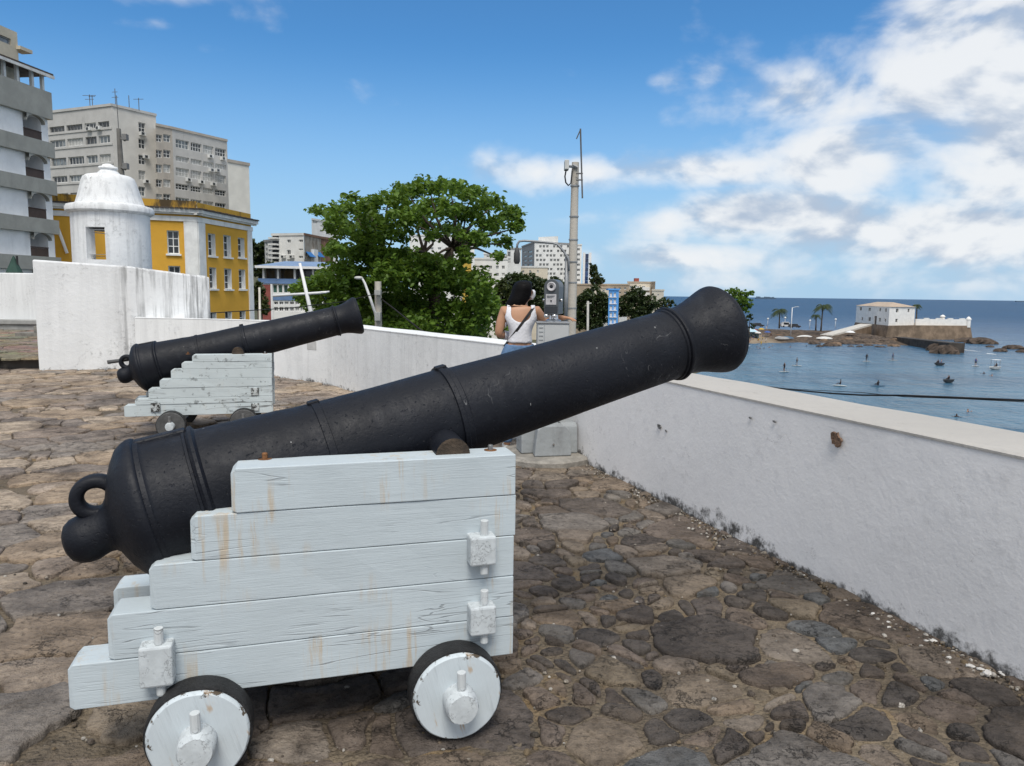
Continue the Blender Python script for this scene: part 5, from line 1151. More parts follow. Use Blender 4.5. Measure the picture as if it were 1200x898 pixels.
# far ship
P = atz(897, 349.9, SEA_Z) ; Y = 7000.; P = aty(897, 349.2, Y); sh = thing('ship', 'grey blue ship far off on the horizon, right of the muzzle', 'ship', (P[0], Y, SEA_Z)); s = Y / 873; HAZE = plain('hazy_ship_grey', (.10, .15, .21), .8, .05)
mb = MB(); mb.hexa([(-11 * s, -12, 0), (11 * s, -12, 0), (11 * s, 12, 0), (-11 * s, 12, 0), (-12 * s, -14, 1.5 * s), (12.5 * s, -14, 1.3 * s), (12.5 * s, 14, 1.3 * s), (-12 * s, 14, 1.5 * s)]); mb.build('hull', HAZE, sh)
mb = MB()
rr = random.Random(2)
for k in range(9): a = -10.5 + 2.3 * k; mb.box(a * s, (a + 1.9) * s, -10, 10, 1.35 * s, (1.7 + rr.uniform(.1, 1.1)) * s)
mb.build('deck_cargo', HAZE, sh)
P = aty(1195, 352.0, 8000.); s = 8000 / 873; mb = MB(); mb.hexa([(-4 * s, -9, 0), (4 * s, -9, 0), (4 * s, 9, 0), (-4 * s, 9, 0), (-5 * s, -9, 1.3 * s), (5 * s, -9, 1.2 * s), (5 * s, 9, 1.2 * s), (-5 * s, 9, 1.3 * s)]); o = mb.build('ship', HAZE); o.location = (P[0], 8000, SEA_Z); tag(o, 'tiny ship on the horizon at the right edge', 'ship')

# ------------------------------------------------------------------ background town
def simple_block(name, label, x0, x1, xe, yt0, yt1, yte, Y0, mats, grid=None, gridR=None, cat='building', glass=None, roofedge=True, frame=FRAME, base=GROUND, depth=12, dep=.2, group=None):
    """a block whose front runs x0..x1 and whose right side runs x1..xe (or left side if xe < x0) with windows cut in"""
    left = xe is not None and xe < x0
    P0 = aty(x0, yt0, Y0); zt = P0[2]; P1_ = atz(x1, yt1, zt) if abs(ray(x1, yt1)[2]) > .006 and (ray(x1, yt1)[2] > 0) == (zt > HC) else aty(x1, yt1, Y0)
    if not (Y0 * .6 < P1_[1] < Y0 * 1.6): P1_ = aty(x1, yt1, Y0 * 1.02)
    A, B = pt2(P0), pt2(P1_); og = (*A, base); t = thing(name, label, cat, og, group=group); hs = []; 
    for (xs, ys, gl) in (grid or []):
        for y0, y1 in ys:
            for a, b_ in xs: q = pxrect(A, B, a, y0, b_, y1); hs.append((q[0], q[1], q[2], q[3]))
    zc = sorted({h[2] for h in hs})
    mb = MB(); mb.facade(A, B, base, zt, hs, dep, 0)
    fr = [A, B]
    if xe is not None and not left:
        P2 = aty(xe, yte, Y0 * 1.0); zz_ = (yte - 345) ; C = pt2(atz(xe, yte, zt)) if abs(yte - (337.5 + .0125 * xe)) > 4 else away(B, depth)
        if not (Y0 * .9 < C[1] < Y0 * 1.8): C = away(pt2(aty(xe, yte, Y0)), depth)
        h2 = []
        for (xs, ys, gl) in (gridR or []):
            for y0, y1 in ys:
                for a, b_ in xs: q = pxrect(B, C, a, y0, b_, y1); h2.append(q)
        mb.facade(B, C, base, zt, h2, dep, 1 if len(mats) > 1 else 0); fr.append(C)
        for h in h2: win(t, B, C, h, dep * .8, frame, rwin(), 2, 1, False, og, .08)
    if left:
        C = pt2(atz(xe, yte, zt));
        if not (Y0 * .9 < C[1] < Y0 * 1.8): C = away(pt2(aty(xe, yte, Y0)), depth)
        h2 = []
        for (xs, ys, gl) in (gridR or []):
            for y0, y1 in ys:
                for a, b_ in xs: q = pxrect(C, A, a, y0, b_, y1); h2.append(q)
        mb.facade(C, A, base, zt, h2, dep, 1 if len(mats) > 1 else 0); fr.insert(0, C)
        for h in h2: win(t, C, A, h, dep * .8, frame, rwin(), 2, 1, False, og, .08)
    closed(mb, fr, [away(fr[-1], depth), away(fr[0], depth)], base, zt)
    mb.build('wall', mats[:2], t, origin=og)
    for i, h in enumerate(hs): win(t, A, B, h, dep * .8, frame, glass or rwin(), 2, 1, False, og, .08)
    if roofedge: m_ = MB(); [m_.wallbox(p, q, -.1, math.dist(p, q) + .1, .0, .12, zt - .12, zt + .22) for p, q in zip(fr, fr[1:])]; m_.build('parapet_edge', mats[-1], t, origin=og)
    return t, A, B, og, zt
WB_ = mat_stain('offwhite_town_render', (.68, .68, .66), (.33, .32, .3), .56, .55); WB2 = mat_stain('white_town_render', (.78, .78, .76), (.4, .39, .37), .6, .5); WEA = mat_stain('weathered_bare_render', (.36, .33, .28), (.14, .10, .075), .46, .75)
BRICK = plain('brown_brick', (.2, .115, .075), .9, .35, .8, .4, 5); BEIGE = mat_stain('beige_town_render', (.46, .38, .29), (.25, .2, .15), .55, .6); CREAM = mat_stain('cream_town_render', (.66, .59, .48), (.35, .3, .23), .6, .5); BLUE_P = plain('blue_panel', (.13, .22, .40), .6, .15, 1, dirt=.3); RED_P = plain('red_brick_panel', (.25, .07, .06), .85, .2, 1.5, .4, 6)
BLUE_T = plain('bright_blue_paint', (.10, .33, .72), .6, .06, 1); NAVY = mat_glass('navy_glass', (.02, .045, .13), .12); AWN = plain('blue_awning', (.03, .16, .42), .7); GREYW = mat_stain('grey_town_render', (.3, .3, .3), (.18, .18, .18), .55, .6)
simple_block('apartment_house', 'small grey white block left of the white apartment house, behind the yellow building', 310, 318.6, None, 283, 282, None, 122, (WB_, GREYW), [([(311.5, 313.5), (314, 317.8)], [(285, 289), (291, 295), (297, 301), (303, 308)], None)])
t, A, B, og, zt = simple_block('apartment_house', 'white apartment house with stacked balconies, behind the yellow building', 318.6, 356, None, 275.5, 275, None, 112, (WB2, WB_), [([(336.3, 340.6)], [(281, 285), (293, 298.5), (304, 308)], None), ([(350, 355)], [(281, 284), (291.5, 293.5), (300, 303)], None)])
for y in (277, 284.3, 289.3, 294.6, 300, 305.5): u0, z = onwall(A, B, 319, y + 3.6); u1, z1 = onwall(A, B, 327.5, y); mb = MB(); mb.wallbox(A, B, u0, u1, .0, 1.0, z, z + (z1 - z) * .55); mb.build('balcony', WB2, t, origin=og); mb = MB(); mb.wallbox(A, B, u0 + .1, u1 - .1, .004, .03, z + (z1 - z) * .6, z1 + .25); mb.build('balcony_opening', G_DARK, t, origin=og)
for x in (333, 343): u, z = onwall(A, B, x, 301); ac(t, A, B, u, z, og)
t, A, B, og, zt = simple_block('weathered_house', 'weathered bare rendered house with blue awnings beside the white apartment house', 356.2, 376, 390, 275, 279, 281, 108, (WEA, BRICK), [([(358, 361), (366, 370)], [(296, 301), (304, 308)], None)])
for x0, x1 in ((358.2, 364.8), (368.6, 375)):
    u0, z0 = onwall(A, B, x0, 301.2); u1, z1 = onwall(A, B, x1, 296.2); mb = MB(); P = lambda u, z, o: (*(np.array(A) + (np.array(B) - np.array(A)) / math.dist(A, B) * u + np.array([(B[1] - A[1]), -(B[0] - A[0])]) / math.dist(A, B) * o), z)
    mb.add([P(u0, z1, .05), P(u1, z1, .05), P(u1, z0, .7), P(u0, z0, .7), P(u0, z1 + .05, .05), P(u1, z1 + .05, .05), P(u1, z0 + .05, .75), P(u0, z0 + .05, .75)], [(0, 1, 2, 3), (7, 6, 5, 4), (3, 2, 6, 7), (0, 3, 7, 4), (2, 1, 5, 6)]); mb.build('awning', AWN, t, origin=og)
u0, z0 = onwall(A, B, 364.5, 308); u1, z1 = onwall(A, B, 369, 293); mb = MB(); mb.wallbox(A, B, u0, u1, .01, .5, z0, z1); mb.build('plaster_bay', WB2, t, origin=og)
simple_block('white_block', 'white block higher on the hill, behind the left of the big tree crown', 365, 396, None, 257, 262, None, 150, (WB2, WB_), [([(374.8, 378.6), (382.5, 385.5)], [(269.8, 272.6)], None), ([(366.5, 372)], [(258.5, 262)], None)])
# blue roofed house
Y0 = 62.; zt = aty(301.5, 313.5, Y0)[2]; A, B = pt2(aty(303, 330, Y0)), pt2(aty(386, 330, Y0 * 1.02)); L = math.dist(A, B); og = (*A, GROUND)
bh = thing('blue_roofed_house', 'house with a blue roof, open veranda and blue panels, behind the tree on the left', 'house', og)
zv = onwall(A, B, 320, 332.5)[1]; zv2 = onwall(A, B, 320, 327.3)[1]; zfl = onwall(A, B, 320, 345)[1]; zg1 = onwall(A, B, 320, 333.5)[1]; zp = onwall(A, B, 320, 352)[1]
up_ = lambda x: onwall(A, B, x, 335)[0]
hw = [pxrect(A, B, 319.6 + k * 6.3, 333.6, 325 + k * 6.3, 343.6) for k in range(6)]; hw2 = [pxrect(A, B, 321 + k * 6.2, 353.5, 326 + k * 6.2, 357.5) for k in range(6)] + [pxrect(A, B, 321 + k * 6.2, 360, 326 + k * 6.2, 365) for k in range(6)]
mb = MB(); mb.facade(A, B, GROUND, zv, hw + hw2, .2); closed(mb, [A, B], [away(B, 9), away(A, 9)], GROUND, zv); mb.build('wall', WB2, bh, origin=og)
for h in hw: win(bh, A, B, h, .16, WHITE, G_GREEN, 1, 1, False, og, .05)
for h in hw2: win(bh, A, B, h, .16, WHITE, rwin(), 2, 1, False, og, .05)
strip(bh, 'blue_band', A, B, -.05, L, zv + .003, zv2 + .05, .12, BLUE_P, og); strip(bh, 'blue_panel', A, B, up_(319.5), L, zp, onwall(A, B, 320, 345.3)[1], .05, BLUE_P, og); strip(bh, 'brick_panel', A, B, .0, up_(316.8), GROUND, zv - .1, .05, RED_P, og); strip(bh, 'white_post', A, B, up_(317), up_(319.2), GROUND, zv - .02, .09, WHITE, og)
mb = MB(); mb.wallbox(A, B, .3, L - .3, -2.6, -2.5, zv, zt); mb.wallbox(A, B, 0, L, -2.6, .0, zv2 - .2, zv2 - .01); mb.build('veranda_back', GREYW, bh, origin=og)
for x in (308, 325, 344.5, 366): strip(bh, 'veranda_column', A, B, up_(x), up_(x) + .16, zv2 + .05, zt, .1, WHITE, og)
for x in (314, 332, 338, 352, 360): mb = MB(); mb.wallbox(A, B, up_(x) - .35, up_(x) + .35, -2.49, -2.45, zv2, zv2 + 1.3); mb.build('veranda_door', G_DARK, bh, origin=og)
mb = MB(); e = [np.array(A) + (np.array(A) - np.array(B)) / L * .2, np.array(B)]; nn = np.array([(B[1] - A[1]), -(B[0] - A[0])]) / L; q = [e[0] + nn * .6, e[1] + nn * .6, e[1] - nn * 9, e[0] - nn * 9 ]
zr = zt + .75; mb.hexa([(*q[0], zt), (*q[1], zt), (*q[2], zt + .2), (*q[3], zt + .2), (*q[0], zt + .12), (*q[1], zt + .12), (*(q[2] * .6 + q[1] * .4), zr), (*(q[3] * .6 + q[0] * .4 + (np.array(B) - np.array(A)) / L * 2), zr)]); mb.build('roof', plain('blue_roof_sheet', (.20, .28, .42), .5, .12, 1), bh, origin=og)
mb = MB(); mb.wallbox(A, B, -.2, L, .6, .66, zt - .06, zt + .14); mb.build('roof_edge', WHITE, bh, origin=og)
# right of the tree: hospital-like slab with punched front, its blind side, navy tower
rows = [(287.4 + 5.35 * k, 290.6 + 5.35 * k) for k in range(10)]
t, A, B, og, zt = simple_block('slab_building', 'white slab building with a chequered front of small windows, behind the utility pole', 626.5, 675, 611.6, 284, 286.5, 289.5, 182, (WB2, GREYW),
    [([(628.0 + 4.05 * k + .5 * (j % 2), 630.9 + 4.05 * k + .5 * (j % 2)) for k in range(12) if (k * 7 + j * 5) % 4], [rows[j]], None) for j in range(10)], [([(613.5, 617), (619, 623.5)], [(294 + 5.2 * k, 296.4 + 5.2 * k) for k in range(5)], None)], glass=G_DARK, roofedge=True)
mb = MB(); mb.hexa([tuple(aty(631, 284.5, 186)), tuple(aty(654, 284.5, 186)), tuple(aty(654, 284.5, 194)), tuple(aty(631, 284.5, 194)), tuple(aty(631, 278, 186)), tuple(aty(654, 277, 186)), tuple(aty(654, 277, 194)), tuple(aty(631, 278, 194))])
mb.build('roof_house', WB_, t, origin=og)
simple_block('slab_wing', 'narrow white wing with dark slots right of the slab building', 675.3, 681.8, None, 287.2, 287.2, None, 184, (WB2, WB_), [([(676, 679.5)], [(291 + 6 * k, 294 + 6 * k) for k in range(7)], None)], glass=G_DARK)
A, B = pt2(aty(684.2, 298, 186)), pt2(aty(691.6, 298, 186)); zt = aty(684, 297.6, 186)[2]; og = (*A, GROUND)
nv = thing('glass_tower', 'narrow navy blue glass tower between two white fins', 'building', og); mb = MB(); L = math.dist(A, B)
for k in range(9): z1 = zt - 1.1 * k; mb.wallbox(A, B, .4, L - .4, -4, .0, z1 - 1.02, z1)
mb.build('glass_front', NAVY, nv, origin=og); mb = MB(); mb.wallbox(A, B, .4, L - .4, -4, -.1, GROUND, zt - 9.95); mb.build('wall', GREYW, nv, origin=og)
for a, b_ in ((-.2, .35), (L - .35, L + .3)): strip(nv, 'fin', A, B, a, b_, GROUND, zt + .3, .3, WHITE, og)
# jumble of low houses on the hill
def lowrow(x0, x1, yt, yb_, Y, m_, label, wins=(), name='hill_house', xe=None, gl=None):
    return simple_block(name, label, x0, x1, xe, yt, yt + .3, yt, Y, m_, wins, depth=9, glass=gl)
lowrow(536, 556, 287, 301, 150, (WB2, WB_), 'small white houses glimpsed through the right of the tree crown', [([(538, 541), (545, 547), (551, 554)], [(290, 293), (296, 299)], None)])
lowrow(542, 552.5, 300.5, 310, 132, (plain('mustard_wall', (.5, .33, .06), .8), WB_), 'small mustard yellow house through the right of the tree crown', [([(545, 548)], [(303, 306)], None)])
lowrow(480, 545, 276, 300, 175, (WB2, WB_), 'large pale building behind the middle of the tree crown', [([(486 + 9 * k, 490 + 9 * k) for k in range(6)], [(281, 284), (290, 293)], None)])
lowrow(556, 595, 303.5, 330, 140, (WB2, WB_), 'white terraced house above the trees left of the woman', [([(558.5, 562), (566, 569.5), (573, 576.5), (581, 584.5), (588, 591.5)], [(311.5, 315.5), (320, 324)], None)])
lowrow(567, 590, 297.5, 304, 152, (WB_, WB_), 'flat white house behind the white terraced house', [([(570, 573), (579, 582)], [(299.5, 302)], None)])
lowrow(594, 611, 291.5, 318, 158, (WB_, GREYW), 'grey white house with a dark glazed strip, left of the slab building', [([(594.6, 598.5)], [(295, 301), (303, 309)], None), ([(602, 605), (606.5, 609.5)], [(297, 300), (304, 307)], None)])
lowrow(584, 594, 300, 318, 160, (GREYW, WB_), 'grey house squeezed between white houses on the hill', [([(586, 588), (590, 592)], [(303, 306), (310, 313)], None)])
lowrow(600, 642, 313, 330, 165, (CREAM, WB_), 'long cream garden wall house below the slab building', [([(604, 606.5), (612, 614.5), (620, 622.5), (629, 631.5)], [(317, 320)], None)])
# beige rows to the right of the pole
lowrow(676, 738, 333.6, 350, 176, (BEIGE, BEIGE), 'long beige row of flats right of the utility pole', [([(695 + 6 * k, 698 + 6 * k) for k in range(7)], [(337, 339.4), (342, 344.4)], None)])
lowrow(690, 716, 337.5, 352, 168, (CREAM, BEIGE), 'cream house in front of the long beige row', [([(693, 695.5), (699, 701.5), (706, 708.5)], [(340, 342.4)], None)])
t, A, B, og, zt = lowrow(735.5, 763, 331, 350, 172, (CREAM, BEIGE), 'cream block with white balconies and a red water tank on its roof', [([(738, 741.5), (745, 749), (752, 756)], [(335.2, 338.2), (341, 344)], None)], xe=768)
mb = MB(); a = aty(744.2, 331, 173); b_ = aty(749, 326.2, 173); mb.box(a[0], b_[0], a[1], a[1] + 2, a[2] - .3, b_[2]); mb.build('water_tank', plain('red_tank', (.30, .075, .05), .7), t, origin=og)
for y in (339.4, 345.6): u0, z = onwall(A, B, 744, y); u1, _ = onwall(A, B, 761, y); mb = MB(); mb.wallbox(A, B, u0, u1, .0, 1.0, z - .2, z + .55); mb.build('balcony', WB2, t, origin=og)
lowrow(764, 778, 340.2, 358, 165, (CREAM, CREAM), 'plain cream house nearest the sea, right end of the beige rows', [([(770.5, 772.5)], [(345, 347)], None)])
# bright blue tower
A, B = pt2(aty(713.2, 350, 96)), pt2(aty(725, 350, 96)); zt = aty(719, 340.3, 96)[2]; og = (*A, GROUND); L = math.dist(A, B)
bt = thing('blue_tower', 'bright sky blue tower with white framed windows among the trees', 'tower', og)
hs = [pxrect(A, B, 714.6 + c * 4.6, 343 + 7.8 * r, 717.4 + c * 4.6, 348 + 7.8 * r) for r in range(5) for c in range(2)]
mb = MB(); mb.facade(A, B, GROUND, zt, hs, .2); closed(mb, [A, B], [away(B, 1.8), away(A, 1.8)], GROUND, zt); mb.build('wall', BLUE_T, bt, origin=og)
for h in hs: win(bt, A, B, h, .16, WHITE, CURT, 1, 2, True, og, .12)
mb = MB(); mb.wallbox(A, B, -.12, L + .12, -1.9, .12, zt, zt + .22); mb.build('cap', BLUE_T, bt, origin=og)
lowrow(704, 713, 364, 378, 118, (WB2, WB_), 'low white house at the left foot of the bright blue tower', [([(706, 708)], [(367, 369.5)], None)]); lowrow(725.5, 735, 362, 378, 124, (WB2, WB_), 'low white house at the right foot of the bright blue tower', [([(728, 730.5)], [(365, 368)], None)])

# ------------------------------------------------------------------ trees
TRUNK = plain('grey_brown_bark', (.085, .065, .05), .9, .35, 4, .7, 14)
def leaves(cent, size, seed, aniso=.6, fold=.25, flat=.5):
    """one small folded leaf per centre, all in one mesh"""
    rng = np.random.default_rng(seed); n = len(cent); s = size * rng.uniform(.65, 1.25, n)
    nrm = rng.normal(0, 1, (n, 3)); nrm[:, 2] = np.abs(nrm[:, 2]) * 1. + flat; nrm /= np.linalg.norm(nrm, axis=1)[:, None]
    a = rng.normal(0, 1, (n, 3)); a -= nrm * (a * nrm).sum(1)[:, None]; a /= np.linalg.norm(a, axis=1)[:, None]; b_ = np.cross(nrm, a)
    pts = [(-.5, 0, 0), (-.1, -aniso * .5, fold * .3), (.32, -aniso * .38, fold * .2), (.55, 0, -.05), (.32, aniso * .38, fold * .2), (-.1, aniso * .5, fold * .3)]
    V = np.stack([cent + (a * p[0] + b_ * p[1] + nrm * p[2]) * s[:, None] for p in pts], 1).reshape(-1, 3)
    i = np.arange(n)[:, None] * 6; f = np.concatenate([i + np.array([[0, 1, 2, 3]]), i + np.array([[0, 3, 4, 5]])], 0); return V, f
def leafmesh(name, V, f, mt, parent, origin):
    me = bpy.data.meshes.new(name); V = V - np.array(origin); me.vertices.add(len(V)); me.vertices.foreach_set('co', V.astype(np.float32).ravel()); nf = len(f)
    me.loops.add(nf * 4); me.loops.foreach_set('vertex_index', f.astype(np.int32).ravel()); me.polygons.add(nf); me.polygons.foreach_set('loop_start', np.arange(0, nf * 4, 4, dtype=np.int32)); me.polygons.foreach_set('loop_total', np.full(nf, 4, dtype=np.int32))
    me.materials.append(mt); me.update(calc_edges=True); me.validate(); o = bpy.data.objects.new(name, me); COL.objects.link(o); o.parent = parent; return o
LF_BIG = mat_leaf('broad_leaf', (.045, .105, .016), (.15, .25, .036), .48); LF_D = mat_leaf('dark_leaf', (.020, .036, .014), (.046, .066, .024), .2); LF_M = mat_leaf('olive_leaf', (.030, .042, .016), (.065, .08, .028), .2)
def clump_pts(rng, c, r, n):
    """leaf rosettes on the skin and inside of an uneven lobe"""
    k = max(4, n // 9); d = rng.normal(0, 1, (k, 3)); d /= np.linalg.norm(d, axis=1)[:, None]; rad = rng.uniform(.35, 1.05, k) ** .6
    tips = np.array(c) + d * rad[:, None] * np.array(r); return np.repeat(tips, 9, 0) + rng.normal(0, .055 * np.mean(r) + .05, (k * 9, 3))
# the big tree: flat storeys of foliage above a dense skirt
YT = 25.; Bt = aty(478, 430, YT); tb = thing('almond_tree', 'big broad crowned green tree behind the bastion parapet, in the middle', 'tree', (Bt[0], YT, GROUND))
S = YT / 873; rng = np.random.default_rng(5); L_ = []; limbs = []
def pxp(x, y, dy=0): return aty(x, y, YT + dy)
upper = [(372, 246, 14, 6), (392, 250, 17, 9), (415, 246, 20, 10), (432, 238, 18, 10), (455, 232, 22, 12), (478, 224, 24, 11), (503, 218, 24, 10), (528, 221, 24, 10), (552, 229, 22, 11), (575, 240, 22, 12), (597, 250, 20, 11), (608, 264, 12, 9), (440, 258, 28, 13), (475, 250, 28, 14), (510, 243, 28, 14), (545, 250, 28, 13), (575, 263, 22, 12), (590, 284, 13, 9), (585, 300, 6, 7), (405, 268, 24, 14), (435, 280, 26, 15), (462, 272, 24, 12), (560, 282, 16, 9), (530, 268, 22, 8), (420, 300, 30, 16), (398, 292, 18, 11), (450, 300, 26, 14), (540, 295, 10, 6), (490, 262, 22, 10), (548, 276, 20, 8), (508, 276, 16, 6), (482, 296, 18, 8), (500, 304, 22, 8), (525, 308, 18, 8), (545, 304, 12, 7), (410, 232, 9, 5), (390, 244, 10, 6)]
lower = [(400, 322, 30, 16), (380, 335, 22, 14), (360, 337, 17, 9), (352, 345, 12, 8), (368, 352, 18, 12), (405, 348, 30, 18), (430, 325, 34, 20), (465, 322, 36, 20), (500, 322, 34, 20), (528, 326, 28, 18), (550, 334, 26, 18), (565, 348, 24, 18), (573, 366, 20, 18), (565, 384, 20, 14), (540, 370, 30, 20), (505, 360, 34, 22), (470, 356, 34, 22), (440, 360, 30, 20), (410, 372, 26, 16), (480, 385, 34, 16), (520, 388, 34, 14), (450, 385, 30, 14), (550, 395, 26, 10), (385, 362, 16, 10), (512, 306, 26, 9), (470, 305, 28, 10)]
for (x, y, rx, ry) in upper:
    for k in range(3): c = pxp(x + rng.uniform(-.35, .35) * rx, y + rng.uniform(-.25, .25) * ry, rng.uniform(-3.2, 3.2)); L_.append(clump_pts(rng, c, (rx * S * .72, rx * S * .9, ry * S * .62), int(rx * ry * .62))); 
    limbs.append(pxp(x, y + ry * .3, rng.uniform(-1.5, 1.5)))
for (x, y, rx, ry) in lower:
    for k in range(3): c = pxp(x + rng.uniform(-.3, .3) * rx, y + rng.uniform(-.25, .25) * ry, rng.uniform(-2.6, 2.6)); L_.append(clump_pts(rng, c, (rx * S * .8, rx * S * .9, ry * S * .8), int(rx * ry * .66)))
V, f = leaves(np.concatenate(L_), .165, 8); leafmesh('crown', V, f, LF_BIG, tb, (Bt[0], YT, GROUND))
mb = MB(); Fk = Vector(pxp(512, 318)); base = Vector((Fk.x - .6, YT, GROUND - 2))
mb.tube([base, (Fk.x - .5, YT, -4), (Fk.x - .25, YT, -.5), Fk], [.5, .36, .25, .17], 10)
hub1, hub2 = Vector(pxp(497, 296, .4)), Vector(pxp(530, 290, -.3)); hub3 = Vector(pxp(450, 305, .3))
mb.tube([Fk, Fk.lerp(hub1, .5) + Vector((.05, 0, .05)), hub1], [.16, .12, .09], 8); mb.tube([Fk, Fk.lerp(hub2, .5), hub2], [.15, .11, .08], 8); mb.tube([Fk + Vector((-.1, 0, -.5)), Fk.lerp(hub3, .5), hub3], [.2, .14, .1], 8)
for q in limbs:
    q = Vector(q); h = min((hub1, hub2, hub3), key=lambda a: (a - q).length); m1 = h.lerp(q, .5) + Vector((rng.uniform(-.15, .15), rng.uniform(-.2, .2), rng.uniform(-.05, .25))); mb.tube([h, m1, q], [.065, .042, .016], 6)
mb.build('trunk', TRUNK, tb, origin=(Bt[0], YT, GROUND), smooth=True)
def tree(label, lobes, Y, leaf, mt, name='leafy_tree', dens=.9, group='trees among the town houses', seed=0, dy=.12):
    rng = np.random.default_rng(seed + 100); S = Y / 873; xs = [l[0] for l in lobes]; x = sum(xs) / len(xs); yb_ = max(l[1] + l[3] for l in lobes); B_ = aty(x, yb_, Y); og = (B_[0], Y, GROUND); t = thing(name, label, 'tree', og, group=group); L_ = []; mb = MB(); fk = Vector((B_[0], Y, B_[2] + .5))
    for (a, b_, rx, ry) in lobes:
        for k in range(2): c = aty(a + rng.uniform(-.3, .3) * rx, b_ + rng.uniform(-.25, .25) * ry, Y + rng.uniform(-1, 1) * rx * S * .5); L_.append(clump_pts(rng, c, (rx * S * .85, rx * S * .85, ry * S * .85), int(max(80, rx * ry * 3.6 * dens))))
        mb.tube([fk, fk.lerp(Vector(aty(a, b_, Y)), .6) + Vector((0, 0, .2)), tuple(aty(a, b_, Y))], [.14, .09, .04], 5)
    V, f = leaves(np.concatenate(L_), leaf, seed); leafmesh('crown', V, f, mt, t, og); mb.tube([(B_[0], Y, GROUND - 3), tuple(fk)], [.3, .2], 7); mb.build('trunk', TRUNK, t, origin=og, smooth=True); return t
tree('dark trees on the hill, between the yellow building and the white apartment house', [(300, 300, 10, 14), (308, 292, 11, 11), (314, 302, 12, 14), (304, 316, 10, 10), (296, 290, 5, 9), (312, 288, 8, 6)], 130, .6, LF_D, seed=1)
tree('low olive tree between the yellow building and the blue roofed house', [(304, 338, 6, 12), (301, 354, 5, 14), (310, 360, 5, 12)], 58, .26, LF_M, seed=2); tree('bushy tree just above the blue roof', [(318, 312, 9, 5), (308, 316, 9, 5), (330, 314, 6, 3)], 85, .35, LF_M, seed=3)
tree('dark tree behind the woman and the coin viewer, left part', [(603, 326, 15, 8), (617, 331, 17, 10), (598, 338, 14, 11), (630, 338, 15, 12), (612, 348, 18, 12), (634, 352, 14, 12), (626, 366, 18, 14), (606, 366, 16, 12), (638, 372, 12, 12)], 96, .42, LF_D, seed=4); tree('dark tree behind the coin viewer, next to the pole', [(648, 336, 13, 12), (659, 342, 13, 15), (650, 356, 15, 16), (662, 364, 12, 16), (652, 374, 14, 12)], 92, .4, LF_D, seed=5)
tree('pale olive bush between the big tree and the woman', [(588, 340, 9, 11), (596, 352, 9, 12), (580, 356, 8, 12), (590, 372, 9, 14), (598, 378, 8, 12)], 60, .3, LF_M, seed=6)
tree('dark conifer like trees right of the navy tower', [(695, 322, 6, 11), (700, 326, 6, 8), (694, 314, 4, 7), (704, 329, 5, 5), (697, 330, 8, 5)], 170, .6, LF_D, seed=7)
tree('round dark tree just right of the utility pole', [(686, 350, 13, 12), (699, 348, 13, 12), (707, 357, 10, 13), (684, 366, 12, 16), (698, 369, 14, 15), (708, 370, 7, 12), (680, 380, 10, 10), (696, 382, 12, 8)], 105, .42, LF_D, seed=8)
tree('round dark tree right of the bright blue tower', [(735, 351, 12, 11), (748, 347, 13, 10), (759, 355, 11, 10), (742, 363, 16, 11), (758, 367, 11, 9), (729, 361, 8, 10), (748, 374, 16, 7)], 112, .42, LF_D, seed=9)
tree('low dark trees in front of the plain cream house', [(775, 354, 9, 5), (786, 355.5, 8, 4), (770, 360, 8, 5), (782, 362, 8, 5)], 150, .5, LF_D, seed=10)
tree('feathery green tree behind the muzzle of the front cannon', [(860, 343, 12, 6), (872, 346, 10, 7), (864, 352, 14, 7), (876, 356, 8, 7), (868, 362, 12, 6), (852, 350, 9, 8), (878, 344, 6, 3)], 215, .7, LF_BIG, seed=11, dens=.8)
tree('small dark tree below the feathery tree by the beach', [(879, 372, 5, 6), (874, 380, 6, 7), (881, 383, 3, 4)], 240, .6, LF_D, seed=12)
tree('leafy trees low behind the big tree', [(600, 396, 14, 8), (590, 388, 10, 8)], 45, .25, LF_BIG, seed=13)

# ------------------------------------------------------------------ poles, masts and wires
CONC = mat_stain('pole_concrete', (.52, .48, .42), (.32, .29, .26), .52, .6); GALV = plain('galvanised_pipe', (.3, .31, .32), .5, .15, 3, metal=.3); CABLE = plain('black_cable', (.012, .012, .013), .6)
YP = 19.; up = thing('utility_pole', 'tall concrete utility pole with an aerial and a curved lamp arm, right of the woman', 'utility pole', (aty(668, 400, YP)[0], YP, GROUND)); og = tuple(up.location)
a, b_ = aty(674.4, 190.5, YP), aty(669.2, 392, YP); dx = (b_[0] - a[0]) / (a[2] - b_[2]); xb = a[0] + dx * (a[2] - GROUND); S = YP / 873
mb = MB(); mb.tube([(xb, YP, GROUND), (b_[0], YP, b_[2]), ((a[0] + b_[0]) / 2, YP, (a[2] + b_[2]) / 2), tuple(a)], [.16, 5.6 * S, 4.9 * S, 4.1 * S], 16)
mb.build('shaft', CONC, up, origin=og, smooth=True, sharp=40)
for y in (218, 254, 281, 307, 331, 361, 373): q = aty(674.4 - (y - 190) * .0265, y, YP); m_ = MB(); m_.lathe([(r_ * S, q[2] + z_) for r_, z_ in ((4.5, -.02), (5.9 - (373 - y) * .004, -.018), (5.9 - (373 - y) * .004, .014), (4.5, .016))], 16, Matrix.Translation((q[0], YP, 0)), caps=False); m_.build('strap', GALV, up, origin=og)
m_ = MB(); p0, p1 = aty(661.3, 199.5, YP - .25), aty(666.5, 188.5, YP - .25); m_.box(p0[0], p1[0], YP - .4, YP - .1, p0[2], p1[2]); m_.build('camera_box', plain('offwhite_box', (.5, .5, .48), .5), up, origin=og, bevel=.01)
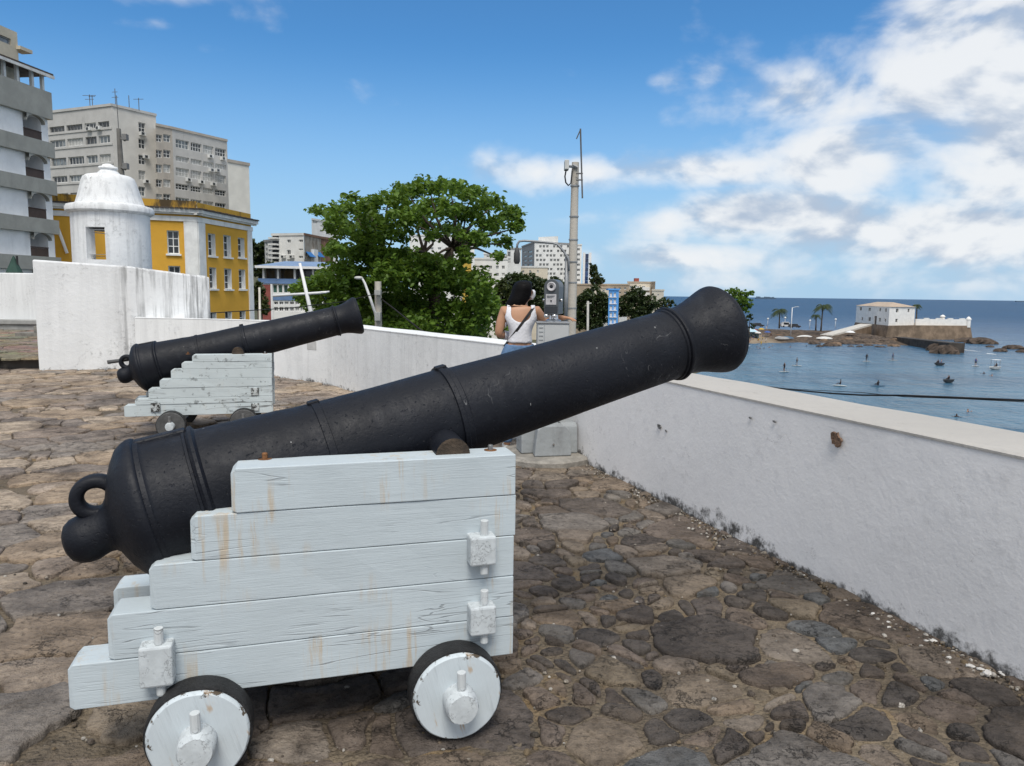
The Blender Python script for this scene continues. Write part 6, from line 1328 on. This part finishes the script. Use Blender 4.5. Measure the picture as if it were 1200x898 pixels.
m_ = MB(); m_.tube([tuple(aty(666, 195, YP - .2)), tuple(aty(672, 195.5, YP - .1))], .035, 6); m_.tube([tuple(aty(671, 193.5, YP - .12)), tuple(aty(677, 196.5, YP - .12))], .04, 6); m_.build('bracket', GALV, up, origin=og)
m_ = MB(); m_.tube([tuple(aty(x, y, YP - .25)) for x, y in ((663.5, 199), (662, 207), (663, 214), (666, 217.5), (669, 215), (670, 206), (670.5, 200))], .02, 6); m_.build('cable_loop', CABLE, up, origin=og, smooth=True)
m_ = MB(); m_.tube([tuple(aty(x, y, YP - .15)) for x, y in ((682.5, 232.5), (681.3, 190), (680.2, 151))], .022, 6); m_.tube([tuple(aty(675.5, 163, YP - .15)), tuple(aty(680.3, 152, YP - .15))], .015, 5)
for y in (203.5, 211): m_.tube([tuple(aty(675, y, YP - .15)), tuple(aty(683, y, YP - .15))], .02, 5)
m_.build('antenna', AER, up, origin=og)
m_ = MB(); m_.tube([tuple(aty(x, y, YP - .3)) for x, y in ((666.5, 318), (666, 303), (660, 294), (653, 286.5), (647, 284.8), (630, 283.2), (614, 282.3), (608.5, 283), (606.3, 286.5), (605.8, 291))], .028, 8); m_.build('lamp_arm', GALV, up, origin=og, smooth=True)
m_ = MB(); P = aty(605.8, 297, YP - .3); m_.lathe([(.03, .14), (.05, .10), (.075, .0), (.08, -.2), (.05, -.26)], 12, Matrix.Translation(tuple(P))); m_.build('lamp_head', plain('dark_lamp_head', (.05, .05, .05), .5), up, origin=og, smooth=True, sharp=40)
m_ = MB(); q = aty(661.5, 310, YP - .2); m_.tube([tuple(aty(664.5, 300, YP - .22)), tuple(aty(662.5, 388, YP - .22))], .05, 8); m_.build('conduit', GALV, up, origin=og, smooth=True)
# street lamp with slanting arm left of the tree middle
YL_ = 22.; S = YL_ / 873; P = aty(444, 400, YL_); sl = thing('street_lamp', 'concrete street lamp post with a slanting white arm, behind the rear cannon muzzle', 'street lamp', (P[0], YL_, GROUND)); og = tuple(sl.location)
mb = MB(); mb.tube([(P[0] - .0, YL_, GROUND), (aty(443, 330, YL_)[0], YL_, aty(443, 330, YL_)[2])], [.15, .10], 10); mb.build('pole', CONC, sl, origin=og, smooth=True, sharp=40)
mb = MB(); mb.tube([tuple(aty(x, y, YL_ - .2)) for x, y in ((442.5, 376), (434, 350), (427.5, 332), (425, 327.5), (422, 325.5))], [.045, .04, .035, .03, .03], 8); mb.build('arm', WHITE, sl, origin=og, smooth=True)
mb = MB(); q = aty(420.3, 325.8, YL_ - .2); mb.ball(tuple(q), .09, 10, sc=(1.5, .8, .6)); mb.build('lamp_head', plain('pale_lamp_head', (.6, .6, .58), .4), sl, origin=og, smooth=True)
for y0, y1, w in ((340, 346, 3.6), (366, 376, 3.4)): p0, p1 = aty(443 - w, y1, YL_ - .25), aty(443 + w, y0, YL_ - .25); mb = MB(); mb.box(p0[0], p1[0], YL_ - .35, YL_ - .12, p0[2], p1[2]); mb.build('service_box', plain('grey_service_box', (.34, .34, .33), .6), sl, origin=og, bevel=.01)
# flag mast with a yard, leaning
YM = 20.; p0, p1 = aty(364.4, 366.5, YM), aty(351.3, 308.5, YM); d = (p1 - p0) / np.linalg.norm(p1 - p0); fm = thing('flag_mast', 'leaning white mast crossed by a level yard, over the rear cannon barrel', 'mast', (p0[0] - d[0] * 3, YM, p0[2] - d[2] * 3)); og = tuple(fm.location)
mb = MB(); mb.tube([tuple(p0 - d * 3), tuple(p0), tuple(p1)], [.06, .055, .035], 10); mb.build('mast', WHITE, fm, origin=og, smooth=True); mb = MB(); mb.tube([tuple(aty(320.0, 346.8, YM)), tuple(aty(377, 343.2, YM)), tuple(aty(386, 341.8, YM))], [.035, .035, .02], 8); mb.build('yard', WHITE, fm, origin=og, smooth=True); mb = MB(); q = aty(379, 342.8, YM); mb.ball(tuple(q), .06, 8, sc=(1.8, .8, .6)); mb.build('truck', WHITE, fm, origin=og)
P = aty(302.5, 374, 34.); Q = aty(304, 337, 34.); mb = MB(); mb.tube([(P[0], 34., GROUND), tuple(Q)], [.07, .05], 8); o = mb.build('slim_post', plain('cream_post', (.55, .52, .46), .6), origin=(P[0], 34., GROUND), smooth=True); tag(o, 'slim cream post right of the yellow building', 'post')
P = aty(690.5, 372, 80.); Q = aty(689, 353, 80.); mb = MB(); mb.tube([(P[0], 80., GROUND), tuple(Q)], [.14, .12], 8); mb.tube([tuple(aty(687, 356, 80)), tuple(aty(693, 355.5, 80))], .07, 6); o = mb.build('slim_post', plain('grey_post', (.42, .41, .38), .6), origin=(P[0], 80., GROUND), smooth=True); tag(o, 'short grey post with a cross arm in front of the round dark tree', 'post')
def wire(pts, r, label, cat='cable'):
    mb = MB(); P = [Vector(p) for p in pts]; out = []
    for a_, b__ in zip(P, P[1:]):
        for k in range(6): out.append(a_.lerp(b__, k / 6))
    out.append(P[-1]); mb.tube(out, r, 6); o = mb.build('cable', CABLE, None, smooth=True, origin=tuple(P[0])); tag(o, label, cat); return o
wire([tuple(aty(446, 350, YL_)), tuple(aty(462, 362, YL_ - .5)), tuple(aty(478, 375, YL_ - 1)), tuple(aty(496, 389, YL_ - 1.5))], .022, 'grey stay wire slanting down from the street lamp in front of the tree')
wire([tuple(aty(240, 367.5, 17.5)), tuple(aty(340, 361, 19)), tuple(aty(400, 354, 20.6)), tuple(aty(443, 344, 21.8))], .012, 'thin overhead wire running to the street lamp')
Yc = 11.; wire([tuple(aty(x, y, Yc + dy)) for x, y, dy in ((880, 451, 5), (930, 457.2, 3.5), (975, 461.2, 2), (1010, 463.2, 1), (1060, 463.6, 0), (1130, 466.4, -.6), (1200, 469.3, -1.2), (1290, 470, -2))], .0155, 'thick black cable hanging above the bay beyond the parapet')
wire([tuple(aty(x, y, Yc + .4 + dy)) for x, y, dy in ((880, 452, 5), (930, 456.2, 3.5), (975, 458.4, 2), (1010, 460.2, 1), (1060, 465.2, 0), (1130, 467.6, -.6), (1200, 471.2, -1.2), (1290, 472, -2))], .006, 'thin black cable beside the thick one above the bay')

# ------------------------------------------------------------------ coin viewer on its pedestal
GREYM = plain('grey_enamel', (.085, .095, .105), .4, .12, 8); PALEG = plain('pale_grey_cabinet', (.36, .38, .39), .55, .08, 3, dirt=.25); CHR = plain('chrome', (.6, .6, .6), .2, .1, 10, metal=.9); PLATE = plain('pale_plate', (.46, .45, .46), .5, .12, 40); LENS = mat_glass('lens_glass', (.015, .015, .02), .06); CEMG = mat_stain('grey_painted_concrete', (.33, .35, .36), (.16, .16, .16), .56, .55)
YV = 6.42; fx = lambda x: aty(x, 400, YV)[0]; fz = lambda y: aty(648, y, YV)[2]
pd = thing('viewer_pedestal', 'pale grey pedestal with flared feet on a round plinth, under the coin viewer', 'pedestal', (fx(648), YV + .16, 0)); og = tuple(pd.location)
mb = MB(); mb.lathe([(.42, 0), (.42, .045), (.40, .06), (.0, .062)], 40, Matrix.Translation((fx(642), YV + .1, 0)), caps=False, wob=lambda t, z: .02 * math.sin(3 * t) + .012 * math.sin(8 * t)); mb.build('plinth', plain('worn_plinth', (.28, .26, .23), .9, .3, 9, .5, 40), pd, origin=og, smooth=True, sharp=35)
cxv, cyv = fx(643), YV + .14
mb = MB(); mb.box(cxv - .10, cxv + .10, cyv - .10, cyv + .10, .06, .95); mb.build('column', CEMG, pd, origin=og, bevel=.008)
def foot(dx, dy, w, hgt, ang):   # a flared slab standing against the column
    M = Matrix.Translation((cxv, cyv, 0)) @ Matrix.Rotation(ang, 4, 'Z'); mb = MB(); 
    pr = [(-w, .063), (w, .063), (w * .98, .18), (w * .85, .30), (w * .6, .33), (-w * .6, .33), (-w * .85, .30), (-w * .95, .18)]
    y0, y1 = -.25, -.105; mb.add([tuple(M @ Vector((a, y0, z))) for a, z in pr] + [tuple(M @ Vector((a * .9, y1, z))) for a, z in pr], [tuple(range(8)), tuple(range(15, 7, -1))] + [(i, i + 8, (i + 1) % 8 + 8, (i + 1) % 8) for i in range(8)]); f_ = mb.build('foot', CEMG, pd, origin=og, bevel=.01)
    b_ = MB(); b_.tube([tuple(M @ Vector((0, -.252, .17))), tuple(M @ Vector((0, -.262, .17)))], .009, 8); b_.build('bolt', CHR, f_, origin=og)
foot(0, 0, .165, .33, math.radians(12)); foot(0, 0, .11, .3, math.radians(-78)); foot(0, 0, .15, .33, math.radians(102)); foot(0, 0, .15, .33, math.radians(192))
x0, x1, xm = fx(629.4), fx(666.6), fx(637.6); zt, zb_ = fz(377.6), .95
mb = MB(); mb.box(x0, x1, YV - .02, YV + .26, zb_, zt - .014); mb.build('cabinet', PALEG, pd, origin=og, bevel=.004); mb = MB(); mb.box(x0 - .006, x1 + .004, YV - .03, YV + .265, zt - .012, zt); mb.build('cabinet_top', plain('grey_top', (.25, .26, .27), .5), pd, origin=og, bevel=.002)
mb = MB(); mb.box(x0 + .006, xm - .004, YV - .024, YV - .0195, zb_ + .02, zt - .03); mb.box(xm + .004, x1 - .006, YV - .023, YV - .0195, zb_ + .02, zt - .025); mb.build('door_panel', plain('pale_panel', (.44, .45, .45), .5, .06), pd, origin=og, bevel=.002)
for k in range(5): z = zt - .05 - .035 * k; mb = MB(); mb.box(x0 + .014, xm - .010, YV - .029, YV - .0245, z, z + .006); mb.build('louvre', CEMG, pd, origin=og)
vw = thing('coin_viewer', 'grey coin operated viewer with a round eyepiece, on the pale pedestal beside the woman', 'viewer', (fx(645), YV + .12, zt)); og = tuple(vw.location); rzv = math.radians(-14)
Mv = Matrix.Translation((fx(645.4), YV + .03, 0)) @ Matrix.Rotation(rzv, 4, 'Z'); w = .062; z0, z1 = fz(370), fz(327)
mb = MB(); N = 14; zc = z1 - w * 1.05; out = [(-w, z0 + .01), (w, z0 + .01)] + [(w * 1.05 * math.cos(PI * k / N), zc + w * 1.05 * math.sin(PI * k / N)) for k in range(N + 1)]; n = len(out)
mb.add([tuple(Mv @ Vector((a, 0, z))) for a, z in out] + [tuple(Mv @ Vector((a, .23, z))) for a, z in out], [tuple(range(n)), tuple(range(2 * n - 1, n - 1, -1))] + [(i, i + n, (i + 1) % n + n, (i + 1) % n) for i in range(n)]); mb.build('housing', GREYM, vw, origin=og, bevel=.004)
Mr = Mv @ Matrix.Translation((0, 0, zc)) @ Matrix.Rotation(PI / 2, 4, 'X'); mb = MB(); mb.lathe([(.04, -.002), (.040, .012), (.034, .02), (.026, .016), (.016, .012)], 24, Mr, caps=False); ey = mb.build('eyepiece', PLATE, vw, origin=og, smooth=True, sharp=40); mb = MB(); mb.lathe([(.018, .010), (.002, .0105)], 20, Mr, caps=False); mb.build('lens', LENS, ey, origin=og)
mb = MB(); mb.box(-.048, .044, -.006, .0, fz(357.4), fz(345), M=Mv); pl = mb.build('instruction_plate', PLATE, vw, origin=og, bevel=.002); mb = MB(); mb.box(-.006, .006, -.012, -.0065, fz(353.6), fz(351.8), M=Mv); mb.build('coin_slot', LENS, pl, origin=og)
for k in range(3): mb = MB(); mb.box(-.038, .034 - .012 * k, -.008, -.0062, fz(347.2 + 1.1 * k), fz(346.7 + 1.1 * k), M=Mv); mb.build('text_line', GREYM, pl, origin=og)
mb = MB(); mb.box(-.055, .055, -.004, .0, fz(367), fz(359), M=Mv); mb.build('lower_panel', plain('dark_lower_panel', (.035, .04, .046), .4), vw, origin=og, bevel=.002)
mb = MB(); mb.lathe([(.07, zt), (.07, zt + .012), (.045, zt + .02), (.035, z0 + .012)], 20, Mv @ Matrix.Translation((0, .11, 0)), caps=False); mb.build('swivel', CHR, vw, origin=og, smooth=True, sharp=40)
for dx in (-.042, .03): mb = MB(); mb.ball(tuple(Mv @ Vector((dx, .0, z0 - .004))), .02, 10, sc=(1.2, .8, .9)); mb.build('knob', CHR, vw, origin=og, smooth=True)
for dx in (-.072, .072): mb = MB(); mb.tube([tuple(Mv @ Vector((dx * .9, .06, fz(352)))), tuple(Mv @ Vector((dx * 1.2, .06, fz(352))))], .012, 10); mb.build('side_knob', CHR, vw, origin=og, smooth=True)

# ------------------------------------------------------------------ the woman
WS = plain('warm_brown_skin', (.46, .25, .15), .5, .06, 12); WHITE_C = plain('white_cotton', (.74, .74, .78), .85, .05, 20, .3, 60); DENIM = plain('blue_denim', (.12, .21, .36), .9, .15, 40, .3, 120); STRAPM = plain('black_leather_strap', (.012, .012, .013), .5); SHOE = plain('white_shoe', (.6, .6, .58), .6)
WX, WY = aty(609, 380, 6.78)[0], 6.78
J = {'pel': (0, 0, .93), 'wa': (.005, .0, 1.03), 'ri': (.008, .0, 1.14), 'ch': (.01, .0, 1.245), 'nb': (.012, .0, 1.325), 'ne': (.018, .015, 1.39), 'hd': (.032, .03, 1.475), 'ht': (.034, .028, 1.545), 'jaw': (.085, .075, 1.425), 'nose': (.108, .092, 1.468),
     'sl': (-.145, .0, 1.295), 'el': (-.195, -.02, 1.085), 'wl': (-.075, .15, 1.065), 'hl0': (-.03, .19, 1.07), 'sr': (.158, .0, 1.295), 'er': (.225, .02, 1.205), 'wr': (.365, -.045, 1.245), 'hr0': (.405, -.06, 1.245),
     'gl': (-.095, 0, .86), 'kl': (-.10, .03, .47), 'al': (-.10, -.02, .09), 'fl': (-.11, .13, .035), 'gr': (.095, 0, .86), 'kr': (.115, .05, .47), 'ar': (.12, .02, .09), 'fr': (.14, .17, .035)}
E_ = [('pel', 'wa'), ('wa', 'ri'), ('ri', 'ch'), ('ch', 'nb'), ('nb', 'ne'), ('ne', 'hd'), ('hd', 'ht'), ('hd', 'jaw'), ('hd', 'nose'), ('ch', 'sl'), ('sl', 'el'), ('el', 'wl'), ('wl', 'hl0'), ('ch', 'sr'), ('sr', 'er'), ('er', 'wr'), ('wr', 'hr0'), ('pel', 'gl'), ('gl', 'kl'), ('kl', 'al'), ('al', 'fl'), ('pel', 'gr'), ('gr', 'kr'), ('kr', 'ar'), ('ar', 'fr')]
Rd = dict(pel=(.15, .12), wa=(.122, .095), ri=(.125, .095), ch=(.135, .095), nb=(.085, .06), ne=(.047, .05), hd=(.076, .085), ht=(.055, .06), jaw=.035, nose=.014, sl=.058, el=.040, wl=.027, hl0=(.034, .018), sr=.058, er=.040, wr=.027, hr0=(.034, .018), gl=.098, kl=.058, al=.036, fl=.033, gr=.098, kr=.058, ar=.036, fr=.033)
# five separate fingers on each hand
for side, wq, hq, dirv, dn in (('l', 'wl', 'hl0', Vector((.55, .7, .1)).normalized(), Vector((.1, .1, -.6))), ('r', 'wr', 'hr0', Vector((.92, -.33, -.02)).normalized(), Vector((.2, 0, -.6)))):
    h0 = Vector(J[hq]); sd = dirv.cross(Vector((0, 0, 1))).normalized()
    for k, (o_, l_) in enumerate([(-.024, .062), (-.008, .072), (.008, .068), (.024, .052)]):
        a = f'{side}k{k}'; J[a] = tuple(h0 + sd * o_ + dirv * .035); J[a + 'b'] = tuple(h0 + sd * o_ * 1.15 + dirv * (.035 + l_ * .5) + dn * .012); J[a + 'c'] = tuple(h0 + sd * o_ * 1.2 + dirv * (.035 + l_ * .85) + dn * .045)
        E_ += [(hq, a), (a, a + 'b'), (a + 'b', a + 'c')]; Rd.update({a: .0095, a + 'b': .0085, a + 'c': .007})
    J[side + 't'] = tuple(h0 - sd * .036 + dirv * .002); J[side + 'tb'] = tuple(h0 - sd * .05 + dirv * .034 + dn * .01); E_ += [(hq, side + 't'), (side + 't', side + 'tb')]; Rd.update({side + 't': .0105, side + 'tb': .0085})
me = skinbody(J, E_, Rd, 'pel', 2); me.materials.append(WS); me.name = 'person'
wo = bpy.data.objects.new('person', me); COL.objects.link(wo); wo.location = (WX, WY, 0); tag(wo, 'woman in a white sleeveless top with long black hair, seen from behind at the viewer', 'person')
bm = bmesh.new(); bm.from_mesh(me); bm.normal_update(); bvh = BVHTree.FromBMesh(bm)
def garment(name, mt, test, off, thick=.006):
    """cloth grown from the body's own surface, a few millimetres out"""
    b2 = bm.copy(); kill = [f_ for f_ in b2.faces if not test(f_.calc_center_median())]; bmesh.ops.delete(b2, geom=kill, context='FACES'); b2.normal_update()
    ns = {v.index: v.normal.copy() for v in b2.verts}
    for v in b2.verts: v.co += v.normal * off
    for _ in range(5):                                        # even out the hems
        new = {}
        for v in b2.verts:
            if v.is_boundary:
                nb_ = [e.other_vert(v).co for e in v.link_edges if e.is_boundary]
                if len(nb_) == 2: new[v] = v.co * .4 + (nb_[0] + nb_[1]) * .3
        for v, c in new.items(): v.co = c
    for _ in range(2): bmesh.ops.smooth_vert(b2, verts=[v for v in b2.verts if not v.is_boundary], factor=.4, use_axis_x=True, use_axis_y=True, use_axis_z=True)
    m_ = bpy.data.meshes.new(name); b2.to_mesh(m_); b2.free(); m_.materials.append(mt); m_.polygons.foreach_set('use_smooth', [True] * len(m_.polygons)); o = bpy.data.objects.new(name, m_); COL.objects.link(o); o.parent = wo
    s = o.modifiers.new('thick', 'SOLIDIFY'); s.thickness = thick; s.offset = 1; return o
bmesh.ops.subdivide_edges(bm, edges=[e for e in bm.edges if .7 < e.verts[0].co.z < 1.42 and abs(e.verts[0].co.x) < .24 and e.calc_length() > .012], cuts=2, use_grid_fill=True); bm.normal_update(); bvh = BVHTree.FromBMesh(bm)
def top_test(p):
    x = p.x - .01
    if not (1.018 < p.z < 1.352) or abs(x) > .150: return False
    if p.z < 1.20: return abs(x) < .148
    q = abs(x)
    if q > .132 - .12 * max(0, p.z - 1.25): return False
    floor_ = 1.195 if p.y < .02 else 1.17                     # deep scooped neckline, wide straps
    inner = .088 if p.z > floor_ + .06 else .088 * math.sqrt(max(0, (p.z - floor_) / .06))
    return p.z < floor_ or q > inner
garment('tank_top', WHITE_C, top_test, .007)
garment('jeans', DENIM, lambda p: .10 < p.z < .995 and abs(p.x) < .2, .008)
for sx in (-.105, .13):
    mb = MB(); mb.ball((sx, .07, .045), .06, 12, sc=(.75, 1.9, .75)); o = mb.build('shoe', SHOE, wo, smooth=True)
# hair: long, straight, down to the upper back, falling over the far cheek
hp = Vector((.018, .012, 0)); rings = [(1.575, .018, .02, .034), (1.570, .05, .054, .034), (1.555, .076, .083, .033), (1.525, .094, .100, .030), (1.49, .101, .103, .025), (1.45, .102, .098, .017), (1.41, .106, .092, .002), (1.37, .110, .084, -.014), (1.335, .110, .072, -.028), (1.305, .104, .060, -.036), (1.288, .088, .046, -.040)]
mb = MB(); n = 36; vs = []
for z, rx, ry, cx_ in rings:
    for k in range(n):
        a = 2 * PI * k / n; face = math.cos(a - math.radians(38)); s = 1.0
        if z < 1.535: s = 1 - .62 * max(0, (face - .35) / .65) ** .8          # parted back from the face, which looks to the right and away
        if z < 1.40: s = 1 - .75 * max(0, (face - .0)) ** .8
        j = 1 + .018 * math.sin(9 * a + 3) + .012 * math.sin(17 * a); vs.append((cx_ + .0 + rx * s * j * math.cos(a), .022 - (.012 if z < 1.42 else 0) + ry * s * j * math.sin(a), z + (.008 * math.sin(6 * a) if z < 1.33 else 0)))
fs = []
for g in range(len(rings) - 1):
    for k in range(n): fs.append((g * n + k, g * n + (k + 1) % n, (g + 1) * n + (k + 1) % n, (g + 1) * n + k))
fs.append(tuple(range(n - 1, -1, -1))); fs.append(tuple((len(rings) - 1) * n + k for k in range(n)))
mb.add(vs, [f_[::-1] for f_ in fs]); HAIRW = mat_wood('sleek_black_hair', (.004, .0036, .004), axis=(14, 14, .8), rust=0, crack=0); HAIRW.node_tree.nodes['Principled BSDF'].inputs['Specular IOR Level'].default_value = .12; mb.build('hair', HAIRW, wo, smooth=True)
# face mask over nose and chin, with its ear loops
mb = MB(); fd = Vector((math.cos(math.radians(38)), math.sin(math.radians(38)), 0)); sd = Vector((-fd.y, fd.x, 0)); vs = []; N = 9
for i in range(6):
    z = 1.405 + .017 * i
    for k in range(N):
        a = (k / (N - 1) - .5) * 2.5; r = .083 + (.012 if 1 < i < 5 else 0) - (.012 if i == 0 else 0); c = Vector((.035, .03, z)); vs.append(tuple(c + fd * (r * math.cos(a) + .014) + sd * (r * .88 * math.sin(a))))
mb.add(vs, [(i * N + k, i * N + k + 1, (i + 1) * N + k + 1, (i + 1) * N + k) for i in range(5) for k in range(N - 1)]); o = mb.build('face_mask', WHITE_C, wo, smooth=True); s = o.modifiers.new('thick', 'SOLIDIFY'); s.thickness = .004; s.offset = 1
mb = MB(); mb.tube([vs[5 * N], tuple(Vector((.06, -.045, 1.50))), tuple(Vector((.045, -.05, 1.475))), tuple(Vector((.055, -.046, 1.45))), vs[N]], .0035, 6); mb.build('mask_loop', WHITE_C, wo, smooth=True)
mb = MB(); mb.ball((.062, -.043, 1.468), .024, 10, sc=(.7, .5, 1.15)); mb.build('ear', WS, wo, smooth=True)
# cross-body strap hugging the back, bag at the left hip
def hug(x, z, side=-1, off=.012):
    h = bvh.ray_cast(Vector((x, side * .6, z)), Vector((0, -side, 0)))
    return Vector((x, (h[0].y if h[0] else 0) + side * off, z))
pts = [hug(.122 - .26 * t, 1.335 - .36 * t) for t in [k / 14 for k in range(15)]]; tp = Vector((.118, .0, 1.352)); mb = MB(); chain = [hug(.105, 1.29, 1), tp] + pts
vs = []; w = .0115
for i, p in enumerate(chain):
    d = (chain[min(i + 1, len(chain) - 1)] - chain[max(i - 1, 0)]).normalized(); nn = Vector((0, -1 if i > 1 else (1 if i == 0 else 0), 1 if i == 1 else 0)); sd_ = d.cross(nn).normalized(); vs += [tuple(p + sd_ * w), tuple(p - sd_ * w), tuple(p - sd_ * w + nn * .004), tuple(p + sd_ * w + nn * .004)]
mb.add(vs, [(4 * i + k, 4 * i + 4 + k, 4 * i + 4 + (k + 1) % 4, 4 * i + (k + 1) % 4) for i in range(len(chain) - 1) for k in range(4)])
bg_ = thing('shoulder_bag', 'black shoulder bag strap slung across the back of the woman', 'bag', (WX, WY, 0)); mb.build('strap', STRAPM, bg_); mb = MB(); mb.box(-.20, -.12, .10, .20, .72, .88); mb.build('pouch', STRAPM, bg_, bevel=.02)
bm.free()

# ------------------------------------------------------------------ sky and sun
SUN_AZ, SUN_EL = math.radians(176), math.radians(58)
world = bpy.data.worlds.new('World'); scene.world = world; world.use_nodes = True
nt = NT(world.node_tree); bg = nt.N['Background']
sky = nt.new('ShaderNodeTexSky', sky_type='NISHITA', sun_disc=False, sun_elevation=SUN_EL, sun_rotation=SUN_AZ, altitude=10, air_density=1.0, dust_density=.35, ozone_density=2.2)
tc = nt.new('ShaderNodeTexCoord').outputs['Generated']
x, y, z = nt.xyz(tc)
az = nt.math('ARCTAN2', x, y); el = nt.math('ARCSINE', z)
def vec(a, e):
    n = nt.new('ShaderNodeCombineXYZ'); nt.put(n.inputs[0], a); nt.put(n.inputs[1], e); return n.outputs[0]
# cloud banks as soft bumps in azimuth / elevation
banks = [(.52, .27, .16, .13, 1.0), (.62, .17, .22, .12, 1.0), (.42, .165, .17, .055, .98), (.17, .158, .25, .030, 1.02), (.30, .100, .18, .042, 1.12), (.38, .235, .12, .05, .9), (.24, .05, .22, .03, .82),
         (.48, .08, .26, .055, 1.05), (.40, .028, .38, .028, .6), (.62, .08, .16, .06, .9), (.95, .25, .3, .2, .9), (.40, .30, .07, .05, .55),
         (-.51, .375, .13, .05, 1.4), (-.42, .355, .08, .032, 1.2), (.186, .262, .04, .02, .46), (.243, .268, .03, .022, .42), (.10, .24, .05, .014, .36), (-.425, .297, .05, .014, .42), (-.385, .278, .04, .012, .38), (-.335, .232, .05, .014, .38),
         (1.9, .3, .5, .2, .7), (-1.6, .3, .5, .15, .6), (3.0, .35, .5, .25, .8), (-2.6, .4, .4, .2, .7)]  # banks out of view, added for other angles and diffuse light
def masks(e_in):
    tot = None
    for a0, e0, ra, re, w in banks:
        da = nt.math('MULTIPLY', nt.math('SUBTRACT', az, a0), 1 / ra); de = nt.math('MULTIPLY', nt.math('SUBTRACT', e_in, e0), 1 / re)
        q = nt.math('ADD', nt.math('MULTIPLY', da, da), nt.math('MULTIPLY', de, de))
        g = nt.math('MULTIPLY', nt.math('EXPONENT', nt.math('MULTIPLY', q, -1.0)), w)
        tot = g if tot is None else nt.math('MAXIMUM', tot, g)
    return tot
def field(de):
    e2 = nt.math('ADD', el, de) if de else el
    v = vec(az, nt.math('MULTIPLY', e2, 1.7))
    n1 = nt.noise(v, 6.0, 7, .54, .25); w = nt.mix(.09, v, nt.noise(v, 8, 3, .6, out=1))
    def puff(s):
        q = nt.new('ShaderNodeTexVoronoi', feature='F1'); nt.put(q.inputs['Vector'], w); q.inputs['Scale'].default_value = s
        return nt.math('SUBTRACT', .95, q.outputs['Distance'])
    return nt.math('ADD', nt.math('MULTIPLY', n1, .82), nt.math('ADD', nt.math('MULTIPLY', puff(12), .10), nt.math('MULTIPLY', puff(27), .07)))
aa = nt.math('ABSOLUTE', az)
fill_cloud = nt.math('MULTIPLY', nt.math('MAXIMUM', nt.ramp(el, .48, .80), nt.ramp(aa, .95, 1.5)), .95)   # unseen broken cloud added overhead and behind the viewer for neutral fill light
f0 = field(0); f1 = field(.022)
M = nt.math('MAXIMUM', masks(el), fill_cloud)
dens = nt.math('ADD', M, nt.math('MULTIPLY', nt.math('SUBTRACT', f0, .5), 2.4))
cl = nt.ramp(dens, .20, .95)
horizon = nt.ramp(el, .0, .32, .9, 0); cl = nt.math('MULTIPLY', cl, nt.ramp(el, -.02, .0, 0, 1))
shade = nt.math('ADD', nt.math('MULTIPLY', nt.math('SUBTRACT', f0, f1), 5.5), .62)
thick = nt.ramp(dens, .7, 1.6, 0, .36); shade = nt.math('SUBTRACT', shade, thick, clamp=True)
ccol = nt.mix(nt.ramp(shade, .05, .80), (4.3, 5.1, 6.3), (8.2, 8.4, 8.6))
wisp = nt.math('MULTIPLY', nt.ramp(f0, .36, .66), nt.math('MULTIPLY', nt.ramp(az, -.1, .35), nt.ramp(el, .0, .16, .5, 0)))
deep = nt.mix(1, sky.outputs[0], (.50, .98, 1.30), 'MULTIPLY')
skyc = nt.mix(horizon, deep, (3.9, 5.7, 7.7))
skyc = nt.mix(wisp, skyc, (5.4, 6.6, 7.9))
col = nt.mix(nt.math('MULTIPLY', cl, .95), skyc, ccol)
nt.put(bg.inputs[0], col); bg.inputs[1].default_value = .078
sun = bpy.data.lights.new('sun', 'SUN'); sun.energy = 2.1; sun.angle = math.radians(25); sun.color = (1, .95, .87)
so = bpy.data.objects.new('sun', sun); COL.objects.link(so)
D = Vector((math.sin(SUN_AZ) * math.cos(SUN_EL), math.cos(SUN_AZ) * math.cos(SUN_EL), math.sin(SUN_EL)))
so.rotation_euler = D.to_track_quat('Z', 'Y').to_euler(); so.location = (0, 0, 60)
scene.view_settings.view_transform = 'Standard'; scene.view_settings.look = 'None'; scene.view_settings.gamma = 1; scene.view_settings.exposure = .46
scene.view_settings.use_curve_mapping = False
scene.cycles.use_denoising = True
scene.cycles.max_bounces = 6; scene.cycles.transparent_max_bounces = 8
